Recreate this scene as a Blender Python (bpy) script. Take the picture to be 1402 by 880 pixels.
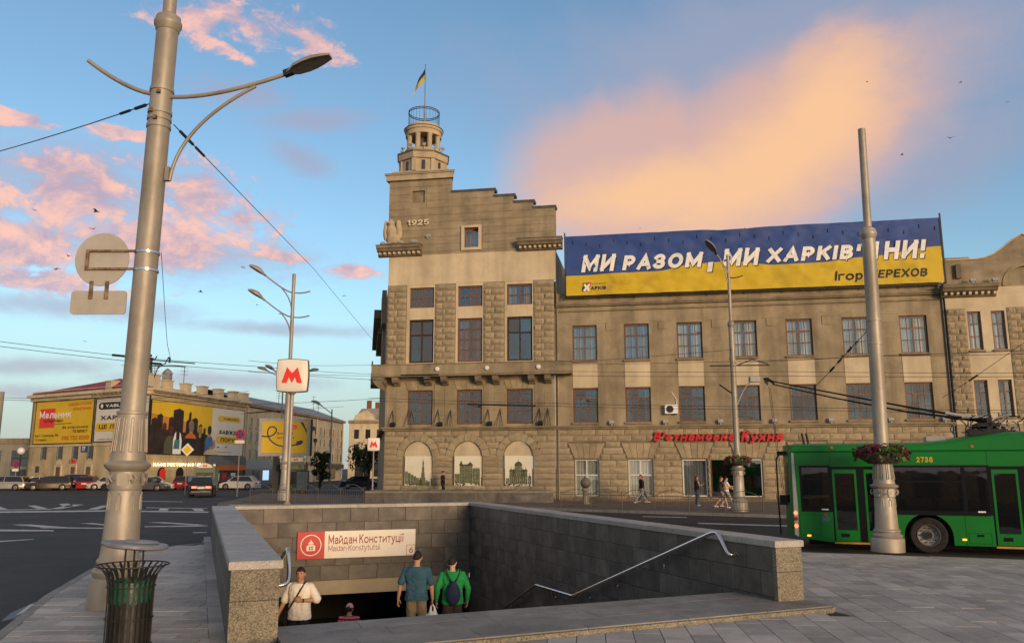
import bpy, bmesh, math, random
from mathutils import Vector, Matrix, noise as mnoise
PI = math.pi
R = math.radians
rnd = random.Random(7)
S = bpy.context.scene
for o in list(bpy.data.objects):
    bpy.data.objects.remove(o)
C = S.collection

# ------------------------------------------------------------------ camera
F_PX, PITCH, EYE = 1128.87, .1756, 2.3
cd = bpy.data.cameras.new('camera')
cam = bpy.data.objects.new('camera', cd); C.objects.link(cam)
cd.sensor_width = 36.0; cd.lens = F_PX / 1402 * 36.0
cd.clip_end = 4000; cd.clip_start = .05
cam.location = (0, 0, EYE)
cam.rotation_euler = (Matrix.Rotation(PI/2 + PITCH, 3, 'X') @ Matrix.Rotation(-.0013, 3, 'Z')).to_euler()
S.camera = cam

def at(px, py, d):
    """world point seen at a photograph pixel, at a distance d ahead of the camera"""
    X = px - 701; Y = py - 440
    x = X / F_PX; u = -Y / F_PX
    v = Vector((x, math.cos(PITCH) - u*math.sin(PITCH), math.sin(PITCH) + u*math.cos(PITCH)))
    v *= d / v.y
    return Vector((v.x, v.y, v.z + EYE))

# ------------------------------------------------------------------ light
SUN_AZ, SUN_EL = R(150), R(7)          # clockwise from +Y: low behind the camera, to the right
S.view_settings.view_transform = 'Standard'; S.view_settings.look = 'None'
S.view_settings.exposure = 0.08; S.view_settings.gamma = 1.0
S.view_settings.use_curve_mapping = False
sd = bpy.data.lights.new('sun', 'SUN'); sd.energy = 3.1; sd.angle = R(16); sd.color = (1, .69, .41)
so = bpy.data.objects.new('sun', sd); C.objects.link(so)
sdir = Vector((math.sin(SUN_AZ)*math.cos(SUN_EL), math.cos(SUN_AZ)*math.cos(SUN_EL), math.sin(SUN_EL)))
so.rotation_euler = sdir.to_track_quat('Z', 'Y').to_euler(); so.location = (0, -20, 40)

W = bpy.data.worlds.new('World'); S.world = W; W.use_nodes = True
def build_sky():
    nt = W.node_tree; N = nt.nodes; L = nt.links; N.clear()
    def nd(t, **k):
        n = N.new(t)
        for a, b in k.items(): setattr(n, a, b)
        return n
    def val(s, v):
        if isinstance(v, bpy.types.NodeSocket): L.new(v, s)
        else: s.default_value = v
    def m(op, a, b=0.0, c=0.0, clamp=False):
        n = nd('ShaderNodeMath', operation=op, use_clamp=clamp)
        val(n.inputs[0], a); val(n.inputs[1], b); val(n.inputs[2], c)
        return n.outputs[0]
    def mixc(f, a, b):
        n = nd('ShaderNodeMix', data_type='RGBA')
        val(n.inputs[0], f); val(n.inputs[6], a); val(n.inputs[7], b)
        return n.outputs[2]
    def ss(x, lo, hi):
        n = nd('ShaderNodeMapRange', interpolation_type='SMOOTHSTEP')
        val(n.inputs[0], x); n.inputs[1].default_value = lo; n.inputs[2].default_value = hi
        return n.outputs[0]
    sky = nd('ShaderNodeTexSky', sky_type='NISHITA', sun_disc=False)
    sky.sun_elevation = SUN_EL; sky.sun_rotation = SUN_AZ
    sky.air_density = 1.0; sky.dust_density = .3; sky.ozone_density = 2.2
    tc = nd('ShaderNodeTexCoord'); g = tc.outputs['Generated']
    sp = nd('ShaderNodeSeparateXYZ'); L.new(g, sp.inputs[0])
    x, y, z = sp.outputs
    az = m('ARCTAN2', x, y)                 # azimuth from straight ahead, right positive
    el = m('ARCSINE', z)
    # cloud plane coordinates (perspective-flattened towards the horizon)
    cz = m('ADD', m('MAXIMUM', z, 0.0), .16)
    cb = nd('ShaderNodeCombineXYZ'); L.new(m('DIVIDE', x, cz), cb.inputs[0]); L.new(m('DIVIDE', y, cz), cb.inputs[1])
    def nz(vec, scale, detail, rough=.55, dist=0.0, sy=1.0, off=0.0, sx=1.0):
        mp = nd('ShaderNodeMapping'); L.new(vec, mp.inputs[0])
        mp.inputs[1].default_value = (off, off*.7, off*.3); mp.inputs[3].default_value = (sx, sy, 1)
        n = nd('ShaderNodeTexNoise'); L.new(mp.outputs[0], n.inputs['Vector'])
        n.inputs['Scale'].default_value = scale; n.inputs['Detail'].default_value = detail
        n.inputs['Roughness'].default_value = rough; n.inputs['Distortion'].default_value = dist
        return n.outputs['Fac']
    ae = nd('ShaderNodeCombineXYZ'); L.new(az, ae.inputs[0]); L.new(el, ae.inputs[1])
    ae = ae.outputs[0]
    up_ = nd('ShaderNodeVectorMath', operation='ADD'); L.new(ae, up_.inputs[0]); up_.inputs[1].default_value = (.004, .016, 0); ae_up = up_.outputs[0]
    n1 = nz(ae, 11, 9, .64, .6, 1.7)          # puffs
    n2 = nz(ae, 34, 7, .62, .4, 1.6, 3.0)
    puff = m('ADD', m('MULTIPLY', m('SUBTRACT', n1, .5), 1.7), m('MULTIPLY', m('SUBTRACT', n2, .5), .8))
    soft = m('MULTIPLY', m('SUBTRACT', nz(ae, 3.6, 7, .55, .8, 1.0, 9.0), .5), 1.5)
    def blob(px, py, rx, ry, rot=0.0):
        """soft hill centred on a direction: 1 in the middle, 0 at the rim, negative beyond"""
        p = at(px, py, 10.0) - Vector((0, 0, EYE)); p.normalize()
        a0 = math.atan2(p.x, p.y); e0 = math.asin(p.z)
        da = m('SUBTRACT', az, a0); de = m('SUBTRACT', el, e0)
        c, s_ = math.cos(rot), math.sin(rot)
        u = m('DIVIDE', m('ADD', m('MULTIPLY', da, c), m('MULTIPLY', de, s_)), rx/F_PX)
        v = m('DIVIDE', m('SUBTRACT', m('MULTIPLY', de, c), m('MULTIPLY', da, s_)), ry/F_PX)
        return m('SUBTRACT', 1.0, m('SQRT', m('ADD', m('MULTIPLY', u, u), m('MULTIPLY', v, v))))
    def union(bl):
        r = bl[0]
        for b in bl[1:]: r = m('MAXIMUM', r, b)
        return r
    # the great soft glowing cloud on the right, its grey-violet skirt
    bigf = m('ADD', union([blob(1030, 225, 330, 135, .30), blob(850, 240, 200, 130, .15), blob(1120, 150, 150, 95, .7)]), m('ADD', m('MULTIPLY', soft, .40), m('MULTIPLY', puff, .12)))
    big = ss(bigf, -.05, .50)
    core = ss(m('ADD', union([blob(1050, 228, 230, 80, .40), blob(1135, 160, 120, 90, .9), blob(900, 262, 210, 55, .10)]), m('ADD', m('MULTIPLY', soft, .5), m('MULTIPLY', puff, .34))), -.15, .85)
    veil = ss(m('ADD', union([blob(1010, 75, 460, 130, .05), blob(1260, 90, 300, 150, .0), blob(1300, 215, 230, 80, .45)]), m('ADD', m('MULTIPLY', soft, .7), m('MULTIPLY', puff, .25))), -.15, .8)
    # salmon puffs on the left
    pk = union([blob(350, 38, 150, 42, -.1), blob(270, 25, 90, 30), blob(430, 62, 70, 26, -.25), blob(300, 62, 60, 16, -.2),
                blob(100, 265, 130, 55, -.1), blob(280, 275, 110, 55, -.15), blob(200, 330, 190, 55, .1), blob(30, 335, 110, 42),
                blob(60, 225, 60, 20), blob(330, 300, 70, 40), blob(485, 371, 60, 15, -.05), blob(20, 160, 70, 12), blob(390, 352, 50, 10, -.1),
                blob(60, 385, 130, 24), blob(160, 180, 60, 12)])
    puff_up = m('ADD', m('MULTIPLY', m('SUBTRACT', nz(ae_up, 11, 9, .64, .6, 1.7), .5), 1.7), m('MULTIPLY', m('SUBTRACT', nz(ae_up, 34, 7, .62, .4, 1.6, 3.0), .5), .8))
    lit = ss(m('SUBTRACT', puff, puff_up), -.30, .35)
    pinkf = m('ADD', pk, m('MULTIPLY', puff, 1.5))
    pink = ss(pinkf, .12, .62)
    # lit upper edges: the density a little lower down compared with here
    gv = union([blob(90, 255, 230, 80), blob(230, 345, 260, 50), blob(410, 215, 70, 28, -.3), blob(430, 165, 110, 24, .1), blob(60, 500, 130, 16, .05),
                blob(100, 420, 190, 22), blob(330, 130, 90, 26), blob(380, 450, 190, 14), blob(300, 520, 200, 16), blob(130, 540, 200, 14)])
    greyf = m('ADD', gv, m('MULTIPLY', puff, .6))
    grey = ss(greyf, -.05, .9)
    # the rest of the heaven: unseen clouds, thickened to warm the light below
    rest = ss(m('ADD', nz(cb.outputs[0], .9, 7, .58, .6), m('MULTIPLY', m('SUBTRACT', n2, .5), .12)), .38, .62)
    ahead = ss(m('ABSOLUTE', az), .60, .85)
    over = ss(el, .72, .9)
    rest = m('MULTIPLY', rest, m('MAXIMUM', ahead, over))
    base = nd('ShaderNodeMix', data_type='RGBA', blend_type='MULTIPLY'); base.inputs[0].default_value = 1
    L.new(sky.outputs[0], base.inputs[6]); base.inputs[7].default_value = SKY_TINT
    col = base.outputs[2]
    lowv = m('SUBTRACT', 1.0, ss(el, .0, .22))
    col = mixc(m('MULTIPLY', lowv, .85), col, (2.35, 2.8, 3.25, 1))
    col = mixc(m('MULTIPLY', rest, .8), col, (3.5, 2.75, 2.45, 1))
    col = mixc(m('MULTIPLY', veil, .80), col, (2.20, 2.40, 3.27, 1))
    skirt = (4.6, 2.85, 2.45, 1)
    col = mixc(m('MULTIPLY', big, .88), col, skirt)
    col = mixc(m('MULTIPLY', core, .85), col, (6.3, 3.75, 2.0, 1))
    col = mixc(m('MULTIPLY', grey, .62), col, (2.60, 2.47, 3.27, 1))
    pcol = mixc(m('MULTIPLY', lit, ss(pinkf, .0, .55)), (3.3, 2.55, 3.25, 1), (6.6, 3.75, 2.95, 1))
    col = mixc(m('MULTIPLY', pink, .90), col, pcol)
    bg = nd('ShaderNodeBackground'); L.new(col, bg.inputs[0]); bg.inputs[1].default_value = SKY_STRENGTH
    out = nd('ShaderNodeOutputWorld'); L.new(bg.outputs[0], out.inputs[0])
SKY_STRENGTH = .15
SKY_TINT = (1.55, 1.58, 1.56, 1)
build_sky()

# ------------------------------------------------------------------ mesh helpers
class MB:
    def __init__(s): s.v = []; s.f = []; s.m = []
    def add(s, vs, fs, mat=0, M=None):
        b = len(s.v)
        for p in vs:
            p = Vector(p)
            s.v.append(tuple(M @ p) if M is not None else tuple(p))
        for f in fs: s.f.append(tuple(b + i for i in f)); s.m.append(mat)
        return s
    def box(s, x0, x1, y0, y1, z0, z1, mat=0, M=None):
        return s.add([(x0,y0,z0),(x1,y0,z0),(x1,y1,z0),(x0,y1,z0),(x0,y0,z1),(x1,y0,z1),(x1,y1,z1),(x0,y1,z1)],
              [(0,3,2,1),(4,5,6,7),(0,1,5,4),(1,2,6,5),(2,3,7,6),(3,0,4,7)], mat, M)
    def prism(s, pts, a, b, axis='y', mat=0, M=None):
        """closed outline (2D) extruded between a and b: axis y takes (x,z) points, z takes (x,y), x takes (y,z)"""
        n = len(pts)
        def P(p, t): return (p[0], t, p[1]) if axis == 'y' else ((p[0], p[1], t) if axis == 'z' else (t, p[0], p[1]))
        vs = [P(p, a) for p in pts] + [P(p, b) for p in pts]
        fs = [(i, (i+1) % n, n+(i+1) % n, n+i) for i in range(n)] + [tuple(range(n))[::-1], tuple(range(n, 2*n))]
        return s.add(vs, fs, mat, M)
    def tube(s, pts, r, n=8, mat=0, cap=True, M=None, flat=1.0):
        pts = [Vector(p) for p in pts]; k = len(pts)
        rs = r if isinstance(r, (list, tuple)) else [r]*k
        vs = []; fs = []
        t0 = (pts[1]-pts[0]).normalized()
        up = Vector((0,0,1)) if abs(t0.z) < .9 else Vector((0,1,0))
        for i, p in enumerate(pts):
            t = (pts[min(i+1,k-1)] - pts[max(i-1,0)]).normalized()
            a = up - t*up.dot(t)
            if a.length < 1e-4: a = Vector((1,0,0)) - t*t.x
            a.normalize(); b = t.cross(a); up = a
            for j in range(n):
                w = 2*PI*(j+.5)/n
                vs.append(p + a*math.cos(w)*rs[i]*flat + b*math.sin(w)*rs[i])
        for i in range(k-1):
            for j in range(n):
                fs.append((i*n+j, i*n+(j+1)%n, (i+1)*n+(j+1)%n, (i+1)*n+j))
        if cap: fs.append(tuple(range(n))[::-1]); fs.append(tuple(range((k-1)*n, k*n)))
        return s.add(vs, fs, mat, M)
    def lathe(s, prof, n=24, c=(0,0,0), mat=0, cap=True, M=None, sx=1.0, sy=1.0):
        vs = []; fs = []; k = len(prof)
        for r, z in prof:
            for j in range(n):
                w = 2*PI*j/n
                vs.append((c[0]+r*math.cos(w)*sx, c[1]+r*math.sin(w)*sy, c[2]+z))
        for i in range(k-1):
            for j in range(n): fs.append((i*n+j, i*n+(j+1)%n, (i+1)*n+(j+1)%n, (i+1)*n+j))
        if cap: fs.append(tuple(range(n))[::-1]); fs.append(tuple(range((k-1)*n, k*n)))
        return s.add(vs, fs, mat, M)
    def ball(s, c, rx, ry=None, rz=None, nu=12, nv=8, mat=0, M=None, fn=None):
        ry = rx if ry is None else ry; rz = rx if rz is None else rz
        vs = [(0,0,-1)]; fs = []
        for i in range(1, nv):
            t = -PI/2 + PI*i/nv
            for j in range(nu): w = 2*PI*j/nu; vs.append((math.cos(t)*math.cos(w), math.cos(t)*math.sin(w), math.sin(t)))
        vs.append((0,0,1)); L_ = len(vs)-1
        for j in range(nu): fs.append((0, 1+(j+1)%nu, 1+j)); fs.append((L_, L_-nu+j, L_-nu+(j+1)%nu))
        for i in range(nv-2):
            for j in range(nu): a = 1+i*nu; fs.append((a+j, a+(j+1)%nu, a+nu+(j+1)%nu, a+nu+j))
        out = []
        for p in vs:
            p = Vector(p)
            if fn: p = fn(p)
            out.append((c[0]+p.x*rx, c[1]+p.y*ry, c[2]+p.z*rz))
        return s.add(out, fs, mat, M)
    def mesh(s, name, mats, smooth=None):
        me = bpy.data.meshes.new(name); me.from_pydata(s.v, [], s.f)
        for m_ in (mats if isinstance(mats, (list, tuple)) else [mats]): me.materials.append(m_)
        me.polygons.foreach_set('material_index', s.m)
        if smooth is not None:
            me.polygons.foreach_set('use_smooth', [True]*len(me.polygons))
            me.set_sharp_from_angle(angle=R(smooth))
        me.update(); return me
    def build(s, name, mats, parent=None, smooth=None, loc=None, rot=None):
        return link(name, s.mesh(name, mats, smooth), parent, loc, rot)

def link(name, me, parent=None, loc=None, rot=None, scale=None):
    o = bpy.data.objects.new(name, me); C.objects.link(o)
    if parent is not None: o.parent = parent
    if loc is not None: o.location = loc
    if rot is not None: o.rotation_euler = rot
    if scale is not None: o.scale = scale
    return o
def tag(o, label, cat, group=None, kind=None):
    o['label'] = label; o['category'] = cat
    if group: o['group'] = group
    if kind: o['kind'] = kind
    return o
def thing(name, label, cat, loc=(0,0,0), rz=0.0, group=None):
    o = bpy.data.objects.new(name, None); C.objects.link(o); o.empty_display_size = .3
    o.location = loc; o.rotation_euler = (0, 0, rz)
    return tag(o, label, cat, group)
def struct(o): o['kind'] = 'structure'; return o
def stuff(o): o['kind'] = 'stuff'; return o
def copy_tree(o, parent=None):
    c = o.copy(); C.objects.link(c)
    if parent is not None: c.parent = parent
    for ch in list(o.children): copy_tree(ch, c)
    return c
def place(o, loc, rz=0.0, label=None, group=None):
    o.location = loc; o.rotation_euler = (0, 0, rz)
    if label: o['label'] = label
    if group: o['group'] = group
    return o

# ------------------------------------------------------------------ materials
def hexc(h):
    h = h.lstrip('#'); c = [int(h[i:i+2], 16)/255 for i in (0, 2, 4)]
    return tuple(x/12.92 if x <= .04045 else ((x+.055)/1.055)**2.4 for x in c)
def mat(name, col, rough=.8, metal=0.0, var=.18, scale=3.0, bump=.0, bscale=60.0, col2=None, rand=.0, stretch=(1,1,1), thr=None,
        spec=.4, speck=None, streak=0.0, world=False, fine=0.0, coat=0.0, stain=0.0):
    m = bpy.data.materials.new(name); m.use_nodes = True; nt = m.node_tree; N = nt.nodes; L = nt.links
    b = N['Principled BSDF']; b.inputs['Roughness'].default_value = rough; b.inputs['Metallic'].default_value = metal
    b.inputs['Specular IOR Level'].default_value = spec; b.inputs['Coat Weight'].default_value = coat
    tc = N.new('ShaderNodeTexCoord'); src = tc.outputs['Object']
    if world:
        ge = N.new('ShaderNodeNewGeometry'); src = ge.outputs['Position']
    oi = N.new('ShaderNodeObjectInfo')
    if rand:
        sh = N.new('ShaderNodeVectorMath'); sh.operation = 'SCALE'; L.new(oi.outputs['Random'], sh.inputs['Scale']); sh.inputs[0].default_value = (37, 53, 71)
        ad = N.new('ShaderNodeVectorMath'); L.new(src, ad.inputs[0]); L.new(sh.outputs[0], ad.inputs[1]); src = ad.outputs[0]
    mp = N.new('ShaderNodeMapping'); L.new(src, mp.inputs[0]); mp.inputs[3].default_value = stretch
    def noise(sc, det=6, ro=.6, vec=None):
        n = N.new('ShaderNodeTexNoise'); L.new(vec or mp.outputs[0], n.inputs['Vector'])
        n.inputs['Scale'].default_value = sc; n.inputs['Detail'].default_value = det; n.inputs['Roughness'].default_value = ro
        return n.outputs['Fac']
    def rng(x, a, b_, lo=0.0, hi=1.0):
        r = N.new('ShaderNodeMapRange'); L.new(x, r.inputs[0]); r.inputs[1].default_value = a; r.inputs[2].default_value = b_
        r.inputs[3].default_value = lo; r.inputs[4].default_value = hi; return r.outputs[0]
    def mul(c_, f):
        x = N.new('ShaderNodeMix'); x.data_type = 'RGBA'; x.blend_type = 'MULTIPLY'; x.inputs[0].default_value = 1
        L.new(c_, x.inputs[6]); L.new(f, x.inputs[7]); return x.outputs[2]
    n1 = noise(scale)
    mx = N.new('ShaderNodeMix'); mx.data_type = 'RGBA'
    c1 = tuple(col[:3]) + (1,); c2 = (tuple(col2[:3]) if col2 else tuple(x*(1-var*1.6) for x in col[:3])) + (1,)
    if not col2: c1 = tuple(x*(1+var*.7) for x in col[:3]) + (1,)
    mx.inputs[6].default_value = c1; mx.inputs[7].default_value = c2
    t = thr or (.3, .7)
    L.new(rng(n1, t[0], t[1]), mx.inputs[0])
    out = mx.outputs[2]
    if speck:                                   # mineral grains: (scale, dark, light)
        vo = N.new('ShaderNodeTexVoronoi'); vo.inputs['Scale'].default_value = speck[0]; L.new(src, vo.inputs['Vector'])
        sx = N.new('ShaderNodeSeparateColor'); L.new(vo.outputs['Color'], sx.inputs[0])
        out = mul(out, rng(sx.outputs[0], 0, 1, speck[1], speck[2]))
    if fine: out = mul(out, rng(noise(scale*14, 4, .7), .25, .75, 1-fine, 1+fine))
    if streak:                                  # rain streaks and soot running down
        mp2 = N.new('ShaderNodeMapping'); L.new(src, mp2.inputs[0]); mp2.inputs[3].default_value = (1.3, 1.3, .12)
        s_ = noise(.9, 5, .6, mp2.outputs[0]); out = mul(out, rng(s_, .42, .72, 1.05, 1-streak))
        p_ = noise(.35, 5, .6, src); out = mul(out, rng(p_, .35, .7, 1.06, 1-streak*.8))
        q_ = noise(.62, 3, .5, src); out = mul(out, rng(q_, .575, .60, 1.0, 1-streak*.35))
    if stain:                                   # spills, gum and tramped dirt, lying across the joints
        ge2 = N.new('ShaderNodeNewGeometry'); gp_ = ge2.outputs['Position']
        out = mul(out, rng(noise(.55, 6, .65, gp_), .38, .66, 1+stain*.35, 1-stain))
        out = mul(out, rng(noise(2.6, 5, .7, gp_), .55, .72, 1.0, 1-stain*.8))
        v_ = N.new('ShaderNodeTexVoronoi'); v_.inputs['Scale'].default_value = 2.3; L.new(gp_, v_.inputs['Vector'])
        out = mul(out, rng(v_.outputs['Distance'], .035, .06, 1-stain*1.2, 1.0))
    if rand: out = mul(out, rng(oi.outputs['Random'], 0, 1, 1-rand, 1+rand))
    L.new(out, b.inputs['Base Color'])
    if bump:
        bp = N.new('ShaderNodeBump'); bp.inputs['Strength'].default_value = bump; bp.inputs['Distance'].default_value = .02
        L.new(noise(bscale, 5, .65), bp.inputs['Height']); L.new(bp.outputs[0], b.inputs['Normal'])
    rr = N.new('ShaderNodeMapRange'); L.new(n1, rr.inputs[0]); rr.inputs[3].default_value = max(0, rough-.08); rr.inputs[4].default_value = min(1, rough+.08)
    L.new(rr.outputs[0], b.inputs['Roughness'])
    return m
def emit(name, col, s):
    m = bpy.data.materials.new(name); m.use_nodes = True; b = m.node_tree.nodes['Principled BSDF']
    b.inputs['Base Color'].default_value = tuple(x*.5 for x in col) + (1,); b.inputs['Emission Color'].default_value = tuple(col) + (1,); b.inputs['Emission Strength'].default_value = s
    return m
def glass(name, tint=(.75,.8,.82), amount=.8, rough=.02):
    """window glass: a clear sheet that mirrors at grazing angles"""
    m = bpy.data.materials.new(name); m.use_nodes = True; N = m.node_tree.nodes; L = m.node_tree.links; N.clear()
    t = N.new('ShaderNodeBsdfTransparent'); t.inputs[0].default_value = tuple(tint) + (1,)
    g = N.new('ShaderNodeBsdfGlossy'); g.inputs['Roughness'].default_value = rough; g.inputs['Color'].default_value = (1,1,1,1)
    fr = N.new('ShaderNodeFresnel'); fr.inputs[0].default_value = 1.5
    ma = N.new('ShaderNodeMath'); ma.operation = 'MULTIPLY_ADD'; L.new(fr.outputs[0], ma.inputs[0]); ma.inputs[1].default_value = 1.3; ma.inputs[2].default_value = 1-amount
    ma.use_clamp = True
    mx = N.new('ShaderNodeMixShader'); L.new(ma.outputs[0], mx.inputs[0]); L.new(t.outputs[0], mx.inputs[1]); L.new(g.outputs[0], mx.inputs[2])
    nz = N.new('ShaderNodeTexNoise'); nz.inputs['Scale'].default_value = 1.2
    tc = N.new('ShaderNodeTexCoord'); L.new(tc.outputs['Object'], nz.inputs['Vector'])
    bp = N.new('ShaderNodeBump'); bp.inputs['Strength'].default_value = .06; bp.inputs['Distance'].default_value = .05
    L.new(nz.outputs['Fac'], bp.inputs['Height']); L.new(bp.outputs[0], g.inputs['Normal'])
    o = N.new('ShaderNodeOutputMaterial'); L.new(mx.outputs[0], o.inputs[0]); return m

M = {}
M['plaster'] = mat('grey brown render', (.335,.270,.172), .9, scale=1.1, var=.12, bump=.25, bscale=30, streak=.36, fine=.10)
M['plaster_tower'] = mat('banded tower render', (.325,.262,.170), .9, scale=1.4, var=.14, bump=.4, bscale=22, streak=.32, fine=.12, stretch=(.5,1,1.6))
M['pale'] = mat('pale ochre render', (.55,.455,.305), .88, scale=.9, var=.08, bump=.1, bscale=40, streak=.18)
M['drum'] = mat('buff stone render', (.48,.39,.26), .88, scale=1.2, var=.10, bump=.12, bscale=30, streak=.22)
M['stone'] = mat('rough hewn facing stone', (.33,.265,.168), .95, scale=2.2, var=.16, bump=.7, bscale=9, rand=.13, fine=.14)
M['joint'] = mat('recessed mortar', (.20,.15,.10), .95, scale=2, var=.2, streak=.25)
M['cornice'] = mat('weathered cornice stone', (.27,.215,.14), .92, scale=1.5, var=.2, bump=.3, bscale=20, streak=.35)
M['lead'] = mat('sheet metal flashing', (.17,.15,.13), .5, .6, scale=2, var=.25)
M['brown_wood'] = mat('brown painted window wood', (.17,.082,.046), .55, scale=8, var=.25, rand=.12)
M['dark_wood'] = mat('dark window frame', (.045,.024,.016), .5, scale=8, var=.2)
M['white_frame'] = mat('white window frame', (.62,.60,.56), .45, scale=6, var=.08)
M['glass'] = glass('window glass', (.93,.95,.95), .87)
M['glass_dark'] = glass('dim window glass', (.60,.61,.61), .89)
M['glass_mirror'] = glass('mirror like glazing', (.25,.27,.3), .80)
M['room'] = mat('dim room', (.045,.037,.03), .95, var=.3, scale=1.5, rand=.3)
M['curtain'] = mat('pale curtain', (.74,.72,.60), .9, var=.12, scale=3, stretch=(6,1,.6), rand=.08)
M['blind'] = mat('grey blue blind', (.30,.31,.31), .9, var=.15, scale=2, stretch=(4,1,1), rand=.1)
M['curtain_red'] = mat('reddish brown curtain', (.22,.10,.06), .9, var=.25, scale=3, stretch=(6,1,.6))
M['granite'] = mat('brown grey polished granite', (.150,.128,.100), .6, scale=1.6, var=.30, rand=.09, bump=.1, bscale=50, speck=(150,.75,1.25), streak=.3, spec=.5, stain=.28)
M['granite_dark'] = mat('dark grey granite', (.155,.134,.112), .6, scale=2.0, var=.30, rand=.10, bump=.12, bscale=50, speck=(150,.75,1.25), streak=.35, spec=.5, stain=.25)
M['granite_cap'] = mat('light grey granite coping', (.42,.385,.34), .6, scale=5, var=.10, rand=.07, bump=.1, bscale=80, speck=(140,.62,1.3), stain=.2)
M['granite_tan'] = mat('flamed speckled granite', (.25,.215,.155), .8, scale=6, var=.12, rand=.05, bump=.5, bscale=70, speck=(75,.45,1.38), stain=.2)
M['granite_step'] = mat('grey granite step slab', (.27,.245,.21), .62, scale=2.2, var=.2, rand=.09, bump=.12, bscale=60, speck=(130,.75,1.25), fine=.08, stain=.25)
M['lintel'] = mat('beige lintel panel', (.42,.34,.22), .8, scale=1, var=.1)
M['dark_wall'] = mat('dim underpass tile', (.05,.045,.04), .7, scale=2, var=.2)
M['signwhite'] = mat('white sign face', (.74,.68,.58), .45, scale=2, var=.04)
M['drum2'] = mat('pale date numerals', (.66,.56,.40), .8, scale=2, var=.06)
M['flagblue'] = mat('deep blue flag cloth', (.012,.022,.12), .8, scale=2, var=.1)
M['orange'] = mat('orange print', (.55,.12,.015), .5, scale=3, var=.08)
M['navyblue'] = mat('blue enamel plate', (.012,.05,.22), .4, scale=3, var=.05)
M['dusk'] = mat('orange dusk print', (.50,.20,.03), .7, scale=.4, var=.15)
M['inkbrown'] = mat('brown black print', (.035,.018,.012), .7, scale=.8, var=.4)
M['auburn'] = mat('auburn print', (.09,.03,.015), .7, scale=1, var=.3)
M['greyhair'] = mat('grey hair print', (.20,.17,.14), .7, scale=1, var=.3)
M['blond'] = mat('blond print', (.30,.19,.07), .7, scale=1, var=.3)
M['teal'] = mat('teal print', (.05,.17,.20), .7, scale=1, var=.2)
M['bluecloth'] = mat('blue shirt print', (.06,.15,.33), .7, scale=1, var=.2)
M['greywall'] = mat('grey facade panel', (.23,.21,.175), .85, scale=.6, var=.1, streak=.2)
M['screen_dim'] = mat('grey blue office glass', (.07,.095,.105), .12, scale=.5, var=.3, rand=.3, spec=.7)
M['kiosk_green'] = mat('grey green kiosk', (.16,.19,.12), .6, scale=1, var=.12)
M['paving'] = mat('grey granite paving', (.45,.405,.345), .68, scale=1.2, var=.16, rand=.17, bump=.15, bscale=50, fine=.10, world=False, speck=(120,.85,1.12), spec=.45, stain=.26)
M['paving_joint'] = mat('dark paving joint', (.045,.042,.04), .95, scale=6, var=.3)
M['kerb'] = mat('granite kerb', (.27,.245,.215), .75, scale=4, var=.15, speck=(120,.75,1.2), rand=.08)
M['asphalt'] = mat('worn asphalt', (.046,.041,.036), .82, scale=.25, var=.22, bump=.3, bscale=60, fine=.18, speck=(60,.75,1.25), spec=.35, stain=.22)
M['oil'] = mat('dark patched asphalt', (.03,.029,.028), .45, scale=1, var=.3)
M['water'] = mat('puddle', (.02,.02,.022), .22, scale=1, var=.1, spec=.6)
M['paint'] = mat('worn white road paint', (.62,.60,.55), .75, scale=3, var=.2, col2=(.22,.21,.19), thr=(.42,.75), fine=.1)
M['sidewalk'] = mat('brown grey sidewalk tiles', (.155,.125,.10), .9, scale=.8, var=.2, bump=.2, bscale=30, fine=.15)
M['dirt'] = mat('dry brown verge earth', (.16,.115,.065), 1, scale=2, var=.3, bump=.8, bscale=20, fine=.3)
M['pole'] = mat('silver painted pole', (.37,.33,.27), .52, .30, scale=2.0, var=.16, bump=.08, bscale=26, stretch=(1,1,.25), fine=.06, stain=.22, col2=(.22,.18,.13), thr=(.42,.8))
M['pole_far'] = mat('dull silver pole', (.33,.31,.28), .5, .4, scale=3, var=.2)
M['steel'] = mat('polished steel rail', (.72,.70,.68), .18, 1.0, scale=12, var=.08)
M['iron'] = mat('dark iron', (.030,.028,.027), .5, .3, scale=10, var=.3)
M['lid'] = mat('grey cast lid', (.22,.22,.24), .45, .2, scale=8, var=.15)
M['bag'] = mat('green bin bag', (.012,.10,.055), .35, scale=6, var=.4, bump=.5, bscale=14)
M['liner'] = mat('dark bin liner', (.022,.018,.015), .6, scale=6, var=.4)
M['rust'] = mat('rusted bracket', (.12,.065,.035), .9, scale=9, var=.5, col2=(.30,.24,.17), thr=(.4,.7))
M['signback'] = mat('grey back of road sign', (.46,.42,.36), .6, .2, scale=3, var=.1)
M['black'] = mat('black rubber', (.014,.014,.015), .6, scale=10, var=.2)
M['wire'] = mat('black cable', (.012,.012,.014), .6, scale=10, var=.1)
M['white'] = mat('white panel', (.78,.76,.72), .5, scale=3, var=.05)
M['cream'] = mat('aged cream panel', (.70,.66,.50), .6, scale=1.5, var=.06)
M['printgreen'] = mat('dark green print', (.085,.095,.045), .7, scale=5, var=.3)
M['printmid'] = mat('mid green print', (.23,.235,.135), .7, scale=3, var=.35)
M['red'] = mat('sign red', (.50,.012,.014), .45, scale=3, var=.08)
M['dred'] = mat('dark red lettering', (.28,.015,.02), .5, scale=4, var=.05)
M['mred'] = mat('bright red emblem', (.72,.022,.012), .4, scale=3, var=.05)
M['letters_red'] = mat('red channel letters', (.55,.010,.015), .4, scale=3, var=.1)
M['blue'] = mat('banner blue', (.027,.066,.245), .6, scale=.6, var=.16, stretch=(.6,1,1), fine=.06)
M['yellow'] = mat('banner yellow', (.56,.39,.010), .6, scale=.6, var=.08, col2=(.30,.20,.02), thr=(.50,.85))
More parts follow.
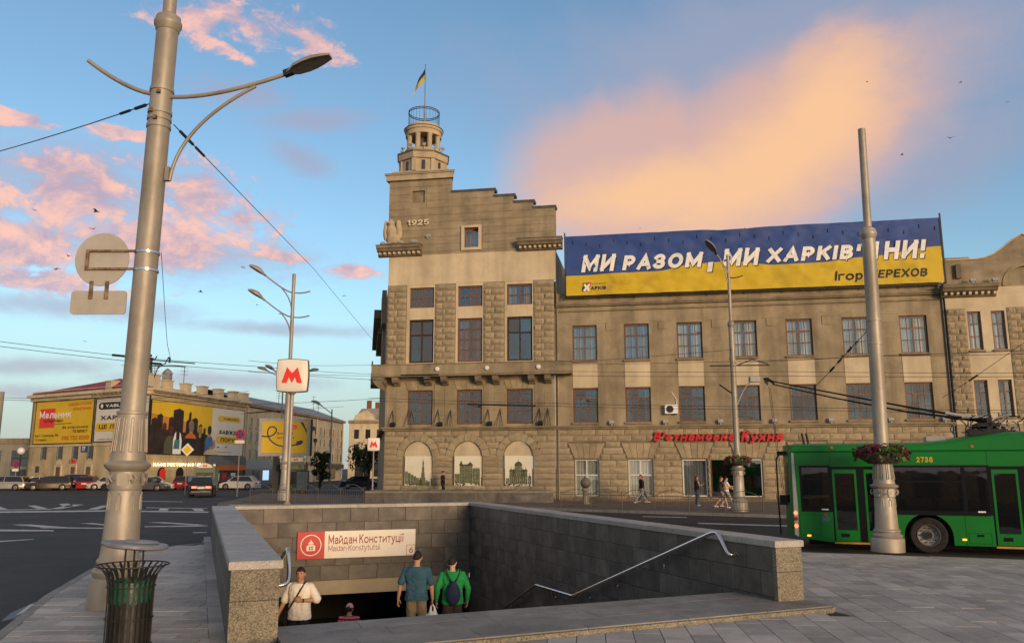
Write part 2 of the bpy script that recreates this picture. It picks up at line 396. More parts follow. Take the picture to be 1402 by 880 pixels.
M['byellow'] = mat('poster yellow', (.66,.43,.012), .6, scale=.4, var=.08)
M['bwhite'] = mat('poster white', (.62,.58,.50), .6, scale=.5, var=.06)
M['ink'] = mat('black ink', (.016,.015,.015), .6, scale=3, var=.1)
M['navy'] = mat('navy ink', (.02,.03,.09), .6, scale=3, var=.1)
M['tan_wall'] = mat('ochre old town plaster', (.50,.39,.22), .9, scale=.5, var=.12, streak=.28, fine=.06)
M['beige_wall'] = mat('beige stone facing', (.52,.43,.30), .9, scale=.6, var=.12, streak=.25, fine=.06)
M['redroof'] = mat('crimson sheet roof', (.27,.025,.035), .55, scale=.8, var=.2)
M['greyroof'] = mat('grey sheet roof', (.26,.24,.225), .6, .2, scale=.8, var=.2)
M['brick'] = mat('old brick', (.19,.075,.045), .95, scale=1.5, var=.3, fine=.2)
M['window_far'] = mat('dark far window', (.035,.033,.03), .12, scale=.5, var=.4, rand=.4, spec=.8)
M['busgreen'] = mat('bus green paint', (.004,.165,.016), .36, scale=.8, var=.10, coat=.12, fine=.04, spec=.35)
M['busblack'] = mat('bus black gloss', (.008,.008,.009), .25, scale=2, var=.2, spec=.25)
M['busglass'] = glass('tinted bus glass', (.17,.15,.13), .975)
M['tyre'] = mat('tyre rubber', (.020,.019,.018), .85, scale=12, var=.3)
M['rim'] = mat('steel wheel', (.28,.26,.24), .45, .6, scale=8, var=.2)
M['orange_trim'] = mat('yellow step trim', (.45,.26,.03), .6, scale=6, var=.2)
M['seatfab'] = mat('bus seat fabric', (.05,.05,.07), .9, scale=6, var=.3)
M['handrail_red'] = mat('orange grab rail', (.45,.08,.02), .4, scale=6, var=.1)
M['grey_plastic'] = mat('grey plastic', (.35,.34,.33), .55, scale=5, var=.1)
M['leaf'] = mat('green leaves', (.045,.105,.02), .7, scale=8, var=.5, rand=.2)
M['leaf2'] = mat('light green leaves', (.13,.20,.025), .7, scale=8, var=.4)
M['flower'] = mat('magenta petunia', (.27,.008,.075), .7, scale=20, var=.5)
M['basket'] = mat('coco fibre basket', (.075,.06,.05), .95, scale=10, var=.4)
M['tree'] = mat('tree foliage', (.045,.07,.02), .9, scale=1.2, var=.5)
M['trunk'] = mat('bark', (.06,.045,.03), .95, scale=5, var=.3)
M['skin'] = mat('skin', (.48,.27,.17), .6, scale=12, var=.08)
M['skin2'] = mat('tanned skin', (.42,.225,.135), .6, scale=12, var=.08)
M['hair'] = mat('dark brown hair', (.018,.012,.009), .7, scale=40, var=.4, bump=.5, bscale=120)
M['hair_red'] = mat('auburn hair', (.12,.045,.018), .6, scale=40, var=.4)
def cloth(n, c, v=.14): return mat(n, c, .92, scale=7, var=v, bump=.35, bscale=9)
M['tee_white'] = cloth('white cotton', (.74,.68,.58), .05)
M['tee_blue'] = cloth('slate blue cotton', (.030,.085,.125))
M['hood_green'] = cloth('green fleece', (.010,.22,.055))
M['khaki'] = cloth('khaki cotton', (.24,.185,.11))
M['dark_cloth'] = cloth('near black cotton', (.014,.013,.016))
M['brown_cloth'] = cloth('dark brown cotton', (.05,.035,.025))
M['jeans'] = cloth('blue jeans', (.055,.075,.13))
M['pink'] = cloth('pink cotton', (.62,.16,.20))
M['greyshort'] = cloth('grey cotton', (.22,.19,.17))
M['navybag'] = cloth('navy nylon', (.012,.016,.050))
M['lip'] = mat('lips', (.25,.10,.075), .5, scale=10, var=.05)
M['navy_cloth'] = cloth('navy trousers', (.012,.013,.028))
M['bagwhite'] = mat('white thin plastic', (.74,.72,.68), .4, scale=6, var=.06, bump=.4, bscale=16)
M['maroon'] = cloth('maroon stripe', (.09,.025,.03))
M['pinkcap'] = cloth('pale pink cap', (.62,.33,.36), .06)
M['greypale'] = cloth('pale grey trousers', (.34,.30,.27))
M['greyjeans'] = cloth('grey blue jeans', (.13,.135,.16))
M['shoe'] = cloth('pale trainers', (.6,.56,.5))
M['tail'] = emit('lit tail lamp', (1,.16,.07), 3.0)
M['tail_off'] = mat('red lamp lens', (.35,.012,.01), .25, scale=4, var=.1)
M['amber'] = emit('lit amber marker', (1,.33,.03), 3.0)
M['bulbs'] = emit('lit lettering', (1,.80,.45), 2.6)
M['screen'] = emit('lit shop screen', (.45,.65,.9), 1.0)
M['lampglass'] = mat('frosted lamp glass', (.7,.68,.62), .3, scale=4, var=.05)
M['lens'] = mat('lamp lens', (.20,.18,.15), .3, scale=10, var=.2)
M['carglass'] = mat('car glass', (.012,.014,.016), .05, scale=2, var=.2, spec=.8)
def paint(n, c, metal=.3): return mat(n, c, .28, metal, scale=3, var=.06, coat=.5)
M['car_silver'] = paint('silver car paint', (.42,.39,.34), .5)
M['car_white'] = paint('white car paint', (.68,.64,.58), 0)
M['car_black'] = paint('black car paint', (.014,.013,.013), .2)
M['car_brown'] = paint('dark brown car paint', (.045,.032,.022), .3)
M['car_red'] = paint('red car paint', (.30,.012,.012), 0)
M['car_grey'] = paint('grey car paint', (.13,.12,.11), .4)

# ------------------------------------------------------------------ lettering drawn with strokes, as flat raised mesh
def _arc(cx, cy, rx, ry, a0, a1, n=14): return [(cx+rx*math.cos(R(a0+(a1-a0)*i/n)), cy+ry*math.sin(R(a0+(a1-a0)*i/n))) for i in range(n+1)]
def _bow(y0, y1, x=.5, xr=1.0): return [(0,y0),(x*xr,y0)] + _arc(x*xr, (y0+y1)/2, (1-x)*xr, (y1-y0)/2, -90, 90, 10) + [(0,y1)]
def _mir(p): return [(1-x, y) for x, y in p]
_S = [(0,0),(0,1)]; _O = _arc(.5,.5,.5,.5,90,450,28)
GL = {                                                     # glyph: (width, strokes in a unit box)
 'А': (.80, [[(0,0),(.5,1),(1,0)], [(.2,.3),(.8,.3)]]), 'Б': (.66, [[(.92,1),(0,1),(0,0)], _bow(0,.56)]), 'В': (.68, [_S, _bow(0,.53), _bow(.53,1,.5,.92)]),
 'Г': (.58, [[(0,0),(0,1),(1,1)]]), 'Д': (.80, [[(0,-.2),(0,0),(1,0),(1,-.2)], [(.1,0),(.24,1),(.84,1),(.84,0)]]), 'Е': (.60, [[(1,1),(0,1),(0,0),(1,0)], [(0,.52),(.88,.52)]]),
 'Ж': (1.0, [[(.5,0),(.5,1)], [(0,1),(.45,.5),(0,0)], [(1,1),(.55,.5),(1,0)]]), 'З': (.62, [_arc(.42,.75,.5,.25,160,-90,12) + [(.3,.5)], [(.3,.5)] + _arc(.45,.25,.55,.25,90,-155,14)]),
 'И': (.76, [[(0,1),(0,0)], [(0,.06),(1,.94)], [(1,0),(1,1)]]), 'К': (.70, [_S, [(1,1),(.05,.42)], [(.36,.62),(1,0)]]), 'Л': (.76, [[(1,0),(1,1),(.28,1),(.22,.3),(.12,0),(-.02,0)]]),
 'М': (.92, [_S, [(0,.97),(.5,.18),(1,.97)], [(1,0),(1,1)]]), 'Н': (.74, [_S, [(1,0),(1,1)], [(0,.52),(1,.52)]]), 'О': (.86, [_O]), 'П': (.74, [[(0,0),(0,1),(1,1),(1,0)]]),
 'Р': (.66, [_S, _bow(.44,1)]), 'С': (.76, [_arc(.52,.5,.52,.5,48,312,24)]), 'Т': (.66, [[(0,1),(1,1)], [(.5,0),(.5,1)]]), 'У': (.74, [[(0,1),(.52,.32)], [(1,1),(.46,.12),(.3,0),(.08,0)]]),
 'Х': (.76, [[(0,0),(1,1)], [(0,1),(1,0)]]), 'Ц': (.78, [[(0,1),(0,0),(1.1,0),(1.1,-.2)], [(.9,0),(.9,1)]]), 'Ч': (.68, [[(0,1),(0,.62),(.16,.46),(1,.46)], [(1,0),(1,1)]]), 'Ь': (.64, [_S, _bow(0,.56)]),
 'Ю': (1.05, [_S, [(0,.52),(.34,.52)], _arc(.67,.5,.33,.5,90,450,24)]), 'Я': (.68, [_mir(_S), _mir(_bow(.42,1)), [(.55,.42),(0,0)]]), 'І': (.0, [_S]), 'Ф': (.9, [[(.5,0),(.5,1)], _arc(.5,.53,.5,.32,90,450,22)]),
 '0': (.62, [_O]), '1': (.34, [[(0,.78),(.8,1)], [(.85,1),(.85,0)]]), '2': (.60, [_arc(.5,.72,.48,.28,165,-25,12) + [(0,0),(1,0)]]), '3': (.60, [_arc(.42,.75,.5,.25,160,-90,12) + [(.3,.5)], [(.3,.5)] + _arc(.45,.25,.55,.25,90,-155,14)]), '4': (.62, [[(.75,0),(.75,1),(0,.28),(1,.28)]]), '5': (.60, [[(.92,1),(.12,1),(.06,.55)] + _arc(.48,.31,.52,.31,120,-150,14)]),
 '6': (.62, [_arc(.5,.31,.5,.31,90,450,20), [(.82,1),(.45,.9),(.1,.55),(0,.3)]]), '7': (.60, [[(0,1),(1,1),(.35,0)]]), '8': (.62, [_arc(.5,.26,.5,.26,90,450,20), _arc(.5,.76,.44,.24,90,450,20)]), '9': (.62, [_arc(.5,.69,.5,.31,90,450,20), [(.18,0),(.55,.1),(.9,.45),(1,.7)]]),
 'Y': (.74, [[(0,1),(.5,.45),(1,1)], [(.5,0),(.5,.45)]]), 'L': (.56, [[(0,1),(0,0),(1,0)]]), 'U': (.72, [[(0,1),(0,.4)] + _arc(.5,.4,.5,.4,180,360,12) + [(1,1)]]),
 '!': (.0, [[(0,.52),(0,1)], [(0,-.002),(0,.0)]]), ',': (.10, [[(.8,.10),(.8,0),(.0,-.22)]]), '.': (0, [[(0,0),(0,.05)]]), '’': (.06, [[(.8,1),(.8,.9),(0,.72)]]), "'": (.06, [[(.8,1),(.8,.9),(0,.72)]]), '•': (.1, [[(0,.4),(1,.4)]]), '-': (.4, [[(0,.4),(1,.4)]]),
}
_low = {'а': (.58, [[(.06,.86),(.26,1),(.72,1),(1,.78),(1,0)], [(1,.60),(.30,.56),(0,.40),(0,.16),(.25,0),(.62,0),(1,.24)]]), 'е': (.64, [[(0,.52),(1,.52)] + _arc(.5,.5,.5,.5,5,318,22)]),
 'р': (.64, [[(0,-.45),(0,1)], _arc(.5,.5,.5,.5,90,450,22)]), 'у': (.64, [[(0,1),(.5,.06)], [(1,1),(.46,-.22),(.30,-.42),(.05,-.42)]]), 'і': (.0, [_S, [(0,1.38),(0,1.42)]]), 'ї': (.30, [[(.5,0),(.5,1)], [(0,1.38),(0,1.42)], [(1,1.38),(1,1.42)]]),
 'є': (.60, [_arc(.52,.5,.52,.5,48,312,22), [(.05,.5),(.72,.5)]]), 'б': (.66, [_arc(.5,.46,.5,.46,90,450,22), [(.95,1.42),(.4,1.25),(.05,.9),(0,.46)]]), 'й': (.68, [[(0,1),(0,0)], [(0,.06),(1,.94)], [(1,0),(1,1)], _arc(.5,1.42,.26,.2,185,355,8)]),
 'M': (.92, GL['М'][1]), 'K': GL['К'], 'A': GL['А'], 'B': GL['В'],
 'a': None, 'i': None, 'd': (.64, [_arc(.5,.5,.5,.5,90,450,22), [(1,0),(1,1.45)]]), 'n': (.62, [_S, [(0,.6)] + _arc(.5,.6,.5,.4,180,0,12) + [(1,0)]]), 'o': (.66, [_O]), 's': (.52, [_arc(.5,.74,.46,.26,50,270,14) + _arc(.5,.25,.5,.25,90,-140,14)]),
 't': (.38, [[(.35,1.35),(.35,.2),(.6,0),(1,0)], [(-.1,1),(1,1)]]), 'y': None, 'u': (.62, [[(0,1),(0,.4)] + _arc(.5,.4,.5,.4,180,360,12), [(1,1),(1,0)]]), 'k': (.6, [[(0,0),(0,1.45)], [(1,1),(.05,.42)], [(.4,.6),(1,0)]]), 'b': (.64, [_arc(.5,.5,.5,.5,90,450,22), [(0,0),(0,1.45)]]), 'l': (0, [[(0,0),(0,1.45)]])}
_low['a'] = _low['а']; _low['i'] = _low['і']; _low['y'] = _low['у']
XH = .70
def glyph(ch):
    if ch in 'MKAB': return _low[ch] + (1.0,)
    if ch in _low: return _low[ch] + (XH,)
    if ch in GL: return GL[ch] + (1.0,)
    up = ch.upper()
    if ch != up and up in GL: return (GL[up][0]*.90, GL[up][1], XH)
    return (.4, [], 1.0)
def stroke_quads(pts, t):
    P = [Vector((x, y)) for x, y in pts]; n = len(P); closed = (P[0]-P[-1]).length < 1e-6
    if closed: P = P[:-1]; n -= 1
    L_, R_ = [], []
    for i in range(n):
        a = P[i-1] if (i > 0 or closed) else None; c = P[(i+1) % n] if (i < n-1 or closed) else None
        d0 = (P[i]-a).normalized() if a is not None else None; d1 = (c-P[i]).normalized() if c is not None else None
        if d0 is None: d0 = d1; q = P[i]-d1*t*.5
        elif d1 is None: d1 = d0; q = P[i]+d0*t*.5
        else: q = P[i]
        n0 = Vector((-d0.y, d0.x)); n1 = Vector((-d1.y, d1.x)); m_ = n0+n1
        if m_.length < .3: m_ = n0
        m_.normalize(); k = min(2.2, 1/max(.3, m_.dot(n0)))*t*.5
        L_.append(q+m_*k); R_.append(q-m_*k)
    m = n if closed else n-1
    return L_+R_, [(i, n+i, n+(i+1) % n, (i+1) % n) for i in range(m)], n, closed
_tc = {}
def text_mesh(body, w=None, h=None, bold=0.0, shear=0.0, depth=.004, res=3):
    """lettering fitted to a width and height: local x right, z up, facing -y"""
    t = .095 + bold*4.2
    key = (body, t, shear)
    if key not in _tc:
        vs, fs, x, lay = [], [], 0.0, 0
        for ch in body:
            if ch == ' ': x += .34; continue
            gw, strokes, hh = glyph(ch); tt = t*(1 if hh == 1 else .92); W_ = max(gw + tt*.35, tt)
            for s_ in strokes:
                q = [(x + tt/2 + px*(W_-tt), tt/2 + py*(hh-tt)) for px, py in s_]
                pv, pf, n, closed = stroke_quads(q, tt); o = len(vs); z = 1-.02*(lay % 7); lay += 1
                vs += [(p.x+shear*p.y, p.y, z) for p in pv] + [(p.x+shear*p.y, p.y, 0) for p in pv]; k2 = len(pv)
                fs += [tuple(o+i for i in f) for f in pf]
                for f in pf: fs += [(o+f[3], o+f[0], o+k2+f[0], o+k2+f[3]), (o+f[1], o+f[2], o+k2+f[2], o+k2+f[1])]
                if not closed: fs += [(o, o+n, o+k2+n, o+k2), (o+2*n-1, o+n-1, o+k2+n-1, o+k2+2*n-1)]
            x += W_ + .12 + t*.22
        _tc[key] = (vs, fs)
    vs, fs = _tc[key]
    xs = [v[0] for v in vs]; ys = [v[1] for v in vs]; x0, x1, y0, y1 = min(xs), max(xs), min(ys), max(ys)
    sx = w/(x1-x0) if w else None; sy = h/(y1-y0) if h else None
    sx = sx or sy; sy = sy or sx
    return [((v[0]-(x0+x1)/2)*sx, -v[2]*depth, (v[1]-(y0+y1)/2)*sy) for v in vs], fs
def lettering(name, body, x, y, z, w, h, m, parent, bold=0.0, shear=0.0, depth=.006, rz=0.0):
    vs, fs = text_mesh(body, w, h, bold, shear, depth)
    b = MB(); b.add(vs, fs, 0, Matrix.Translation((x, y, z)) @ Matrix.Rotation(rz, 4, 'Z'))
    return b.build(name, m, parent)

# ================================================================== GROUND
from mathutils.geometry import tessellate_polygon
def G(px, py, z=0.0):
    d = at(px, py, 1.0); t = (z-EYE)/(d.z-EYE)
    return Vector((d.x*t, d.y*t, z))
EA = .3566
ED = Vector((math.cos(EA), math.sin(EA), 0)); EN = Vector((-ED.y, ED.x, 0)); EO = Vector((-2.975, 10.955, 0))
EW, EL = 7.627, 16.07; TL, TR, TB = .60, .50, .45        # opening width, length; wall thicknesses
def eloc(x, y, z=0): return EO + ED*x + EN*y + Vector((0, 0, z))
def etol(p): q = Vector((p[0], p[1], 0)) - EO; return q.dot(ED), q.dot(EN)
hole = [eloc(0, .3), eloc(EW, .3), eloc(EW, EL), eloc(0, EL)]
def sheet(name, outer, holes, z, m, parent=None):
    polys = [[Vector((p[0], p[1], 0)) for p in outer]] + [[Vector((p[0], p[1], 0)) for p in h] for h in holes]
    flat = [p for q in polys for p in q]
    b = MB(); fs = []
    for t in tessellate_polygon(polys):
        a, b_, c = [flat[i] for i in t]
        fs.append(tuple(t) if (b_-a).cross(c-a).z > 0 else tuple(t)[::-1])
    b.add([(p.x, p.y, z) for p in flat], fs)
    return b.build(name, m, parent)
far = [(-1500,-300), (1500,-300), (1500,2500), (-1500,2500)]
ground = struct(sheet('road', far, [hole], 0.0, M['asphalt']))

plaza_poly = [(-2.5,-15), (30,-15), (30,13.0), (12.18,20.25), (7.4,22.15), (.9,24.75), (-.6,29.5), (-1.6,30.4), (-9.3,27.5), (-9.35,25.6),
              (-9.01,25.13), (-9.59,24.2), (-9.86,22.92), (-9.69,20.9), (-9.14,18.4), (-8.06,14.78), (-6.94,11.72), (-4.6,5)]
plaza_poly = [Vector((x, y, 0)) for x, y in plaza_poly]
plaza = struct(sheet('plaza_pavement', plaza_poly, [hole], .128, M['paving_joint']))

# kerb stones along the plaza's edge
def kerb_run(pts, parent, m, h=.15, w=.16, L_=1.0, inset=True):
    for a, b in zip(pts, pts[1:]):
        d = b-a; n = max(1, round(d.length/L_)); e = d.normalized(); s = Vector((-e.y, e.x, 0))
        l = d.length/n
        for i in range(n):
            p = a + e*(l*i)
            k = MB(); t = .012
            k.add([(0.006,0,-.05),(l-.006,0,-.05),(l-.006,w,-.05),(.006,w,-.05),(.006,t,h),(l-.006,t,h),(l-.006,w,h),(.006,w,h),(.006,0,h-t),(l-.006,0,h-t)],
                  [(0,1,9,8),(8,9,5,4),(4,5,6,7),(1,2,6,5,9),(3,0,8,4,7),(2,3,7,6),(0,3,2,1)])
            k.build('kerb_stone', m, parent, loc=(p.x, p.y, rnd.uniform(-.004, .004)), rot=(0, 0, math.atan2(e.y, e.x)))
kerb_run([plaza_poly[i] for i in (2,3,4,5)], plaza, M['kerb'])
kerb_run([plaza_poly[i] for i in (9,10,11,12,13,14,15,16,17,0)], plaza, M['kerb'])

def inside(p, poly):
    c = False; n = len(poly)
    for i in range(n):
        a, b = poly[i], poly[i-1]
        if (a.y > p.y) != (b.y > p.y) and p.x < (b.x-a.x)*(p.y-a.y)/(b.y-a.y)+a.x: c = not c
    return c
def clip(poly, p0, nrm):
    out = []
    for i in range(len(poly)):
        a, b = poly[i-1], poly[i]; da, db = (a-p0).dot(nrm), (b-p0).dot(nrm)
        if (da >= 0) != (db >= 0): out.append(a + (b-a)*(da/(da-db)))
        if db >= 0: out.append(b)
    return out
def in_view(p, mx=60):
    y = p.y*math.cos(PITCH) + (p.z-EYE)*math.sin(PITCH)
    if y < .5: return False
    X = 701 + F_PX*p.x/y; Y = 440 - F_PX*(-p.y*math.sin(PITCH) + (p.z-EYE)*math.cos(PITCH))/y
    return -mx < X < 1402+mx and -mx < Y < 880+mx
slabs = []
def lay(ang, lw, ww, test, x0, x1, y0, y1, org):
    d = Vector((math.cos(ang), math.sin(ang), 0)); n = Vector((-d.y, d.x, 0)); o = Vector((org[0], org[1], 0))
    j = 0; v = y0
    while v < y1:
        u = x0 + (j % 2)*lw*.5 + rnd.uniform(-.06, .06)
        while u < x1:
            q = [o + d*(u+a*lw) + n*(v+b*ww) for a, b in ((0,0),(1,0),(1,1),(0,1))]
            g_ = .005
            c = (q[0]+q[2])/2
            u += lw
            if not in_view(Vector((c.x, c.y, .15)), 260) or not test(c): continue
            if not inside(c, plaza_poly):
                if not any(inside(p, plaza_poly) for p in q): continue
            q = [o + d*(u-lw+a*lw+(g_ if a == 0 else -g_)) + n*(v+b*ww+(g_ if b == 0 else -g_)) for a, b in ((0,0),(1,0),(1,1),(0,1))]
            cut = q
            for i in range(len(plaza_poly)):
                a, b = plaza_poly[i], plaza_poly[(i+1) % len(plaza_poly)]
                e = (b-a).normalized(); m_ = Vector((-e.y, e.x, 0)); tt = (c-a).dot(e)
                if -.5 < tt < (b-a).length+.5 and abs((c-a).dot(m_)) < 1.0:
                    k = .168 if i in (2,3,4,9,10,11,12,13,14,15,16,17) else .02
                    cut = clip(cut, a+m_*k, m_)
                    if not cut: break
            if len(cut) < 3: continue
            ex, ey = etol(c)
            # keep clear of the stair walls and its front platform
            x_lo, x_hi, y_lo = -TL-.205, EW+TR+.005, -1.32+(ex+.6)*.068
            if x_lo < ex < x_hi and ey > y_lo:
                es = [etol(p) for p in q]
                if min(e_[0] for e_ in es) < x_lo and ex < 1: ex = x_lo
                elif max(e_[0] for e_ in es) > x_hi and ex > EW-1: ex = x_hi
                elif min(e_[1] for e_ in es) < y_lo: ey = y_lo
                else: continue
            if ey > y_lo - .5 and ex < x_lo+.001: cut = clip(cut, eloc(x_lo, 0), -ED)
            elif ey > y_lo - .2 and ex > x_hi-.001: cut = clip(cut, eloc(x_hi, 0), ED)
            elif x_lo < ex < x_hi and ey > y_lo-.6: cut = clip(cut, eloc(0, -1.28), (-EN + ED*.068).normalized())
            if len(cut) < 3: continue
            slabs.append((c, cut))
        v += ww; j += 1
lay(R(4), .82, .36, lambda c: etol(c)[0] < -.3 and c.x < -1.5, -14, 16, -3, 24, (-9, 8))
lay(R(85), .80, .37, lambda c: etol(c)[0] >= -.3 or c.x >= -1.5, -2, 30, -16, 12, (4, 6))
slabs.sort(key=lambda s: (not in_view(Vector((s[0].x, s[0].y, .15)), 5), s[0].length))
rest = MB()
for i, (c, q) in enumerate(slabs):
    n = len(q); dz = rnd.uniform(-.0025, .0025); t = .006
    top = [p + (c-p).normalized()*t for p in q]
    vs = [(p.x-c.x, p.y-c.y, -.02) for p in q] + [(p.x-c.x, p.y-c.y, .0-t*.7) for p in q] + [(p.x-c.x, p.y-c.y, 0) for p in top]
    fs = [(k, (k+1) % n, n+(k+1) % n, n+k) for k in range(n)] + [(n+k, n+(k+1) % n, 2*n+(k+1) % n, 2*n+k) for k in range(n)] + [tuple(range(2*n, 3*n))]
    if i < 300:
        b = MB(); b.add(vs, fs); b.build('paving_slab', M['paving'], plaza, loc=(c.x, c.y, .15+dz), rot=(rnd.uniform(-.002,.002), rnd.uniform(-.002,.002), 0))
    else:
        rest.add([(v[0]+c.x, v[1]+c.y, v[2]+.15+dz) for v in vs], fs)
if rest.v: stuff(rest.build('paving_slabs', M['paving'], plaza))

# manhole-dark puddles by the kerb
def blotch(name, pts, z, m, lab=None):
    b = MB(); n = len(pts); b.add([(p.x, p.y, z) for p in pts], [tuple(range(n))]); return struct(b.build(name, m))
blotch('asphalt_patch', [G(0,850), G(58,836), G(70,822), G(45,824), G(14,838)], .004, M['oil'])
blotch('asphalt_patch', [G(58,820), G(90,816), G(128,792), G(142,776), G(112,788), G(84,806)], .004, M['oil'])
blotch('puddle', [G(20,842), G(48,832), G(62,822), G(40,827)], .008, M['water'])
blotch('puddle', [G(74,816), G(94,812), G(112,800), G(92,804)], .008, M['water'])

# ------------------------------------------------------------------ road paint
mk = MB()
def stripe(pts, sc=True):
    ps = [G(x/4, 640+y/4) if sc else G(x, y) for x, y in pts]
    a = (ps[1]-ps[0]).cross(ps[2]-ps[0]).z
    if a < 0: ps = ps[::-1]
    mk.add([(p.x, p.y, .004) for p in ps], [tuple(range(len(ps)))])
for q in [[(-100,236),(620,229),(620,236),(-100,244)], [(620,230),(1140,238),(1140,244),(620,237)], [(-80,208),(0,210),(52,227),(-40,229)],
          [(150,204),(192,203),(262,220),(205,222)], [(320,195),(372,192),(402,207),(350,212)], [(404,198),(462,198),(330,222),(270,222)],
          [(558,204),(606,204),(532,225),(478,225)], [(880,215),(930,215),(916,232),(866,232)], [(1050,222),(1104,222),(1120,235),(1068,235)],
          [(0,226),(280,222),(280,225),(0,230)], [(60,308),(165,307),(382,324),(220,322)], [(-60,334),(292,338),(292,344),(-60,344)],
          [(220,323),(606,325),(606,331),(220,327)], [(436,301),(500,300),(606,310),(606,315)], [(800,296),(900,296),(1136,311),(1136,317),(920,303)],
          [(790,318),(1136,312),(1136,319),(790,322)], [(1056,351),(1132,350),(1132,354),(1056,355)], [(-40,399),(180,387),(184,390),(-40,405)],
          [(700,178),(1000,183),(1000,185),(700,181)], [(800,214),(1136,220),(1136,222),(800,217)]]: stripe(q)
stripe([(955,715.6),(1078,719.4),(1078,721),(955,717)], False)
stripe([(880,706.6),(940,707.8),(940,708.6),(880,707.4)], False)
struct(mk.build('road_marking', M['paint']))

# ------------------------------------------------------------------ sidewalk in front of the corner building
FA = -.1724
FO = Vector((4.1112, 56, 0)); FD = Vector((math.cos(FA), math.sin(FA), 0)); FN = Vector((-FD.y, FD.x, 0))
def floc(u, y, z=0): return FO + FD*u + FN*y + Vector((0, 0, z))
sw_front = [Vector(p+(0,)) for p in ((-22,74), (-19.2,58), (-18.6,53.2), (-17.2,51.3), (-9,50.4), (-2,48.5), (2.3,46.1), (12.2,39.4), (30,27.5), (60,9))]
sw = struct(sheet('sidewalk', list(sw_front) + [floc(60,1), floc(-13.3,1), floc(-16,10)], [], .15, M['sidewalk']))
kerb_run(sw_front[2:9], sw, M['kerb'], w=.18, L_=1.5)

# ================================================================== METRO STAIRS
ent = thing('metro_entrance', 'granite walled stairway going down to the metro under a red and white station board', 'metro entrance', tuple(EO), EA)
ZT = 1.15; CT = .10
def ebox(name, x0, x1, y0, y1, z0, z1, m, smooth=None):
    b = MB(); b.box(x0, x1, y0, y1, z0, z1); return b.build(name, m, ent)
b = MB()
b.box(-TL+.03, -.03, .03, EL, -4.2, ZT-CT); b.box(EW+.03, EW+TR-.03, .03, EL, -4.2, ZT-CT); b.box(-TL+.03, EW+TR-.03, EL+.03, EL+TB-.03, -1.15, ZT-CT)
b.build('wall_core', M['joint'], ent)
def slab_mesh(l, h, t=.03):
    k = .004; c = .006
    q = MB(); q.add([(k,0,k),(l-k,0,k),(l-k,0,h-k),(k,0,h-k),(k,-t+c,k),(l-k,-t+c,k),(l-k,-t+c,h-k),(k,-t+c,h-k),(k+c,-t,k+c),(l-k-c,-t,k+c),(l-k-c,-t,h-k-c),(k+c,-t,h-k-c)],
          [(0,1,5,4),(1,2,6,5),(2,3,7,6),(3,0,4,7),(4,5,9,8),(5,6,10,9),(6,7,11,10),(7,4,8,11),(8,9,10,11)])
    return q
_sl = {}
def slab(name, l, h, m, loc, rz):
    key = (round(l,3), round(h,3), m.name)
    if key not in _sl: _sl[key] = slab_mesh(l, h).mesh(name, m)
    return link(name, _sl[key], ent, (loc[0], loc[1], loc[2]+rnd.uniform(-.001,.001)), (rnd.uniform(-.003,.003), 0, rz))
# right wall, inner face (x = EW, facing -x): run along y
rows = 7; h = 2.75/rows
for r_ in range(rows):
    y = .0 + (0 if r_ % 2 == 0 else -.36); z = ZT-CT-(r_+1)*h
    while y < EL-.02:
        a = max(y, 0.02); e = min(y+.72, EL)
        if e-a > .05: slab('wall_slab', e-a, h, M['granite_dark'], (EW+.03, e, z), -PI/2)
        y += .72
ebox('wall_base', EW, EW+.025, .02, EL, -4.2, ZT-CT-2.755, M['granite_dark'])
ebox('wall_base', -.025, 0, .02, EL, -4.2, ZT-CT-2.755, M['granite_dark'])
# left wall inner face (only grazed by the view) and outer face
for r_ in range(3):
    y = 0.02
    while y < EL-.02:
        e = min(y+1.07, EL); slab('inner_slab', e-y, 2.75/3, M['granite_dark'], (-.03, y, ZT-CT-(r_+1)*2.75/3), PI/2); y = e
y = .02
while y < EL+TB-.1:
    e = min(y+1.18, EL+TB-.03)
    for k, (z0, hh) in enumerate(((.62, ZT-CT-.62), (.12, .5))): slab('outer_slab', e-y, hh, M['granite_cap'] if False else M['granite'], (-TL+.03, e, z0), -PI/2)
    y = e
y = .02
while y < EL+TB-.1:
    e = min(y+1.18, EL+TB-.03); slab('outer_slab', e-y, ZT-CT-.12, M['granite'], (EW+TR-.03, y, .12), PI/2); y = e
# back wall, facing the stairs
rows = 5; h = (ZT-CT+1.18)/rows
for r_ in range(rows):
    x = .0 - (0 if r_ % 2 == 0 else .45); z = ZT-CT-(r_+1)*h
    while x < EW-.02:
        a = max(x, .0); e = min(x+.9, EW)
        if e-a > .05: slab('back_slab', e-a, h, M['granite'], (a, EL+.03, z), 0)
        x += .9
y = -.06
while y < EL+TB:
    q = MB(); q.box(-TL-.2, -TL-.003, y+.003, y+1.1, .10, .1515+rnd.uniform(-.001,.001)); q.build('border_slab', M['paving'], ent); y += 1.103
# pillar ends: tan flamed stones
for x0, w in ((-TL, TL), (EW, TR)):
    for z0, z1 in ((.15, .66), (.668, ZT-CT)):
        q = MB(); c = .012
        q.box(x0+.002, x0+w-.002, -.06, .03, z0, z1); q.build('end_stone', M['granite_tan'], ent)
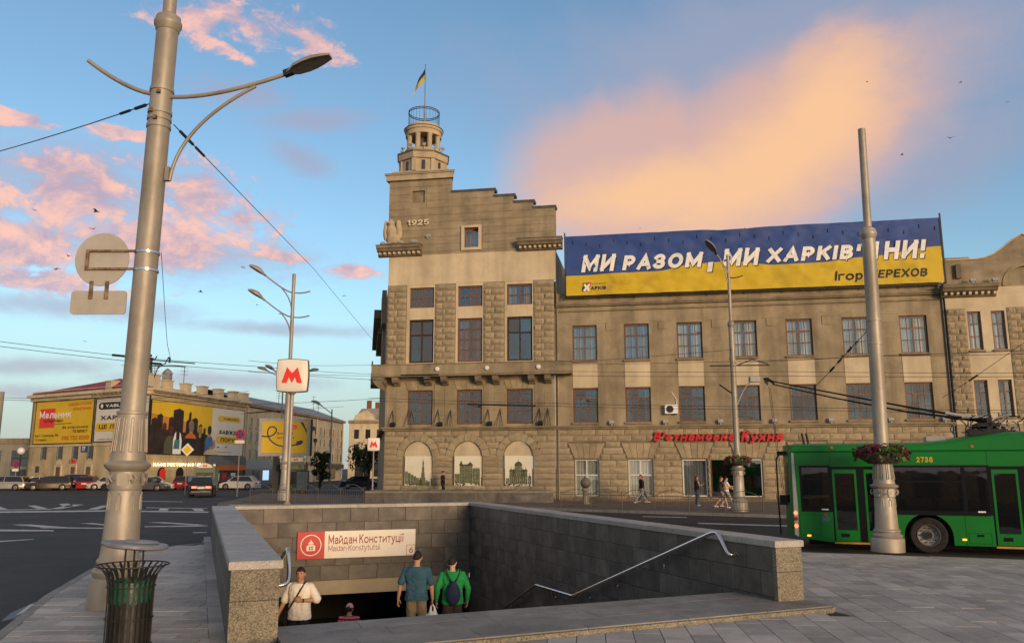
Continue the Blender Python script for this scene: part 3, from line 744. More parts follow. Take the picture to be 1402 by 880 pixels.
# coping slabs
def cope(x0, x1, y0, y1):
    q = MB(); c = .012; z0, z1 = ZT-CT, ZT
    q.add([(x0,y0,z0),(x1,y0,z0),(x1,y1,z0),(x0,y1,z0),(x0,y0,z1-c),(x1,y0,z1-c),(x1,y1,z1-c),(x0,y1,z1-c),(x0+c,y0+c,z1),(x1-c,y0+c,z1),(x1-c,y1-c,z1),(x0+c,y1-c,z1)],
          [(0,3,2,1),(0,1,5,4),(1,2,6,5),(2,3,7,6),(3,0,4,7),(4,5,9,8),(5,6,10,9),(6,7,11,10),(7,4,8,11),(8,9,10,11)])
    q.build('coping_slab', M['granite_cap'], ent)
for xa, xb in ((-TL-.03, .03), (EW-.03, EW+TR+.03)):
    y = -.09; n = 12; l = (EL+TB+.03+.09)/n
    for i in range(n): cope(xa, xb, y+.002, y+l-.002); y += l
x = .034; n = 6; l = (EW-.068)/n
for i in range(n): cope(x+.002, x+l-.002, EL-.03, EL+TB+.03); x += l
# platform slabs and its flamed front kerb
def plat(x, t): return (-1.20+x*.066)*(1-t) + (.60+x*.062)*t
xs = [-TL, .9, 2.4, 3.9, 5.5, 6.9, EW+TR+.02]
for row, (t0, t1) in enumerate(((0, .36), (.36, .70), (.70, 1))):
    off = (0, .5, .2)[row]
    cuts = [xs[0]] + [x_+off for x_ in xs[1:-1]] + [xs[-1]]
    for a, e in zip(cuts, cuts[1:]):
        g_ = .004
        if row > 0:
            a = max(a, .0); e = min(e, EW)
            if row == 1 and e > EW-.1: e = EW
        if e-a < .1: continue
        q = MB(); q.prism([(a+g_, plat(a, t0)+g_), (e-g_, plat(e, t0)+g_), (e-g_, plat(e, t1)-g_), (a+g_, plat(a, t1)-g_)], .10, .222+rnd.uniform(-.001,.001), 'z')
        q.build('platform_slab', M['granite_step'], ent)
for a, e in ((-TL, 1.1), (1.1, 2.9), (2.9, 4.7), (4.7, 6.4), (6.4, EW+TR+.02)):
    q = MB(); q.prism([(a+.002, plat(a,0)-.07), (e-.002, plat(e,0)-.07), (e-.002, plat(e,0)+.002), (a+.002, plat(a,0)+.002)], .10, .205, 'z'); q.build('platform_kerb', M['granite_tan'], ent)
# the stairs, a landing, then the lower flight
def step_z(y):
    if y < .75: return .22
    if y < 8.0: return .22-.14*math.ceil((y-.75)/.35-1e-6)
    z8 = .22-.14*21
    return z8 if y < 9.6 else z8-.14*min(9, math.ceil((y-9.6)/.35-1e-6))
y = .75; i = 0
while y < 12.7:
    l = .35
    if 8.0 <= y+.01 < 9.6: l = 1.6
    z = step_z(y+.1)
    q = MB(); q.box(0.0, EW, y-.02, y+l, z-.2, z); q.build('step', M['granite_step'], ent); y += l
zf = step_z(12.6)
ebox('tunnel_floor', 0, EW, 12.7, 26, zf-.2, zf, M['granite_dark'])
ebox('lintel', .0, EW, EL+.05, EL+.40, -1.62, -1.19, M['lintel'])
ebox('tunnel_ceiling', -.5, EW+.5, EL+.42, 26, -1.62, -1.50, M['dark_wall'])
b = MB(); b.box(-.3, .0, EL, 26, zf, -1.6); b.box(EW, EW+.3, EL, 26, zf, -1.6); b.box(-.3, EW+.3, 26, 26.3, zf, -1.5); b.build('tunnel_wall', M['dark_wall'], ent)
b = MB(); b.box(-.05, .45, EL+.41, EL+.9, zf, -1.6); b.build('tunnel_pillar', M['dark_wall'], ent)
# handrails
def rail(pts, parent): 
    q = MB(); q.tube(pts, .026, 10); return q
def smoothpath(pts, k=5):
    out = [Vector(pts[0])]
    for a, b_, c in zip(pts, pts[1:], pts[2:]):
        a, b_, c = Vector(a), Vector(b_), Vector(c); r_ = min(.09, (a-b_).length*.45, (c-b_).length*.45)
        p = b_ + (a-b_).normalized()*r_; q = b_ + (c-b_).normalized()*r_
        for i in range(k+1): t = i/k; out.append(p*(1-t)**2 + b_*2*t*(1-t) + q*t*t)
    out.append(Vector(pts[-1])); return out
xr = EW-.14
hr = MB(); hr.tube(smoothpath([(EW-.02,1.00,.845), (xr,1.02,.84), (xr,1.16,1.0), (xr,1.33,1.19), (xr,1.50,1.17), (xr,7.46,-.71), (xr,9.81,-.75), (xr,12.6,-1.85)]), .036, 12)
hr.lathe([(.06,0),(.06,.012)], 14, (0,0,0), 0, True, Matrix.Translation((EW-.004,1.0,.845)) @ Matrix.Rotation(-PI/2, 4, 'Y'))
hro = hr.build('handrail', M['steel'], ent, 40)
for yb in (3.32, 5.31, 6.7, 8.7, 11.6):
    zb = 1.17-(yb-1.5)*(1.88/5.96) if yb < 7.46 else (-.73 if yb < 9.8 else -.75-(yb-9.81)*.394)
    q = MB(); q.tube(smoothpath([(xr,yb,zb), (xr+.01,yb+.04,zb-.17), (EW-.01,yb+.06,zb-.20)]), .018, 8)
    q.lathe([(.045,0),(.045,.012)], 12, (0,0,0), 0, True, Matrix.Translation((EW-.004,yb+.06,zb-.20)) @ Matrix.Rotation(-PI/2, 4, 'Y'))
    q.build('bracket', M['steel'], hro, 40)
hl = MB(); hl.tube(smoothpath([(.01,.62,.74), (.17,.64,.76), (.19,.72,.90), (.17,.82,1.20), (.16,.98,1.17), (.16,7.4,-.71), (.16,9.8,-.75), (.16,12.6,-1.85)]), .03, 10)
hl.build('handrail', M['steel'], ent, 40)

# station board on the back wall
brd = thing('station_sign', 'long white and red station name board fixed to the back wall of the stairway', 'sign', tuple(eloc(1.95, EL-.03, -.50)), EA)
w_, h_ = 3.78, .83
b = MB(); b.box(.842, w_, -.06, -.002, 0, h_); b.build('board', M['signwhite'], brd)
b = MB(); b.box(0, .84, -.062, -.002, 0, h_); b.build('red_panel', M['red'], brd)
b = MB(); n = 40; c = (.42, h_/2)
for i in range(n):
    a0, a1 = 2*PI*i/n, 2*PI*(i+1)/n
    b.add([(c[0]+r_*math.cos(a), -.066, c[1]+r_*math.sin(a)) for a in (a0, a1) for r_ in (.325, .297)], [(0,1,3,2)])
def flat(pts, y=-.066): b.add([(c[0]+x_, y, c[1]+z_) for x_, z_ in pts], [tuple(range(len(pts)))])
flat([(-.135,-.17),(.135,-.17),(.135,-.03),(-.135,-.03)]); flat([(-.135,-.03),(.135,-.03),(.11,.0),(-.11,.0)]); flat([(-.07,0),(.07,0),(.07,.06),(-.07,.06)])
flat([(-.085,.06),(.085,.06),(.04,.11),(-.04,.11)]); flat([(-.03,.11),(.03,.11),(.0,.175)])
b.build('emblem', M['signwhite'], brd)
b = MB()
for x_ in (-.062, .012):
    flat([(x_,-.075),(x_+.05,-.075),(x_+.05,-.03),(x_,-.03)], -.068); flat([(x_,-.14),(x_+.05,-.14),(x_+.05,-.085),(x_,-.085)], -.068)
flat([(-.045,.015),(-.015,.015),(-.015,.045),(-.045,.045)], -.068); flat([(.015,.015),(.045,.015),(.045,.045),(.015,.045)], -.068)
b.build('emblem_window', M['red'], brd)
lettering('lettering', 'Майдан Конституції', .96+1.215, -.061, .545, 2.43, .36, M['dred'], brd, bold=.012)
lettering('lettering', 'Maidan Konstytutsii', .96+.82, -.061, .285, 1.64, .235, M['dred'], brd, bold=.001)
lettering('lettering', '6', 3.64, -.061, .17, .13, .19, M['dred'], brd, bold=.008)
b = MB(); x0, x1, z0, z1 = 3.48, 3.772, .015, .335
for q in ((x0,x1,z0,z0+.012),(x0,x1,z1-.012,z1),(x0,x0+.012,z0+.012,z1-.012),(x1-.012,x1,z0+.012,z1-.012)): b.box(q[0], q[1], -.064, -.061, q[2], q[3])
b.build('number_frame', M['dred'], brd)

# ================================================================== CORNER BUILDING
bld = thing('corner_building', 'brown stone public building with stepped gable, lantern turret and long wing', 'building', tuple(FO), FA)
def bb(name, m, smooth=None):
    def f(b): return b.build(name, m, bld, smooth)
    return f
def wall_holes(x0, x1, z0, z1, holes, y, depth, b, mat=0):
    """front skin of a wall with rectangular openings and their reveals; front at y, depth going in"""
    xs = sorted({x0, x1} | {v for h in holes for v in h[:2] if x0 < v < x1}); zs = sorted({z0, z1} | {v for h in holes for v in h[2:] if z0 < v < z1})
    inh = lambda cx, cz: any(h[0] < cx < h[1] and h[2] < cz < h[3] for h in holes)
    for i in range(len(xs)-1):
        for j in range(len(zs)-1):
            if not inh((xs[i]+xs[i+1])/2, (zs[j]+zs[j+1])/2):
                b.add([(xs[i],y,zs[j]),(xs[i+1],y,zs[j]),(xs[i+1],y,zs[j+1]),(xs[i],y,zs[j+1])], [(0,1,2,3)], mat)
    for a, c, d, e in holes:
        b.add([(a,y,d),(c,y,d),(c,y+depth,d),(a,y+depth,d),(a,y,e),(c,y,e),(c,y+depth,e),(a,y+depth,e)], [(0,3,2,1)[::-1],(4,5,6,7)[::-1],(0,4,7,3)[::-1],(1,2,6,5)[::-1]], mat)
def window(x0, x1, z0, z1, y, cols, rows, frame='brown_wood', glass_='glass', cover=None, fw=.09, mw=.045, cross=None, sill=None, room=True, parent=bld, open_pane=None):
    """glazed window filling an opening: rows are fractions from the top; frame mesh with sub-parts pane, curtain, sill"""
    b = MB(); d = .10
    b.box(x0, x1, y, y+d, z0, z0+fw); b.box(x0, x1, y, y+d, z1-fw, z1); b.box(x0, x0+fw, y+.001, y+d-.001, z0+fw, z1-fw); b.box(x1-fw, x1, y+.001, y+d-.001, z0+fw, z1-fw)
    zr = []; acc = 0
    for r_ in rows[:-1]: acc += r_; zr.append(z1-fw-(z1-z0-2*fw)*acc)
    for k, z in enumerate(zr):
        t = mw*1.7 if k == 0 else mw
        b.box(x0+fw, x1-fw, y+.012, y+d-.012, z-t/2, z+t/2)
    for i in range(1, cols):
        x = x0+fw+(x1-x0-2*fw)*i/cols; t = mw*(1.7 if cols % 2 == 0 and i == cols//2 else 1)
        b.box(x-t/2, x+t/2, y+.02, y+d-.02, z0+fw, z1-fw)
    w = b.build('window', M[frame], parent)
    g = MB(); nc = 2 if cols % 2 == 0 else 1; zs_ = [z0+fw] + sorted(zr[:1]) + [z1-fw]
    for i in range(nc):                                         # each casement hangs a little differently and mirrors another bit of sky
        for zA, zB in zip(zs_, zs_[1:]):
            a_, c_ = x0+fw+(x1-x0-2*fw)*i/nc, x0+fw+(x1-x0-2*fw)*(i+1)/nc; t1, t2 = rnd.uniform(-.012,.012), rnd.uniform(-.010,.016)
            g.add([(a_,y+.055-t1-t2,zA),(c_,y+.055+t1-t2,zA),(c_,y+.055+t1+t2,zB),(a_,y+.055-t1+t2,zB)], [(0,1,2,3)])
    g.build('pane', M[glass_], w)
    if cover:
        kind, gap = cover
        n = max(8, int((x1-x0)/.07)); c = MB(); rr = random.Random(int(x0*100)+int(z0*10)); vs = []
        yy = y+.24
        segs = [(x0-.05, x1+.05)] if gap == 0 else [(x0-.05, (x0+x1)/2-gap/2), ((x0+x1)/2+gap/2, x1+.05)]
        for sx0, sx1 in segs:
            n = max(6, int((sx1-sx0)/.06)); vs = []
            for i in range(n+1):
                x = sx0+(sx1-sx0)*i/n; q = yy+.035*math.sin(i*2.1+rr.random())+.02*rr.random()
                vs += [(x, q, z0-.02), (x, q+.01, z1+.02)]
            c.add(vs, [(2*i, 2*i+2, 2*i+3, 2*i+1) for i in range(n)])
        c.build('curtain', M[kind], w)
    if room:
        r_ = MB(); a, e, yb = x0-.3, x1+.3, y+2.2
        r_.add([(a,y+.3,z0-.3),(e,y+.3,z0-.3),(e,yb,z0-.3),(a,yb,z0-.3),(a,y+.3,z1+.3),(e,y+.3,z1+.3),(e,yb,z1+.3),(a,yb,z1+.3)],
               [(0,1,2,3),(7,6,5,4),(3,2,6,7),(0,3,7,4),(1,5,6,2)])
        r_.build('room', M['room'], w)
    if sill:
        s = MB(); s.box(x0-.08, x1+.08, sill-.14, y, z0-.13, z0-.005); s.build('sill', M['cornice'], w)
    return w

# rock faced stone, a few shapes shared by every block
def rock(seed):
    r_ = random.Random(seed); b = MB(); nx, nz = 5, 3; vs = []
    for j in range(nz+1):
        for i in range(nx+1):
            e = i in (0, nx) or j in (0, nz)
            vs.append((i/nx, (-.35 if e else -.75-.45*r_.random()) , j/nz))
    o = len(vs); fs = [(j*(nx+1)+i, j*(nx+1)+i+1, (j+1)*(nx+1)+i+1, (j+1)*(nx+1)+i) for j in range(nz) for i in range(nx)]
    vs += [(0,0,0),(1,0,0),(1,0,1),(0,0,1)]
    bot = list(range(nx+1)); top = [nz*(nx+1)+i for i in range(nx+1)]; lf = [j*(nx+1) for j in range(nz+1)]; rt = [j*(nx+1)+nx for j in range(nz+1)]
    fs += [tuple([o, o+1] + bot[::-1]), tuple([o+2, o+3] + top), tuple([o+3, o] + lf), tuple([o+1, o+2] + rt[::-1])]
    b.add(vs, fs); return b.mesh('stone_block', M['stone'])
ROCK = [rock(i) for i in range(7)]
stone_rest = {}
def block(name, x, z, w, h, y, t=.10):
    g_ = .016
    me = rnd.choice(ROCK)
    return link(name, me, bld, (x+g_, y, z+g_), None, (w-2*g_, t*rnd.uniform(.8, 1.15), h-2*g_))
def voussoir(name, pts, y0, y1):
    b = MB(); n = len(pts); cx = sum(p[0] for p in pts)/n; cz = sum(p[1] for p in pts)/n
    q = [((p[0]-cx)*.975+cx, (p[1]-cz)*.975+cz) for p in pts]; q2 = [((p[0]-cx)*.90+cx, (p[1]-cz)*.92+cz) for p in pts]
    vs = [(p[0], y0, p[1]) for p in q] + [(p[0], y1+.02, p[1]) for p in q] + [(p[0], y1-rnd.uniform(0,.012), p[1]) for p in q2]
    fs = [(i, n+i, n+(i+1) % n, (i+1) % n) for i in range(n)] + [(n+i, 2*n+i, 2*n+(i+1) % n, n+(i+1) % n) for i in range(n)] + [tuple(range(2*n, 3*n))[::-1]]
    a = sum((pts[i][0]*pts[(i+1) % n][1]-pts[(i+1) % n][0]*pts[i][1]) for i in range(n))
    if a > 0: fs = [f[::-1] for f in fs]
    b.add(vs, fs); return b.build(name, M['stone'], bld)

TX = [(-11.63,-9.82), (-8.08,-6.29), (-4.55,-2.74)]            # the three tower axes
UX = [(i*3.53+.02, i*3.53+1.70) for i in range(7)]              # the seven axes of the long wing
AX = [-10.82, -7.29, -3.76]                                     # arch centres
# --- tower wall skin
b = MB()
holes = [(a, c, 13.55, 15.03) for a, c in TX] + [(a, c, 9.60, 12.70) for a, c in TX]
wall_holes(-13.25, -1.2, 8.45, 15.25, holes, 0, .35, b)
bb('upper_wall', M['pale'])(b)
b = MB(); wall_holes(-13.25, -1.2, 4.95, 8.45, [(a, c, 5.28, 7.64) for a, c in TX], 0, .3, b); bb('middle_wall', M['plaster'])(b)
b = MB(); wall_holes(-13.25, -1.2, .10, 4.95, [(a-1.0, a+1.0, .92, 4.11) for a in AX], .02, .35, b)
for a in AX:                                                    # arch spandrels
    n = 16
    for s_ in (-1, 1):
        arc = [(a+s_*math.cos(PI/2*i/n)*1.0, 3.11+math.sin(PI/2*i/n)*1.0) for i in range(n+1)]
        for i in range(n):
            p, q = arc[i], arc[i+1]
            quad = [(p[0],.02,p[1]),(q[0],.02,q[1]),(q[0],.02,4.11),(p[0],.02,4.11)]
            b.add(quad, [(0,1,2,3) if s_ < 0 else (3,2,1,0)])
            b.add([(p[0],.02,p[1]),(q[0],.02,q[1]),(q[0],.30,q[1]),(p[0],.30,p[1])], [(3,2,1,0) if s_ < 0 else (0,1,2,3)])
bb('ground_wall', M['joint'])(b)
b = MB(); wall_holes(-13.25, -1.08, 15.25, 17.45, [], -.02, .1, b); b.add([(-13.25,-.02,15.25),(-1.08,-.02,15.25),(-1.08,.1,15.25),(-13.25,.1,15.25)], [(0,3,2,1)])
bb('attic_band', M['pale'])(b)
# stepped gable
b = MB()
prof = [(-13.32,17.45), (-1.08,17.45), (-1.08,20.55), (-2.60,20.55), (-2.60,21.05), (-4.0,21.05), (-4.0,21.58), (-5.44,21.58), (-5.44,22.08), (-8.58,22.08), (-8.58,23.1), (-13.32,23.1)]
gh = [(-7.80,-6.42,17.70,19.42), (-11.57,-10.63,21.36,22.30)]
segs = [(-13.32,-8.58,23.1), (-8.58,-5.44,22.08), (-5.44,-4.0,21.58), (-4.0,-2.6,21.05), (-2.6,-1.08,20.55)]
for a, c, zt in segs:
    wall_holes(a, c, 17.45, zt, [h for h in gh if h[0] >= a and h[1] <= c], -.04, .3, b)
    b.add([(a,-.04,zt),(c,-.04,zt),(c,.3 if zt > 23 else .6,zt),(a,.3 if zt > 23 else .6,zt)], [(0,1,2,3)])
b.box(-1.081,-1.08,-.04,.6,17.45,20.55)
b.box(-8.58,-1.08,.6,.65,17.45,20.5)
bb('stepped_gable', M['plaster_tower'])(b)
def trap(b, x0, x1, y0, y1, z0, z1): b.prism([(x0,y0),(x1,y0),(x1-.32*(y1-y0),y1),(x0+.1,y1)], z0, z1, 'z')
b = MB(); trap(b, -13.315, -8.60, .16, 3.3, 17.45, 23.098)                  # turret shaft, narrowing to the back
bb('turret_wall', M['plaster_tower'])(b)
# projecting shallow rusticated bands of the gable
for k in range(10):
    z = 17.62+k*.55
    for a, c, zt in segs:
        if z+.47 > zt-.05: continue
        parts = [(a+.0, c-.0)]
        for h in gh:
            if h[0] >= a and h[1] <= c and h[2]-.16 < z+.5 and h[3]+.16 > z: parts = [(a, h[0]-.16), (h[1]+.16, c)]
        if abs(z-19.8) < .5 and a < -12: parts = [(a, -12.1), (-10.0, c)] if False else parts
        for p, q in parts:
            d = MB(); d.prism([(-.04, z), (-.075, z+.05), (-.082, z+.47), (-.04, z+.525)], p, q, 'x'); d.build('stucco_band', M['plaster_tower'], bld, 30)
for a, c, zt in segs[1:]:
    d = MB(); d.box(a-.05, c+.10, -.16, .7, zt, zt+.07); d.box(a-.05, c+.08, -.10, .7, zt-.10, zt-.002); d.build('step_coping', M['lead'], bld)
window(-7.62,-6.58,17.86,19.27,.10,2,[.12,.88],'brown_wood','glass',None,.07)
d = MB(); x0, x1, z0, z1 = -7.84,-6.38,17.62,19.45
for q in ((x0,x0+.2,z0,z1),(x1-.2,x1,z0,z1),(x0+.2,x1-.2,z1-.16,z1),(x0+.2,x1-.2,z0,z0+.2)): d.box(q[0],q[1],-.16,.1,q[2],q[3])
d.build('window_surround', M['pale'], bld)
d = MB(); d.add([(-11.57,.14,21.36),(-10.63,.14,21.36),(-10.63,.14,22.30),(-11.57,.14,22.30)], [(0,1,2,3)]); d.build('boarded_opening', M['cornice'], bld)
lettering('date_numerals', '1925', -11.05, -.16, 19.84, 1.62, .44, M['drum2'], bld, bold=.02, depth=.09)
# turret cornice
b = MB()
for (x0, x1, y0, y1, z0, z1) in ((-13.52,-8.42,-.30,3.5,23.1,23.50), (-13.60,-8.34,-.40,3.6,23.50,23.58), (-13.2,-8.85,.0,3.4,23.58,23.9)): trap(b, x0, x1, y0, y1, z0, z1)
bb('turret_cornice', M['drum'])(b)
b = MB(); trap(b, -13.63,-8.31,-.43,3.62,23.582,23.615); bb('turret_flashing', M['lead'])(b)
# octagonal drum
TCX, TCY = -11.32, 1.75
def octa(r0, z0, z1, name, m, r1=None, n=8, ph=PI/8):
    d = MB(); r1 = r1 or r0
    p = [(TCX+r0*math.cos(ph+2*PI*i/n), TCY+r0*math.sin(ph+2*PI*i/n)) for i in range(n)]; q = [(TCX+r1*math.cos(ph+2*PI*i/n), TCY+r1*math.sin(ph+2*PI*i/n)) for i in range(n)]
    d.add([(x,y,z0) for x,y in p] + [(x,y,z1) for x,y in q], [(i,(i+1)%n,n+(i+1)%n,n+i) for i in range(n)] + [tuple(range(n))[::-1], tuple(range(n,2*n))])
    return d.build(name, m, bld)
OFF = R(16.8)
octa(1.80, 23.9, 24.9, 'drum', M['drum'], None, 8, PI/8+OFF)
for i in range(8):                                              # corner strips and slit windows
    a = PI/8+2*PI*i/8+OFF; d = MB(); d.box(-.16,.16,-.10,.10,0,.985, 0, Matrix.Translation((TCX+1.77*math.cos(a), TCY+1.77*math.sin(a), 23.9)) @ Matrix.Rotation(a-PI/2, 4, 'Z')); d.build('drum_pilaster', M['drum'], bld)
    a = 2*PI*i/8+OFF; d = MB(); Mx = Matrix.Translation((TCX+1.64*math.cos(a), TCY+1.64*math.sin(a), 24.03)) @ Matrix.Rotation(a+PI/2, 4, 'Z')
    d.box(-.13,.13,-.045,.05,0,.72,0,Mx); d.build('slit_window', M['window_far'], bld)
octa(1.96, 24.9, 25.36, 'drum_cornice', M['drum'], 2.02, 8, PI/8+OFF); octa(2.10, 25.362, 25.45, 'drum_flashing', M['lead'], None, 8, PI/8+OFF); octa(2.0, 25.452, 25.74, 'drum_roof', M['drum'], 1.48, 8, PI/8+OFF)
d = MB(); d.lathe([(1.42,25.68),(1.42,25.90),(.9,25.90)], 32, (TCX,TCY,0)); d.build('lantern_base', M['drum'], bld, 40)
for i in range(8):
    a = PI/8+2*PI*i/8+OFF; d = MB(); d.lathe([(.23,0),(.23,.06),(.195,.09),(.185,1.06),(.22,1.11),(.22,1.19)], 14, (TCX+1.14*math.cos(a), TCY+1.14*math.sin(a), 25.90)); d.build('lantern_column', M['drum'], bld, 40)
d = MB(); d.lathe([(.42,25.9),(.42,27.1)], 16, (TCX,TCY,0)); d.build('lantern_core', M['joint'], bld, 40)
d = MB(); d.lathe([(1.36,27.08),(1.36,27.42),(1.44,27.45),(1.47,27.62)], 36, (TCX,TCY,0)); d.lathe([(1.32,27.67),(1.28,27.93),(.3,28.0)], 36, (TCX,TCY,0)); d.build('entablature', M['drum'], bld, 40)
d = MB(); d.lathe([(1.50,27.622),(1.52,27.66),(1.3,27.68)], 36, (TCX,TCY,0)); d.build('entablature_flashing', M['lead'], bld, 40)
d = MB(); rr = 1.17
for z in (29.18, 29.05): d.tube([(TCX+rr*math.cos(2*PI*i/32), TCY+rr*math.sin(2*PI*i/32), z) for i in range(33)], .03, 6)
for i in range(28): a = 2*PI*i/28; d.tube([(TCX+rr*math.cos(a), TCY+rr*math.sin(a), 27.9), (TCX+rr*math.cos(a), TCY+rr*math.sin(a), 29.17)], .012, 4)
d.build('roof_railing', M['iron'], bld)
for a in (-2.5,-1.9,-1.25,-.7,-.2,3.3):                         # spotlights round the lantern
    d = MB(); d.box(-.12,.12,-.10,.12,-.09,.09,0,Matrix.Translation((TCX+1.62*math.cos(a), TCY+1.62*math.sin(a), 26.02)) @ Matrix.Rotation(a+PI/2,4,'Z') @ Matrix.Rotation(.5,4,'X')); d.tube([(TCX+1.62*math.cos(a),TCY+1.62*math.sin(a),25.6),(TCX+1.62*math.cos(a),TCY+1.62*math.sin(a),25.97)],.025,5)
    d.build('spotlight', M['grey_plastic'], bld)
# flag on the turret
fl = thing('flag', 'blue and yellow flag hanging from its pole on top of the turret', 'flag', tuple(floc(TCX+.05, TCY, 27.95)), FA)
d = MB(); d.tube([(0,0,0),(0,0,5.15)], [.055,.04], 8); d.ball((0,0,5.18),.07); d.build('flagpole', M['pole_far'], fl, 40)
d = MB(); nx, nz = 12, 10; vs = []
for j in range(nz+1):
    for i in range(nx+1):
        s_ = i/nx; t = j/nz
        # cloth fastened along the pole, the free end sagging down and to the left
        x = -s_*(.72+.34*t)*.95; z = 4.98 - t*1.0 - s_*(1.25-.10*t) ; y = .12*math.sin(s_*7+t*2)*s_
        vs.append((x, y, z))
for j in range(nz):
    for i in range(nx): d.add([vs[j*(nx+1)+i], vs[j*(nx+1)+i+1], vs[(j+1)*(nx+1)+i+1], vs[(j+1)*(nx+1)+i]], [(0,1,2,3)], 0 if j < 5 else 1)
d.build('cloth', [M['flagblue'], M['yellow']], fl, 60)

# --- bracketed cornices beside the gable
def cornice_piece(x0, x1, z0, y, side=0):
    b = MB(); d_ = [( .0, z0), (.0, z0+.75), (.72, z0+.75), (.72, z0+.58), (.60, z0+.50), (.52, z0+.36), (.26, z0+.30), (.20, z0+.06)]
    b.prism([(y-p[0], p[1]) for p in d_], x0, x1, 'x')
    o = b.build('bracket_cornice', M['cornice'], bld)
    n = int((x1-x0)/.34)
    for i in range(n):
        x = x0+.12+(x1-x0-.36)*i/max(1,n-1); d = MB(); d.box(x, x+.15, y-.46, y-.2, z0+.13, z0+.298); d.build('dentil', M['pale'], o)
    d = MB(); d.box(x0-.04, x1+.04, y-.78, y, z0+.752, z0+.79); d.build('flashing', M['lead'], o)
cornice_piece(-14.0,-10.75,17.35,-.04); cornice_piece(-3.7,-.55,17.35,-.04)
# --- carved pilaster stones
for a, c in ((-13.25,-11.85), (-9.72,-8.24), (-6.19,-4.72), (-2.64,-1.2)):
    n = 13; h = (15.22-9.42)/n
    for k in range(n):
        x = a; ws = [.52,.48] if k % 2 == 0 else [.36,.64]
        if k == n-1 and rnd.random() < .6: ws = [1.0]
        for w in ws: block('pilaster_block', x, 9.42+k*h, (c-a)*w, h, 0.0, .13); x += (c-a)*w
    d = MB(); d.box(a-.02, c+.02, -.015, .03, 9.4, 15.25); d.build('pilaster', M['joint'], bld)
# --- tower windows
for i, (a, c) in enumerate(TX):
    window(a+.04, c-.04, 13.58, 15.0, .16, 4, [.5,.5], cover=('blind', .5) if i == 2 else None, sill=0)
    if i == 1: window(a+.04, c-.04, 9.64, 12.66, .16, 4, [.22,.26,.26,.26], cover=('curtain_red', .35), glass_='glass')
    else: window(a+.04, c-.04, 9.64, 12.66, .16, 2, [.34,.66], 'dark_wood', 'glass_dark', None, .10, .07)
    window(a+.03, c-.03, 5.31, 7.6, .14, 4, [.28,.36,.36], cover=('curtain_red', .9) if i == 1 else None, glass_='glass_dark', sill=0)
    d = MB(); d.box(a+.0, c-.0, -.012, .05, 12.72, 13.50); d.build('spandrel_panel', M['pale'], bld)
# panel grooves between middle windows: ashlar courses
for x0, x1 in ((-13.2,-11.72),(-9.72,-8.18),(-6.19,-4.65),(-2.64,-1.25)):
    for k in range(4):
        z = 5.2+k*.72; hh = .70
        for p, q in ((x0+.05, (x0+x1)/2-.01), ((x0+x1)/2+.01, x1-.05)):
            d = MB(); d.box(p, q, -.03, .01, z, z+hh); d.build('ashlar_panel', M['plaster'], bld)
for a, c in TX:                                                 # fan shaped heads above the middle windows
    m_ = (a+c)/2
    for k in range(5):
        t0, t1 = -1+k*.4, -1+(k+1)*.4; w0 = (c-a)/2
        voussoir('window_voussoir', [(m_+t0*w0, 7.66), (m_+t1*w0, 7.66), (m_+t1*(w0+.22), 8.32), (m_+t0*(w0+.22), 8.32)], .0, -.04)
# --- balcony slab on corbels
b = MB(); b.box(-14.0,.02,-.95,.0,8.62,9.36); bb('balcony', M['plaster'])(b)
b = MB(); b.box(-14.05,.07,-1.0,.02,9.362,9.43); b.box(-14.03,.05,-.98,.01,8.54,8.618); bb('balcony_coping', M['cornice'])(b)
for u in (-13.35,-12.35,-10.05,-8.85,-6.42,-5.22,-2.75,-1.62):
    d = MB(); d.prism([(.0,7.95),(.0,8.54),(-.80,8.54),(-.80,8.30),(-.66,8.16),(-.40,8.10),(-.22,7.98)], u-.21, u+.21, 'x'); d.build('corbel', M['cornice'], bld)
b = MB(); b.prism([(-14.0,8.54),(-13.3,8.54),(-13.3,7.7),(-13.42,7.75),(-13.7,8.0),(-13.95,8.35)], -.9, 0, 'y'); bb('corner_bracket', M['cornice'])(b)
for u in (-9.25, -5.75, -2.2):
    d = MB(); d.lathe([(.16,0),(.16,.10),(.10,.16)], 14, (0,0,0), 0, True, Matrix.Translation((u,-.95,9.02)) @ Matrix.Rotation(PI/2,4,'X')); d.build('wall_lamp', M['lampglass'], bld, 40)
# --- string course, floodlights and struts
b = MB(); b.box(-13.42,-1.15,-.34,.0,4.98,5.10); b.box(-13.34,-1.19,-.20,.0,4.86,4.979); bb('string_course', M['cornice'])(b)
b = MB(); b.box(-1.149,24.0,-.16,.15,4.98,5.08); b.box(-1.149,24.0,-.06,.15,4.86,4.979); bb('string_course', M['cornice'])(b)
def floodlight(u, y, z, m='grey_plastic'):
    d = MB(); d.box(-.16,.16,-.12,.10,0,.24,0,Matrix.Translation((u,y,z+.08)) @ Matrix.Rotation(-.6,4,'X')); d.box(u-.05,u+.05,y-.03,y+.03,z,z+.12); d.build('floodlight', M[m], bld)
for u in (-12.6,-9.2,-5.7,-2.2): floodlight(u, -.24, 5.10, 'iron')
for u in (2.6,6.15,9.7,13.1,16.6,20.2,23.4): floodlight(u, -.06, 5.08)
for u in (-12.95,-11.75,-9.65,-8.3,-6.1,-4.8,-2.55,-1.5):
    d = MB(); s_ = .5 if rnd.random() < .5 else -.4
    d.tube([(u,-.30,5.12),(u+s_*.5,-.04,6.3)], .022, 5); d.tube([(u+s_,-.30,5.12),(u+s_*.5,-.04,6.3)], .022, 5); d.build('strut', M['iron'], bld)
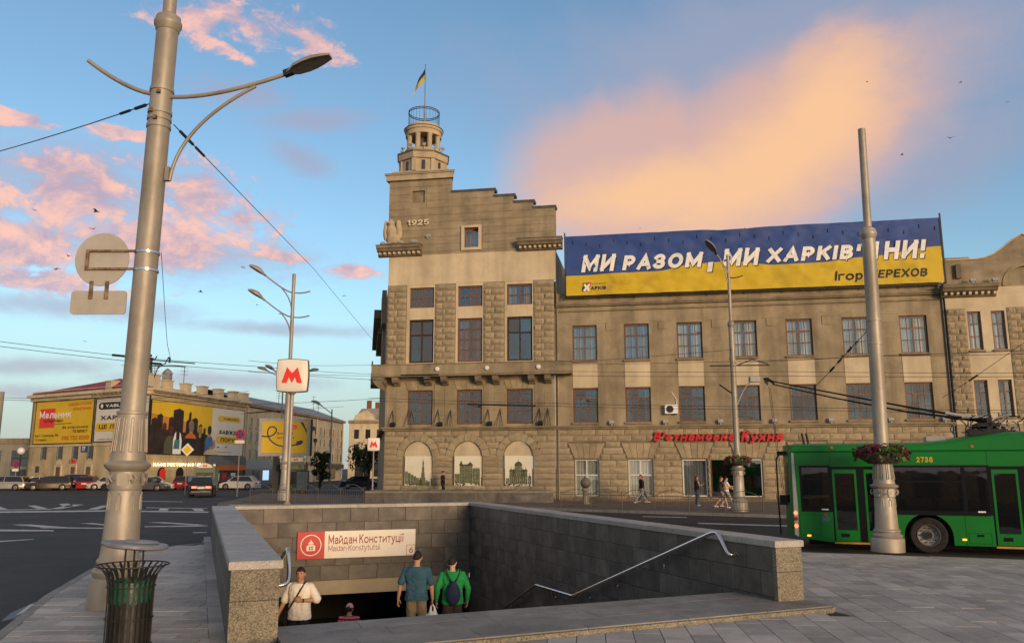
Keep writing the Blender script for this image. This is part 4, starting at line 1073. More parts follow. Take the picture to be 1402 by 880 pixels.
# --- rusticated ground floor stones
cnt = 0; over = MB()
def rust(x, z, w, h, y):
    global cnt
    cnt += 1
    if cnt <= 300: block('rusticated_block', x, z, w, h, y, .085)
    else:
        me = rnd.choice(ROCK); g_ = .012
        over.add([(x+g_+v.co.x*(w-2*g_), y+v.co.y*.085, z+g_+v.co.z*(h-2*g_)) for v in me.vertices], [tuple(p.vertices) for p in me.polygons])
RH = .418
for k in range(11):
    z = .28+k*RH
    if z+RH > 4.88: continue
    x = -13.25
    spans = []
    edges = [-13.25]
    for a in AX:
        zc = z+RH*.5; hw = 1.05 if zc < 3.11 else (math.sqrt(max(0, 1.55**2-(zc-3.11)**2)) if zc < 4.5 else 0)
        if zc < 3.11: hw = 1.06
        elif zc < 4.60: hw = math.sqrt(max(.01, 1.52**2-(zc-3.11)**2))
        if hw > .2: edges += [a-hw, a+hw]
    edges.append(-1.2)
    if z < .9: edges = [-13.25, -1.2]
    for i in range(0, len(edges)-1, 2):
        a, c = edges[i], edges[i+1]; n = max(1, round((c-a)/1.0)); w = (c-a)/n; xx = a
        cuts = [a] + [a+w*(q+(.0 if k % 2 else .0)) + (w*.22 if k % 2 else -w*.22) for q in range(1, n)] + [c]
        for p, q in zip(cuts, cuts[1:]): rust(p, z, q-p, RH, .02)
for a in AX:                                                    # arch ring
    n = 9
    for k in range(n):
        t0, t1 = PI*k/n, PI*(k+1)/n; tm = (t0+t1)/2; r1 = 1.50
        voussoir('arch_voussoir', [(a+1.02*math.cos(t0), 3.11+1.02*math.sin(t0)), (a+r1*math.cos(t0), 3.11+r1*math.sin(t0)), (a+r1*math.cos(tm)*1.03, 3.11+r1*math.sin(tm)*1.03), (a+r1*math.cos(t1), 3.11+r1*math.sin(t1)), (a+1.02*math.cos(t1), 3.11+1.02*math.sin(t1)), (a+1.02*math.cos(tm), 3.11+1.02*math.sin(tm))], .02, -.06)
    d = MB(); n = 20; pts = [(a+.99*math.cos(PI*i/n), 3.10+.99*math.sin(PI*i/n)) for i in range(n+1)]; d.prism(pts, .12, .2, 'y'); d.build('tympanum', M['pale'], bld)
    d = MB(); d.box(a-1.02,a+1.02,-.06,.3,.80,.918); d.build('window_sill', M['cornice'], bld)
# --- long wing
HY = .15
b = MB(); holes = [(a, c, 9.49, 11.96) for a, c in UX] + [(a, c, 5.28, 7.62) for a, c in UX]
wall_holes(-1.2, 24.0, 4.95, 13.35, holes, HY, .32, b); bb('upper_wall', M['plaster'])(b)
GX = [(.06,1.66,.42,2.86), (3.60,5.22,.42,2.86), (7.12,8.74,.42,2.86), (8.95,10.42,.42,2.86), (10.62,12.2,.42,2.86), (14.2,15.8,.42,2.86), (17.7,19.3,.42,2.86), (21.2,22.8,.42,2.86)]
b = MB(); wall_holes(-1.2, 24.0, .1, 4.95, GX, HY, .32, b); bb('ground_wall', M['joint'])(b)
for k in range(11):
    z = .28+k*RH
    if z+RH > 4.88: continue
    edges = [-1.18]
    for a, c, z0, z1 in GX:
        if z+RH*.5 < z0: continue
        if z+RH*.5 < z1+.06: edges += [a-.03, c+.03]
        elif z < 3.75 and not (8.9 < a < 9.0): t = (z+RH*.5-z1)/1.0; edges += [a-.08-.42*t, c+.08+.42*t]
    edges.append(23.98)
    for i in range(0, len(edges)-1, 2):
        a, c = edges[i], edges[i+1]
        if c-a < .05: continue
        n = max(1, round((c-a)/.95)); w = (c-a)/n
        cuts = [a] + [a+w*q+(w*.24 if k % 2 else -w*.24) for q in range(1, n)] + [c]
        for p, q in zip(cuts, cuts[1:]): rust(p, z, q-p, RH, HY)
for a, c, z0, z1 in GX:
    if 8.9 < a < 9.0: continue
    m_, w0 = (a+c)/2, (c-a)/2
    for k in range(5):
        t0, t1 = -1+k*.4, -1+(k+1)*.4
        voussoir('window_voussoir', [(m_+t0*w0, 2.90), (m_+t1*w0, 2.90), (m_+t1*(w0+.44), 3.93), (m_+t0*(w0+.44), 3.93)], HY, HY-.06)
if over.v: stuff(over.build('rusticated_blocks', M['stone'], bld))
for i, (a, c, z0, z1) in enumerate(GX):
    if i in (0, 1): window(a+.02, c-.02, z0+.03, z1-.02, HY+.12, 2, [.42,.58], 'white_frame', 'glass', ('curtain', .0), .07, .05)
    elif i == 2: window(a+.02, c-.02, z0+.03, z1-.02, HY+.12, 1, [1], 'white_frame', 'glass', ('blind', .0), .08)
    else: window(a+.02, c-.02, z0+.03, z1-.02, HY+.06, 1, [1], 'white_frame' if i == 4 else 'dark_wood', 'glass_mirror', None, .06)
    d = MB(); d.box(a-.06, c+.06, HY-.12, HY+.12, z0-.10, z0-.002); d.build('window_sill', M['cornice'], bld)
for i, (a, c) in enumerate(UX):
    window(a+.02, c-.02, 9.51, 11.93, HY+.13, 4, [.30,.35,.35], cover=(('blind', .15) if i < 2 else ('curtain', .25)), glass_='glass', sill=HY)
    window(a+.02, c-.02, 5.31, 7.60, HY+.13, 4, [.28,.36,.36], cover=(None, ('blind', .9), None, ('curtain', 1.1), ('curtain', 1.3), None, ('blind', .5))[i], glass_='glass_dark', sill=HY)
    d = MB(); d.box(a-.0, c+.0, HY-.03, HY+.02, 7.66, 9.32); d.build('spandrel_panel', M['pale'], bld)
    if i < 6:
        m_ = c+.92; d = MB(); d.box(m_-.27, m_+.27, HY-.05, HY+.02, 11.55, 12.07); d.build('square_tablet', M['plaster'], bld)
for x0, x1 in zip([-1.2]+[c for a, c in UX], [a for a, c in UX]+[24.0]):   # faint ledges between upper windows
    d = MB(); d.box(x0+.12, x1-.12, HY-.022, HY+.01, 12.1, 12.16); d.build('wall_ledge', M['plaster'], bld)
b = MB(); b.box(-1.08,24.0,HY-.12,HY+.1,12.92,13.04); b.box(-1.08,24.0,HY-.28,HY+.1,13.352,13.50); b.box(-1.08,24.0,HY-.20,HY+.1,13.26,13.35); bb('wing_cornice', M['cornice'])(b)
b = MB(); b.box(-1.06,24.0,HY+.02,HY+.4,13.502,14.25); bb('parapet', M['plaster'])(b)
b = MB(); b.add([(-13.2,.3,13.9),(24,.4,14.0),(24,14,14.4),(-13.2,14,14.4)], [(0,1,2,3)]);bb('roof', M['greyroof'])(b)
b = MB(); b.add([(-1.085,.02,13.6),(-1.085,9,13.6),(-1.085,9,17.4),(-1.085,.02,17.4)], [(0,1,2,3)]); bb('block_side_wall', M['plaster'])(b)
d = MB(); d.tube([(23.9,HY-.08,.2),(23.9,HY-.08,13.2)], .06, 8); d.build('downpipe', M['lead'], bld)
d = MB(); d.tube([(-1.0,HY-.08,.2),(-1.0,HY-.08,13.2)], .06, 8); d.build('downpipe', M['plaster'], bld)
# --- right hand bay with its curved gable
BY = -.10; BX = [(25.22,26.02), (26.62,27.42), (30.38,31.18), (31.78,32.58)]
b = MB(); wall_holes(24.0, 34.0, 4.95, 13.2, [(a, c, 9.55, 12.05) for a, c in BX] + [(a, c, 5.33, 7.68) for a, c in BX], BY, .3, b); bb('bay_wall', M['pale'])(b)
b = MB(); wall_holes(24.0, 34.0, .1, 4.95, [], BY, .3, b); b.add([(24.0,BY,.1),(24.0,.5,.1),(24.0,.5,13.6),(24.0,BY,13.6)], [(3,2,1,0)]); bb('bay_ground_wall', M['plaster'])(b)
b = MB(); wall_holes(24.0, 34.0, 13.2, 13.6, [], BY-.01, .3, b); bb('bay_band', M['pale'])(b)
for a, c in ((24.0,25.12), (27.55,30.25), (32.7,34.0)):
    n = 17; z0, z1 = 5.2, 12.25; h = (z1-z0)/n; d = MB(); d.box(a, c, BY-.015, BY+.03, z0, z1); d.build('pilaster', M['joint'], bld)
    for k in range(n):
        q = max(2, round((c-a)/.62)); w = (c-a)/q; cuts = [a] + [a+w*i+(w*.2 if k % 2 else -w*.2) for i in range(1, q)] + [c]
        for p, e in zip(cuts, cuts[1:]): block('bay_block', p, z0+k*h, e-p, h, BY, .11)
for a, c in BX:
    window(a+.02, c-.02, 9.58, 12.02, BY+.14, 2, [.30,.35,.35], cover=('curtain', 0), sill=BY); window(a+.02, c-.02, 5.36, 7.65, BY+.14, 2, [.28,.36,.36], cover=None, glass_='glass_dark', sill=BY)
b = MB(); cx = 28.9
gp = [(24.2,13.6), (24.2,15.40), (26.1,15.42), (26.6,15.50), (27.2,15.75), (27.9,16.25), (28.5,16.72), (28.9,16.95)]
gp = gp + [(2*cx-x, z) for x, z in gp[-2::-1]]
for p, q in zip(gp[1:], gp[2:-1]):
    lo = lambda x: 13.6 if abs(x-cx) > 1.26 else 13.62+math.sqrt(max(0, 1.26**2-(x-cx)**2))
    n = 6
    for i in range(n):
        xa, xb = p[0]+(q[0]-p[0])*i/n, p[0]+(q[0]-p[0])*(i+1)/n; za, zb = p[1]+(q[1]-p[1])*i/n, p[1]+(q[1]-p[1])*(i+1)/n
        b.add([(xa,BY,lo(xa)),(xb,BY,lo(xb)),(xb,BY,zb),(xa,BY,za),(xa,BY+.5,za),(xb,BY+.5,zb)], [(0,1,2,3),(3,2,5,4)])
b.add([(24.2,BY,13.6),(24.2,BY+.5,13.6),(24.2,BY+.5,15.4),(24.2,BY,15.4)], [(3,2,1,0)])
bb('curved_gable', M['plaster_tower'])(b)
d = MB(); d.add([(cx-1.3,BY+.16,13.6),(cx+1.3,BY+.16,13.6),(cx+1.3,BY+.16,14.95),(cx-1.3,BY+.16,14.95)], [(0,1,2,3)])
d.build('arch_window', M['plaster'], bld)
d = MB(); n = 20
for i in range(n):
    t0, t1 = PI*i/n, PI*(i+1)/n; d.prism([(cx+r_*math.cos(t), 13.62+r_*math.sin(t)) for t, r_ in ((t0,1.26),(t0,1.44),(t1,1.44),(t1,1.26))], BY-.06, BY+.15, 'y')
d.build('arch_moulding', M['plaster_tower'], bld)
d = MB()
for p, q in zip(gp[1:], gp[2:-1]): d.add([(p[0],BY-.08,p[1]),(q[0],BY-.08,q[1]),(q[0],BY-.08,q[1]+.07),(p[0],BY-.08,p[1]+.07),(p[0],BY+.5,p[1]+.07),(q[0],BY+.5,q[1]+.07),(p[0],BY+.5,p[1]+.001),(q[0],BY+.5,q[1]+.001)], [(0,1,2,3),(3,2,5,4),(0,6,7,1)])
d.build('gable_coping', M['pale'], bld)
cornice_piece(23.75,27.0,12.95,BY); cornice_piece(30.8,34.1,12.95,BY)
d = MB(); d.box(24.75,25.05,BY-.25,BY,14.2,15.1); d.build('loudspeaker', M['cornice'], bld)
for u in (25.6, 26.9): floodlight(u, BY-.5, 13.75)
d = MB(); d.box(24.5,25.9,.5,1.2,15.4,15.75); d.build('chimney', M['plaster'], bld)
# --- wall along the side street with its balconies, seen edge on
b = MB(); P0 = Vector((-13.25, .02, 0)); SD = Vector((-9.3, 25.7, 0)).normalized(); SN = Vector((-SD.y, SD.x, 0)) 
def sp(t, o, z): p = P0+SD*t+SN*o; return (p.x, p.y, z)
def sbox(b, t0, t1, o0, o1, z0, z1): 
    vs = [sp(t0,o0,z0),sp(t1,o0,z0),sp(t1,o1,z0),sp(t0,o1,z0),sp(t0,o0,z1),sp(t1,o0,z1),sp(t1,o1,z1),sp(t0,o1,z1)]
    b.add(vs, [(0,3,2,1),(4,5,6,7),(0,1,5,4),(1,2,6,5),(2,3,7,6),(3,0,4,7)])
sbox(b, 0, 27, -.3, 0, .1, 15.2); bb('side_wall', M['stone'])(b)
b = MB(); sbox(b, 8, 27, 0, .9, 14.3, 15.0); sbox(b, 12, 27, 0, .5, 13.7, 14.299); bb('side_cornice', M['cornice'])(b)
b = MB(); sbox(b, 4, 8, 0, .35, 13.2, 15.8); sbox(b, 6, 10, .0, .22, 9.4, 15.0); bb('side_pilaster', M['stone'])(b)
b = MB(); sbox(b, 5, 9, 0, 1.0, 9.45, 9.65); sbox(b, 5, 9, .9, 1.0, 9.65, 10.4); sbox(b, 14, 18, 0, 1.0, 9.5, 10.5); bb('side_balcony', M['plaster'])(b)
b = MB(); sbox(b, .2, 27, 0, .35, 4.9, 5.1); bb('side_ledge', M['cornice'])(b)
b = MB(); b.add([(-13.25,.0,15.1),(-1.08,.0,15.1),(-1.08,10,15.1),sp(27,-.1,15.1)], [(0,1,2,3)]); bb('tower_roof', M['greyroof'])(b)

# old-town prints in the arches
def print_panel(a, kind):
    w = .93; p = thing('old_town_print', '', 'poster', tuple(floc(a, .10, .95)), FA, 'prints in the tower arches')
    d = MB(); d.box(-w, w, -.012, .04, 0, 2.16); d.build('panel', M['cream'], p)
    r_ = random.Random(kind+3); k = MB(); mid = MB()
    def rec(x0, x1, z0, z1, b_=None): (b_ or k).add([(x0,-.016,z0),(x1,-.016,z0),(x1,-.016,z1),(x0,-.016,z1)], [(0,1,2,3)])
    def rec2(x0, x1, z0, z1): mid.add([(x0,-.0145,z0),(x1,-.0145,z0),(x1,-.0145,z1),(x0,-.0145,z1)], [(0,1,2,3)])
    def tri(p0, p1, p2, b_=None): (b_ or k).add([(q[0],-.016,q[1]) for q in (p0,p1,p2)], [(0,1,2)])
    def house(x0, x1, z0, z1, nx, nz):
        rec2(x0, x1, z0, z1)
        for i in range(nx):
            for j in range(nz):
                if r_.random() < .08: continue
                cx_ = x0+(x1-x0)*(i+.5)/nx; cz_ = z0+(z1-z0)*(j+.5)/nz; hw = (x1-x0)/nx*.27; hh = (z1-z0)/nz*.33
                rec(cx_-hw, cx_+hw, cz_-hh, cz_+hh)
        for j in range(nz+1): z = z0+(z1-z0)*j/nz; rec(x0-.02, x1+.02, z-.012, z+.010)
    def dome(cx_, z, r0, h):
        pts = [(cx_+r0*math.cos(PI*i/12), z+h*math.sin(PI*i/12)) for i in range(13)]
        k.add([(q[0],-.0165,q[1]) for q in pts], [tuple(range(13))]); rec(cx_-.012, cx_+.012, z+h*.9, z+h+.16)
    if kind == 0:                                               # a street below a tall bell tower
        for i in range(6): x = -.90+i*.20; house(x, x+.19, .28-.02*i, 1.12-.11*i, 2, 4)
        house(.16,.56,.2,.70,4,3); house(.26,.50,.7,1.05,3,2); house(.30,.46,1.05,1.40,2,2); house(.33,.43,1.40,1.66,2,2); tri((.32,1.66),(.44,1.66),(.38,1.98)); rec(.375,.385,1.9,2.08)
        for i in range(3): house(.58+i*.10,.67+i*.10,.18,.52-.05*i,2,2)
    elif kind == 1:                                             # a corner mansion
        house(-.55,.35,.35,1.52,8,5); house(.36,.86,.30,1.28,5,5); house(-.90,-.56,.35,.95,3,3); tri((-.60,1.52),(-.30,1.52),(-.45,1.86)); tri((-.1,1.52),(.4,1.52),(.2,1.78)); rec(-.5,.38,1.50,1.60)
        for i in range(6): x = .42+i*.07; tri((x,1.28),(x+.06,1.28),(x+.03,1.42))
    else:                                                       # a many domed church
        house(-.62,.62,.30,.78,9,3); house(-.40,.40,.78,1.18,6,2); house(-.24,.24,1.18,1.48,5,2); dome(0,1.48,.27,.30)
        for cx_ in (-.50,.50,-.30,.30): house(cx_-.11,cx_+.11,.80,1.12,2,2); dome(cx_,1.12,.13,.16)
        house(-.88,-.64,.28,.66,2,2); house(.66,.88,.28,.72,2,2); dome(.77,.72,.10,.13)
    for i in range(70): x = r_.uniform(-.88,.86); z = r_.uniform(.06,.34); s_ = r_.uniform(.012,.05); rec(x-s_, x+s_, z, z+s_*r_.uniform(.5,1.4))
    for i in range(22):
        x = r_.uniform(-.9,.88); z = r_.uniform(.1,.3); n = 7; s_ = r_.uniform(.03,.07)
        k.add([(x+s_*math.cos(2*PI*q/n)*r_.uniform(.7,1.2), -.0155, z+s_*math.sin(2*PI*q/n)) for q in range(n)], [tuple(range(n))])
    k.build('line_print', M['printgreen'], p); mid.build('tone_print', M['printmid'], p)
    return p
for a, kind, lab in zip(AX, (0,1,2), ('green toned print of a street with a tall bell tower in the left arch', 'green toned print of a corner mansion in the middle arch', 'green toned print of a domed church in the right arch')):
    print_panel(a, kind)['label'] = lab
# red channel letters
sg = thing('restaurant_sign', 'red slanted channel lettering mounted above the restaurant windows', 'sign', tuple(floc(9.42, HY-.08, 4.28)), FA)
def word(t, x0, x1, z, h, slope):
    vs, fs = text_mesh(t, x1-x0, h, .033, .25, .12, 3); d = MB(); d.add([(v[0]+(x0+x1)/2, v[1]-.06, v[2]+z) for v in vs], fs); d.build('lettering', M['letters_red'], sg)
word("В'єтнамська", -4.10, 1.15, .02, .66, 0); word('Кухня', 1.50, 4.15, -.02, .84, 0)
for z in (-.12, .16):
    d = MB(); d.box(-4.1, 4.1, -.045, .03, z-.015, z+.015); d.build('mounting_rail', M['iron'], sg)
# air conditioner
ac = thing('air_conditioner', 'white air conditioner box on the wall left of a middle storey window', 'air conditioner', tuple(floc(6.55, HY, 5.82)), FA)
d = MB(); d.box(-.42,.42,-.36,-.06,0,.58); d.build('casing', M['white'], ac)
d = MB(); d.lathe([(.24,0),(.24,.012),(.06,.015)], 20, (0,0,0), 0, True, Matrix.Translation((-.10,-.362,.29)) @ Matrix.Rotation(PI/2,4,'X')); d.build('fan', M['iron'], ac)
d = MB(); d.box(-.36,-.30,-.34,0,-.05,0); d.box(.30,.36,-.34,0,-.05,0); d.build('bracket', M['iron'], ac)
d = MB(); d.tube([(.35,-.12,.55),(.38,-.05,.9),(.2,-.03,1.2),(.05,-.02,1.45)], .025, 6); d.build('pipe', M['white'], ac)

# ================================================================== ROOF BANNER
ban = thing('roof_banner', 'huge blue and yellow banner with white slanted slogan standing on the roof edge', 'banner', tuple(floc(0, -.40, 13.96)), FA)
BX0, BX1, BH = -.30, 24.0, 4.22
def wr(x, z):
    """creases of the hanging cloth"""
    t = (x-BX0)/(BX1-BX0); q = Vector((x*.55+z*.5, z*.9-x*.12, 1.3))
    w = .085*mnoise.noise(q) + .05*mnoise.noise(q*2.3+Vector((5,1,0)))
    w += .05*math.sin((x*.9+z*2.1)*2.0)*math.exp(-((x-1.2)/2.2)**2) + .05*math.sin((x*1.3-z*1.6)*2.2)*math.exp(-((x-10.8)/2.8)**2)*(z/BH)
    w += .03*mnoise.noise(Vector((x*2.6, z*3.8, 4)))
    w -= .10*math.exp(-((x-10.9)/2.2)**2)*(z/BH)**2
    return w*min(1, 6*min(t, 1-t)+.25)
def top_z(x): return BH + .06*(x/24) - .13*math.exp(-((x-10.8)/1.6)**2)
def bline(x):
    ps = [(-.3,1.39),(5.9,1.50),(8.5,1.90),(10.8,1.96),(13.6,1.60),(16.5,1.62),(19.1,1.86),(24,2.38)]
    for a, b_ in zip(ps, ps[1:]):
        if x <= b_[0]: t = (x-a[0])/(b_[0]-a[0]); t = t*t*(3-2*t); return a[1]+(b_[1]-a[1])*t
    return ps[-1][1]
d = MB(); NX, N1, N2 = 150, 14, 20; cols = []
for i in range(NX+1):
    x = BX0+(BX1-BX0)*i/NX; m_ = bline(x); c_ = []
    for j in range(N1+1): c_.append((x, m_*j/N1))
    for j in range(1, N2+1): c_.append((x, m_+(top_z(x)-m_)*j/N2))
    cols.append(c_)
nz_ = N1+N2+1; d.v = [(x, wr(x, z), z) for c_ in cols for x, z in c_]
for i in range(NX):
    for j in range(nz_-1): a = i*nz_+j; d.f.append((a, a+nz_, a+nz_+1, a+1)); d.m.append(0 if j >= N1 else 1)
d.build('canvas', [M['blue'], M['yellow']], ban, 60)
def cloth_text(t, cx, cz, w, h, m, bold, shear, off=.02, dp=.02):
    vs, fs = text_mesh(t, w, h, bold, shear, dp, 4); e = MB()
    e.add([(v[0]+cx, wr(v[0]+cx, v[2]+cz)-off+v[1]*.5, v[2]+cz) for v in vs], fs); return e.build('lettering', m, ban)
for t, x0, x1, z0, z1 in (('МИ', .75, 3.20, 1.60, 2.84), ('РАЗОМ', 3.55, 9.05, 1.60, 2.82), (',', 9.20, 9.66, 1.28, 1.95), ('МИ', 10.25, 12.75, 1.60, 2.84), ('ХАРКІВ’', 13.05, 19.15, 1.62, 2.86), ('Я', 19.25, 20.25, 1.62, 2.86), ('НИ!', 20.42, 23.1, 1.62, 2.86)):
    cloth_text(t, (x0+x1)/2+.06, (z0+z1)/2-.05, x1-x0, z1-z0, M['ink'], .036, .20, .012, .004)
    cloth_text(t, (x0+x1)/2, (z0+z1)/2, x1-x0, z1-z0, M['white'], .036, .20, .035)
cloth_text('Ігор', 18.20, .60, 1.75, .80, M['ink'], .022, .18); cloth_text('ТЕРЕХОВ', 21.32, .68, 3.40, .62, M['ink'], .022, .18)
cloth_text('АРКІВ', 1.92, .48, 1.05, .30, M['navy'], .03, 0); cloth_text('Х', 1.12, .52, .52, .56, M['white'], .05, .1, .04)
e = MB()
for x0, x1, z0, z1, k in ((.86,1.18,.55,.86,0),(1.14,1.42,.62,.88,1),(.80,1.02,.26,.55,2)):
    e.add([(x0, wr(x0,z0)-.025, z0), (x1, wr(x1,z0)-.025, z0), (x1, wr(x1,z1)-.025, z1), (x0, wr(x0,z1)-.025, z1)], [(0,1,2,3)], k)
e.build('logo_patch', [M['printgreen'], M['red'], M['navy']], ban); cloth_text('НОВИЙ', 1.95, .78, .9, .10, M['navy'], .0, 0)
d = MB()
d.box(BX0-.10, BX0-.02, -.06, .06, -.25, BH+.25); d.box(BX1+.02, BX1+.10, -.06, .06, -.25, BH+.35)
d.box(BX0, BX1, .14, .22, -.12, -.04); d.box(BX0, BX1, .20, .28, BH-.30, BH-.22)
x = BX0
while x < BX1+.1: d.box(x-.03, x+.03, .20, .27, -.2, BH+.06); d.tube([(x,.24,BH-.3),(x,2.6,.1)], .035, 5); x += 2.43
d.build('frame', M['iron'], ban)
d = MB()
for i in range(26):
    x = BX0+.5+i*.94; z = BH-.42-.18*(i % 3); d.box(x-.012, x+.012, wr(x,z)-.05, wr(x,z)-.01, z-.16, z+.10)
stuff(d.build('lacing', M['ink'], ban))

# ================================================================== OLD TOWN HOUSE WITH POSTERS (left)
OT = Vector((-41.8, 95, 0))
house = thing('old_town_house', 'ochre corner house with crimson roof and poster covered walls across the square', 'building', tuple(OT))
class Face:
    """local frame along a wall: u along, o outwards, z up"""
    def __init__(s, A, B, org): 
        s.A = Vector(A+(0,)); s.d = (Vector(B+(0,))-s.A).normalized(); s.n = Vector((s.d.y, -s.d.x, 0)); s.org = org; s.len = (Vector(B+(0,))-s.A).length
        s.M = Matrix.Translation(s.A-org) @ Matrix(((s.d.x, -s.n.x, 0, 0), (s.d.y, -s.n.y, 0, 0), (0, 0, 1, 0), (0, 0, 0, 1)))
        s.rz = math.atan2(s.d.y, s.d.x)
    def box(s, b, u0, u1, o0, o1, z0, z1, mat=0): b.box(u0, u1, -o1, -o0, z0, z1, mat, s.M)
    def w(s, u, o, z): p = s.A + s.d*u + s.n*o; return (p.x, p.y, z)
FL = Face((-62.0, 107.0), (-41.8, 95.0), OT); FR = Face((-41.8, 95.0), (-37.4, 116.0), OT)
d = MB(); d.prism([(q[0]-OT.x, q[1]-OT.y) for q in (FL.w(0,0,0), FL.w(FL.len,0,0), FR.w(FR.len,0,0), (-50,128), (-58,121))], 0, 10.9, 'z'); d.build('wall', M['tan_wall'], house)
d = MB()
for k, F_ in enumerate((FL, FR)): F_.box(d, -.3 if k == 0 else .0, F_.len+(.3 if k == 0 else .4), -.1, .75, 11.2+.004*k, 11.55+.004*k); F_.box(d, -.1 if k == 0 else 0, F_.len+(.1 if k == 0 else .2), -.1, .35, 10.75, 11.196); F_.box(d, 0, F_.len, -.05, .12, 5.0+.004*k, 5.2+.004*k)
FL.box(d, 0, FL.len-.5, -.6, .2, 11.56, 12.0)
d.build('cornice', M['pale'], house)
for F_ in (FR,):
    for i in range(34):
        u = .3+i*(F_.len-.6)/34; d = MB(); F_.box(d, u, u+.3, .35, .68, 10.95, 11.199); d.build('modillion', M['cornice'], house)
for i in range(12):
    u = 13.5+i*.8; d = MB(); FL.box(d, u, u+.32, .35, .68, 10.95, 11.199); d.build('modillion', M['cornice'], house)
d = MB()
e0, e1, e2 = FL.w(0,.5,11.7), FL.w(FL.len,.5,11.75), FR.w(FR.len,.5,11.6); i0, i1, i2 = FL.w(7,-6,13.0), FR.w(4,-7,13.1), FR.w(18,-6,12.6)
P = [Vector(q)-OT for q in (e0,e1,e2,i0,i1,i2, FL.w(0,-14,11.7))]
d.add(P, [(0,1,4,3),(0,3,6)], 0); d.add(P, [(1,2,5,4)], 1); d.build('roof', [M['redroof'], M['greyroof']], house)
for F_, us in ((FL, (16.3, 22.4)), (FR, (3.2, 7.0, 10.6, 14.4, 18.0, 20.8))):
    for u in us:
        d = MB(); F_.box(d, u-.55, u+.55, -.5, .45, 11.56, 12.5); F_.box(d, u-.65, u+.65, -.6, .55, 12.5, 12.65); d.build('parapet_block', M['pale'], house)
d = MB(); F_ = FR; F_.box(d, -.9, 1.0, -1.0, .6, 11.56, 12.9); F_.box(d, -1.05, 1.15, -1.1, .7, 12.9, 13.05); d.build('corner_pedestal', M['pale'], house)
d = MB(); p = Vector(FR.w(6.3,-2.2,12.3))-OT; d.box(p.x-.45,p.x+.45,p.y-.45,p.y+.45,p.z,p.z+1.5); d.lathe([(.75,1.5),(.45,1.9),(.05,2.2)], 4, tuple(p)); d.build('roof_turret', M['greyroof'], house)
def ant(F_, u, o, z0, h, parent, org):
    d = MB(); p = Vector(F_.w(u, o, z0))-org; d.tube([p, p+Vector((0,0,h))], .045, 5)
    for k in range(3): q = p+Vector((0,0,h*(.95-.16*k))); d.tube([q-Vector((.45,.1,0)), q+Vector((.45,.1,0))], .03, 4)
    d.build('antenna', M['iron'], parent)
ant(FL, 15.5, -2, 12.5, 3.6, house, OT); ant(FR, 9.5, -2, 12.3, 2.8, house, OT); ant(FL, 20, -3, 12.5, 2.2, house, OT)
for u in (3.46, 6.94, 10.15, 13.2):
    d = MB(); FL.box(d, u-.42, u+.42, .0, .04, 3.5, 5.0); FL.box(d, u-.55, u-.44, 0, .10, 3.4, 5.0); FL.box(d, u+.44, u+.55, 0, .10, 3.4, 5.0); d.build('window', [M['window_far']], house)
for u, z in ((2.3,1.8),(3.3,.2)):
    d = MB(); FL.box(d, u-.4, u+.4, .0, .03, z, z+.8); d.build('window', M['window_far'], house)
for u in (6.9, 10.0, 13.1):
    d = MB(); FL.box(d, u-.50, u+.50, .0, .05, 0, 2.5); d.build('door', M['brown_wood'], house)
    d = MB(); FL.box(d, u-.75, u-.52, 0, .12, 0, 2.7); FL.box(d, u+.52, u+.75, 0, .12, 0, 2.7); FL.box(d, u-.52, u+.52, 0, .12, 2.5, 2.7); d.build('door_frame', M['pale'], house)
    d = MB(); n = 12; d.prism([(u+.6*math.cos(PI*i/n), 2.75+.5*math.sin(PI*i/n)) for i in range(n+1)], -.08, .0, 'y', 0, FL.M); d.build('fanlight', M['pale'], house)
def fletter(F_, t, u, z, w, h, m, parent, org, o=.12, bold=.02, shear=0.0):
    vs, fs = text_mesh(t, w, h, bold, shear, .03); d = MB(); d.add([(v[0]+u, v[1]-o, v[2]+z) for v in vs], fs, 0, Matrix.Translation(F_.A-org) @ Matrix.Rotation(F_.rz, 4, 'Z')); return d.build('lettering', m, parent)
fletter(FL, 'К ЛЮКС', 10.0, 3.15, 1.5, .5, M['red'], house, OT)
d = MB(); FL.box(d, 11.35, 12.55, .05, .10, 4.25, 5.05); d.build('number_plate', M['navyblue'], house); fletter(FL, '77', 11.95, 4.65, .62, .5, M['white'], house, OT, .13)
for u in (3.3, 6.9):
    d = MB(); n = 12; d.prism([(u-.75,.0),(u+.75,.0)] + [(u+.75*math.cos(PI*i/n), 1.75+.7*math.sin(PI*i/n)) for i in range(n+1)], -.06, .0, 'y', 0, FR.M); d.build('arched_door', M['busblack'], house)
d = MB(); n = 10; d.prism([(2.95,.3),(3.6,.5),(4.0,1.75)] + [(3.4+.55*math.cos(PI*i/n), 1.75+.55*math.sin(PI*i/n)) for i in range(n+1)], -.12, -.07, 'y', 0, FR.M); d.build('door_drape', M['mred'], house)
for u0, u1 in ((1.2,2.4),(4.3,6.0),(7.8,9.6),(10.0,12.2)):
    for k in range(4): d = MB(); FR.box(d, u0, u1, 0, .06, .3+k*.85, 1.08+k*.85); d.build('rusticated_panel', M['tan_wall'], house)
fletter(FR, 'КАФЕ РЕСТОРАН ЗАЛИ', 6.3, 2.75, 10.0, .40, M['bulbs'], house, OT, .25, .015)
d = MB(); FR.box(d, 12.2, FR.len, 0, .5, 2.75, 3.9); d.build('shop_fascia', M['car_grey'], house)
d = MB(); FR.box(d, 14.6, FR.len, .0, .56, 2.05, 2.74); d.build('orange_fascia', M['orange'], house)
d = MB(); FR.box(d, 12.2, FR.len, 0, .08, .1, 2.0); d.build('shop_front', M['window_far'], house)
for u, m_ in ((14.5,'cream'),(16.2,'red'),(18.4,'white')): d = MB(); FR.box(d, u, u+1.1, .09, .12, .5, 1.7); d.build('window_poster', M[m_], house)
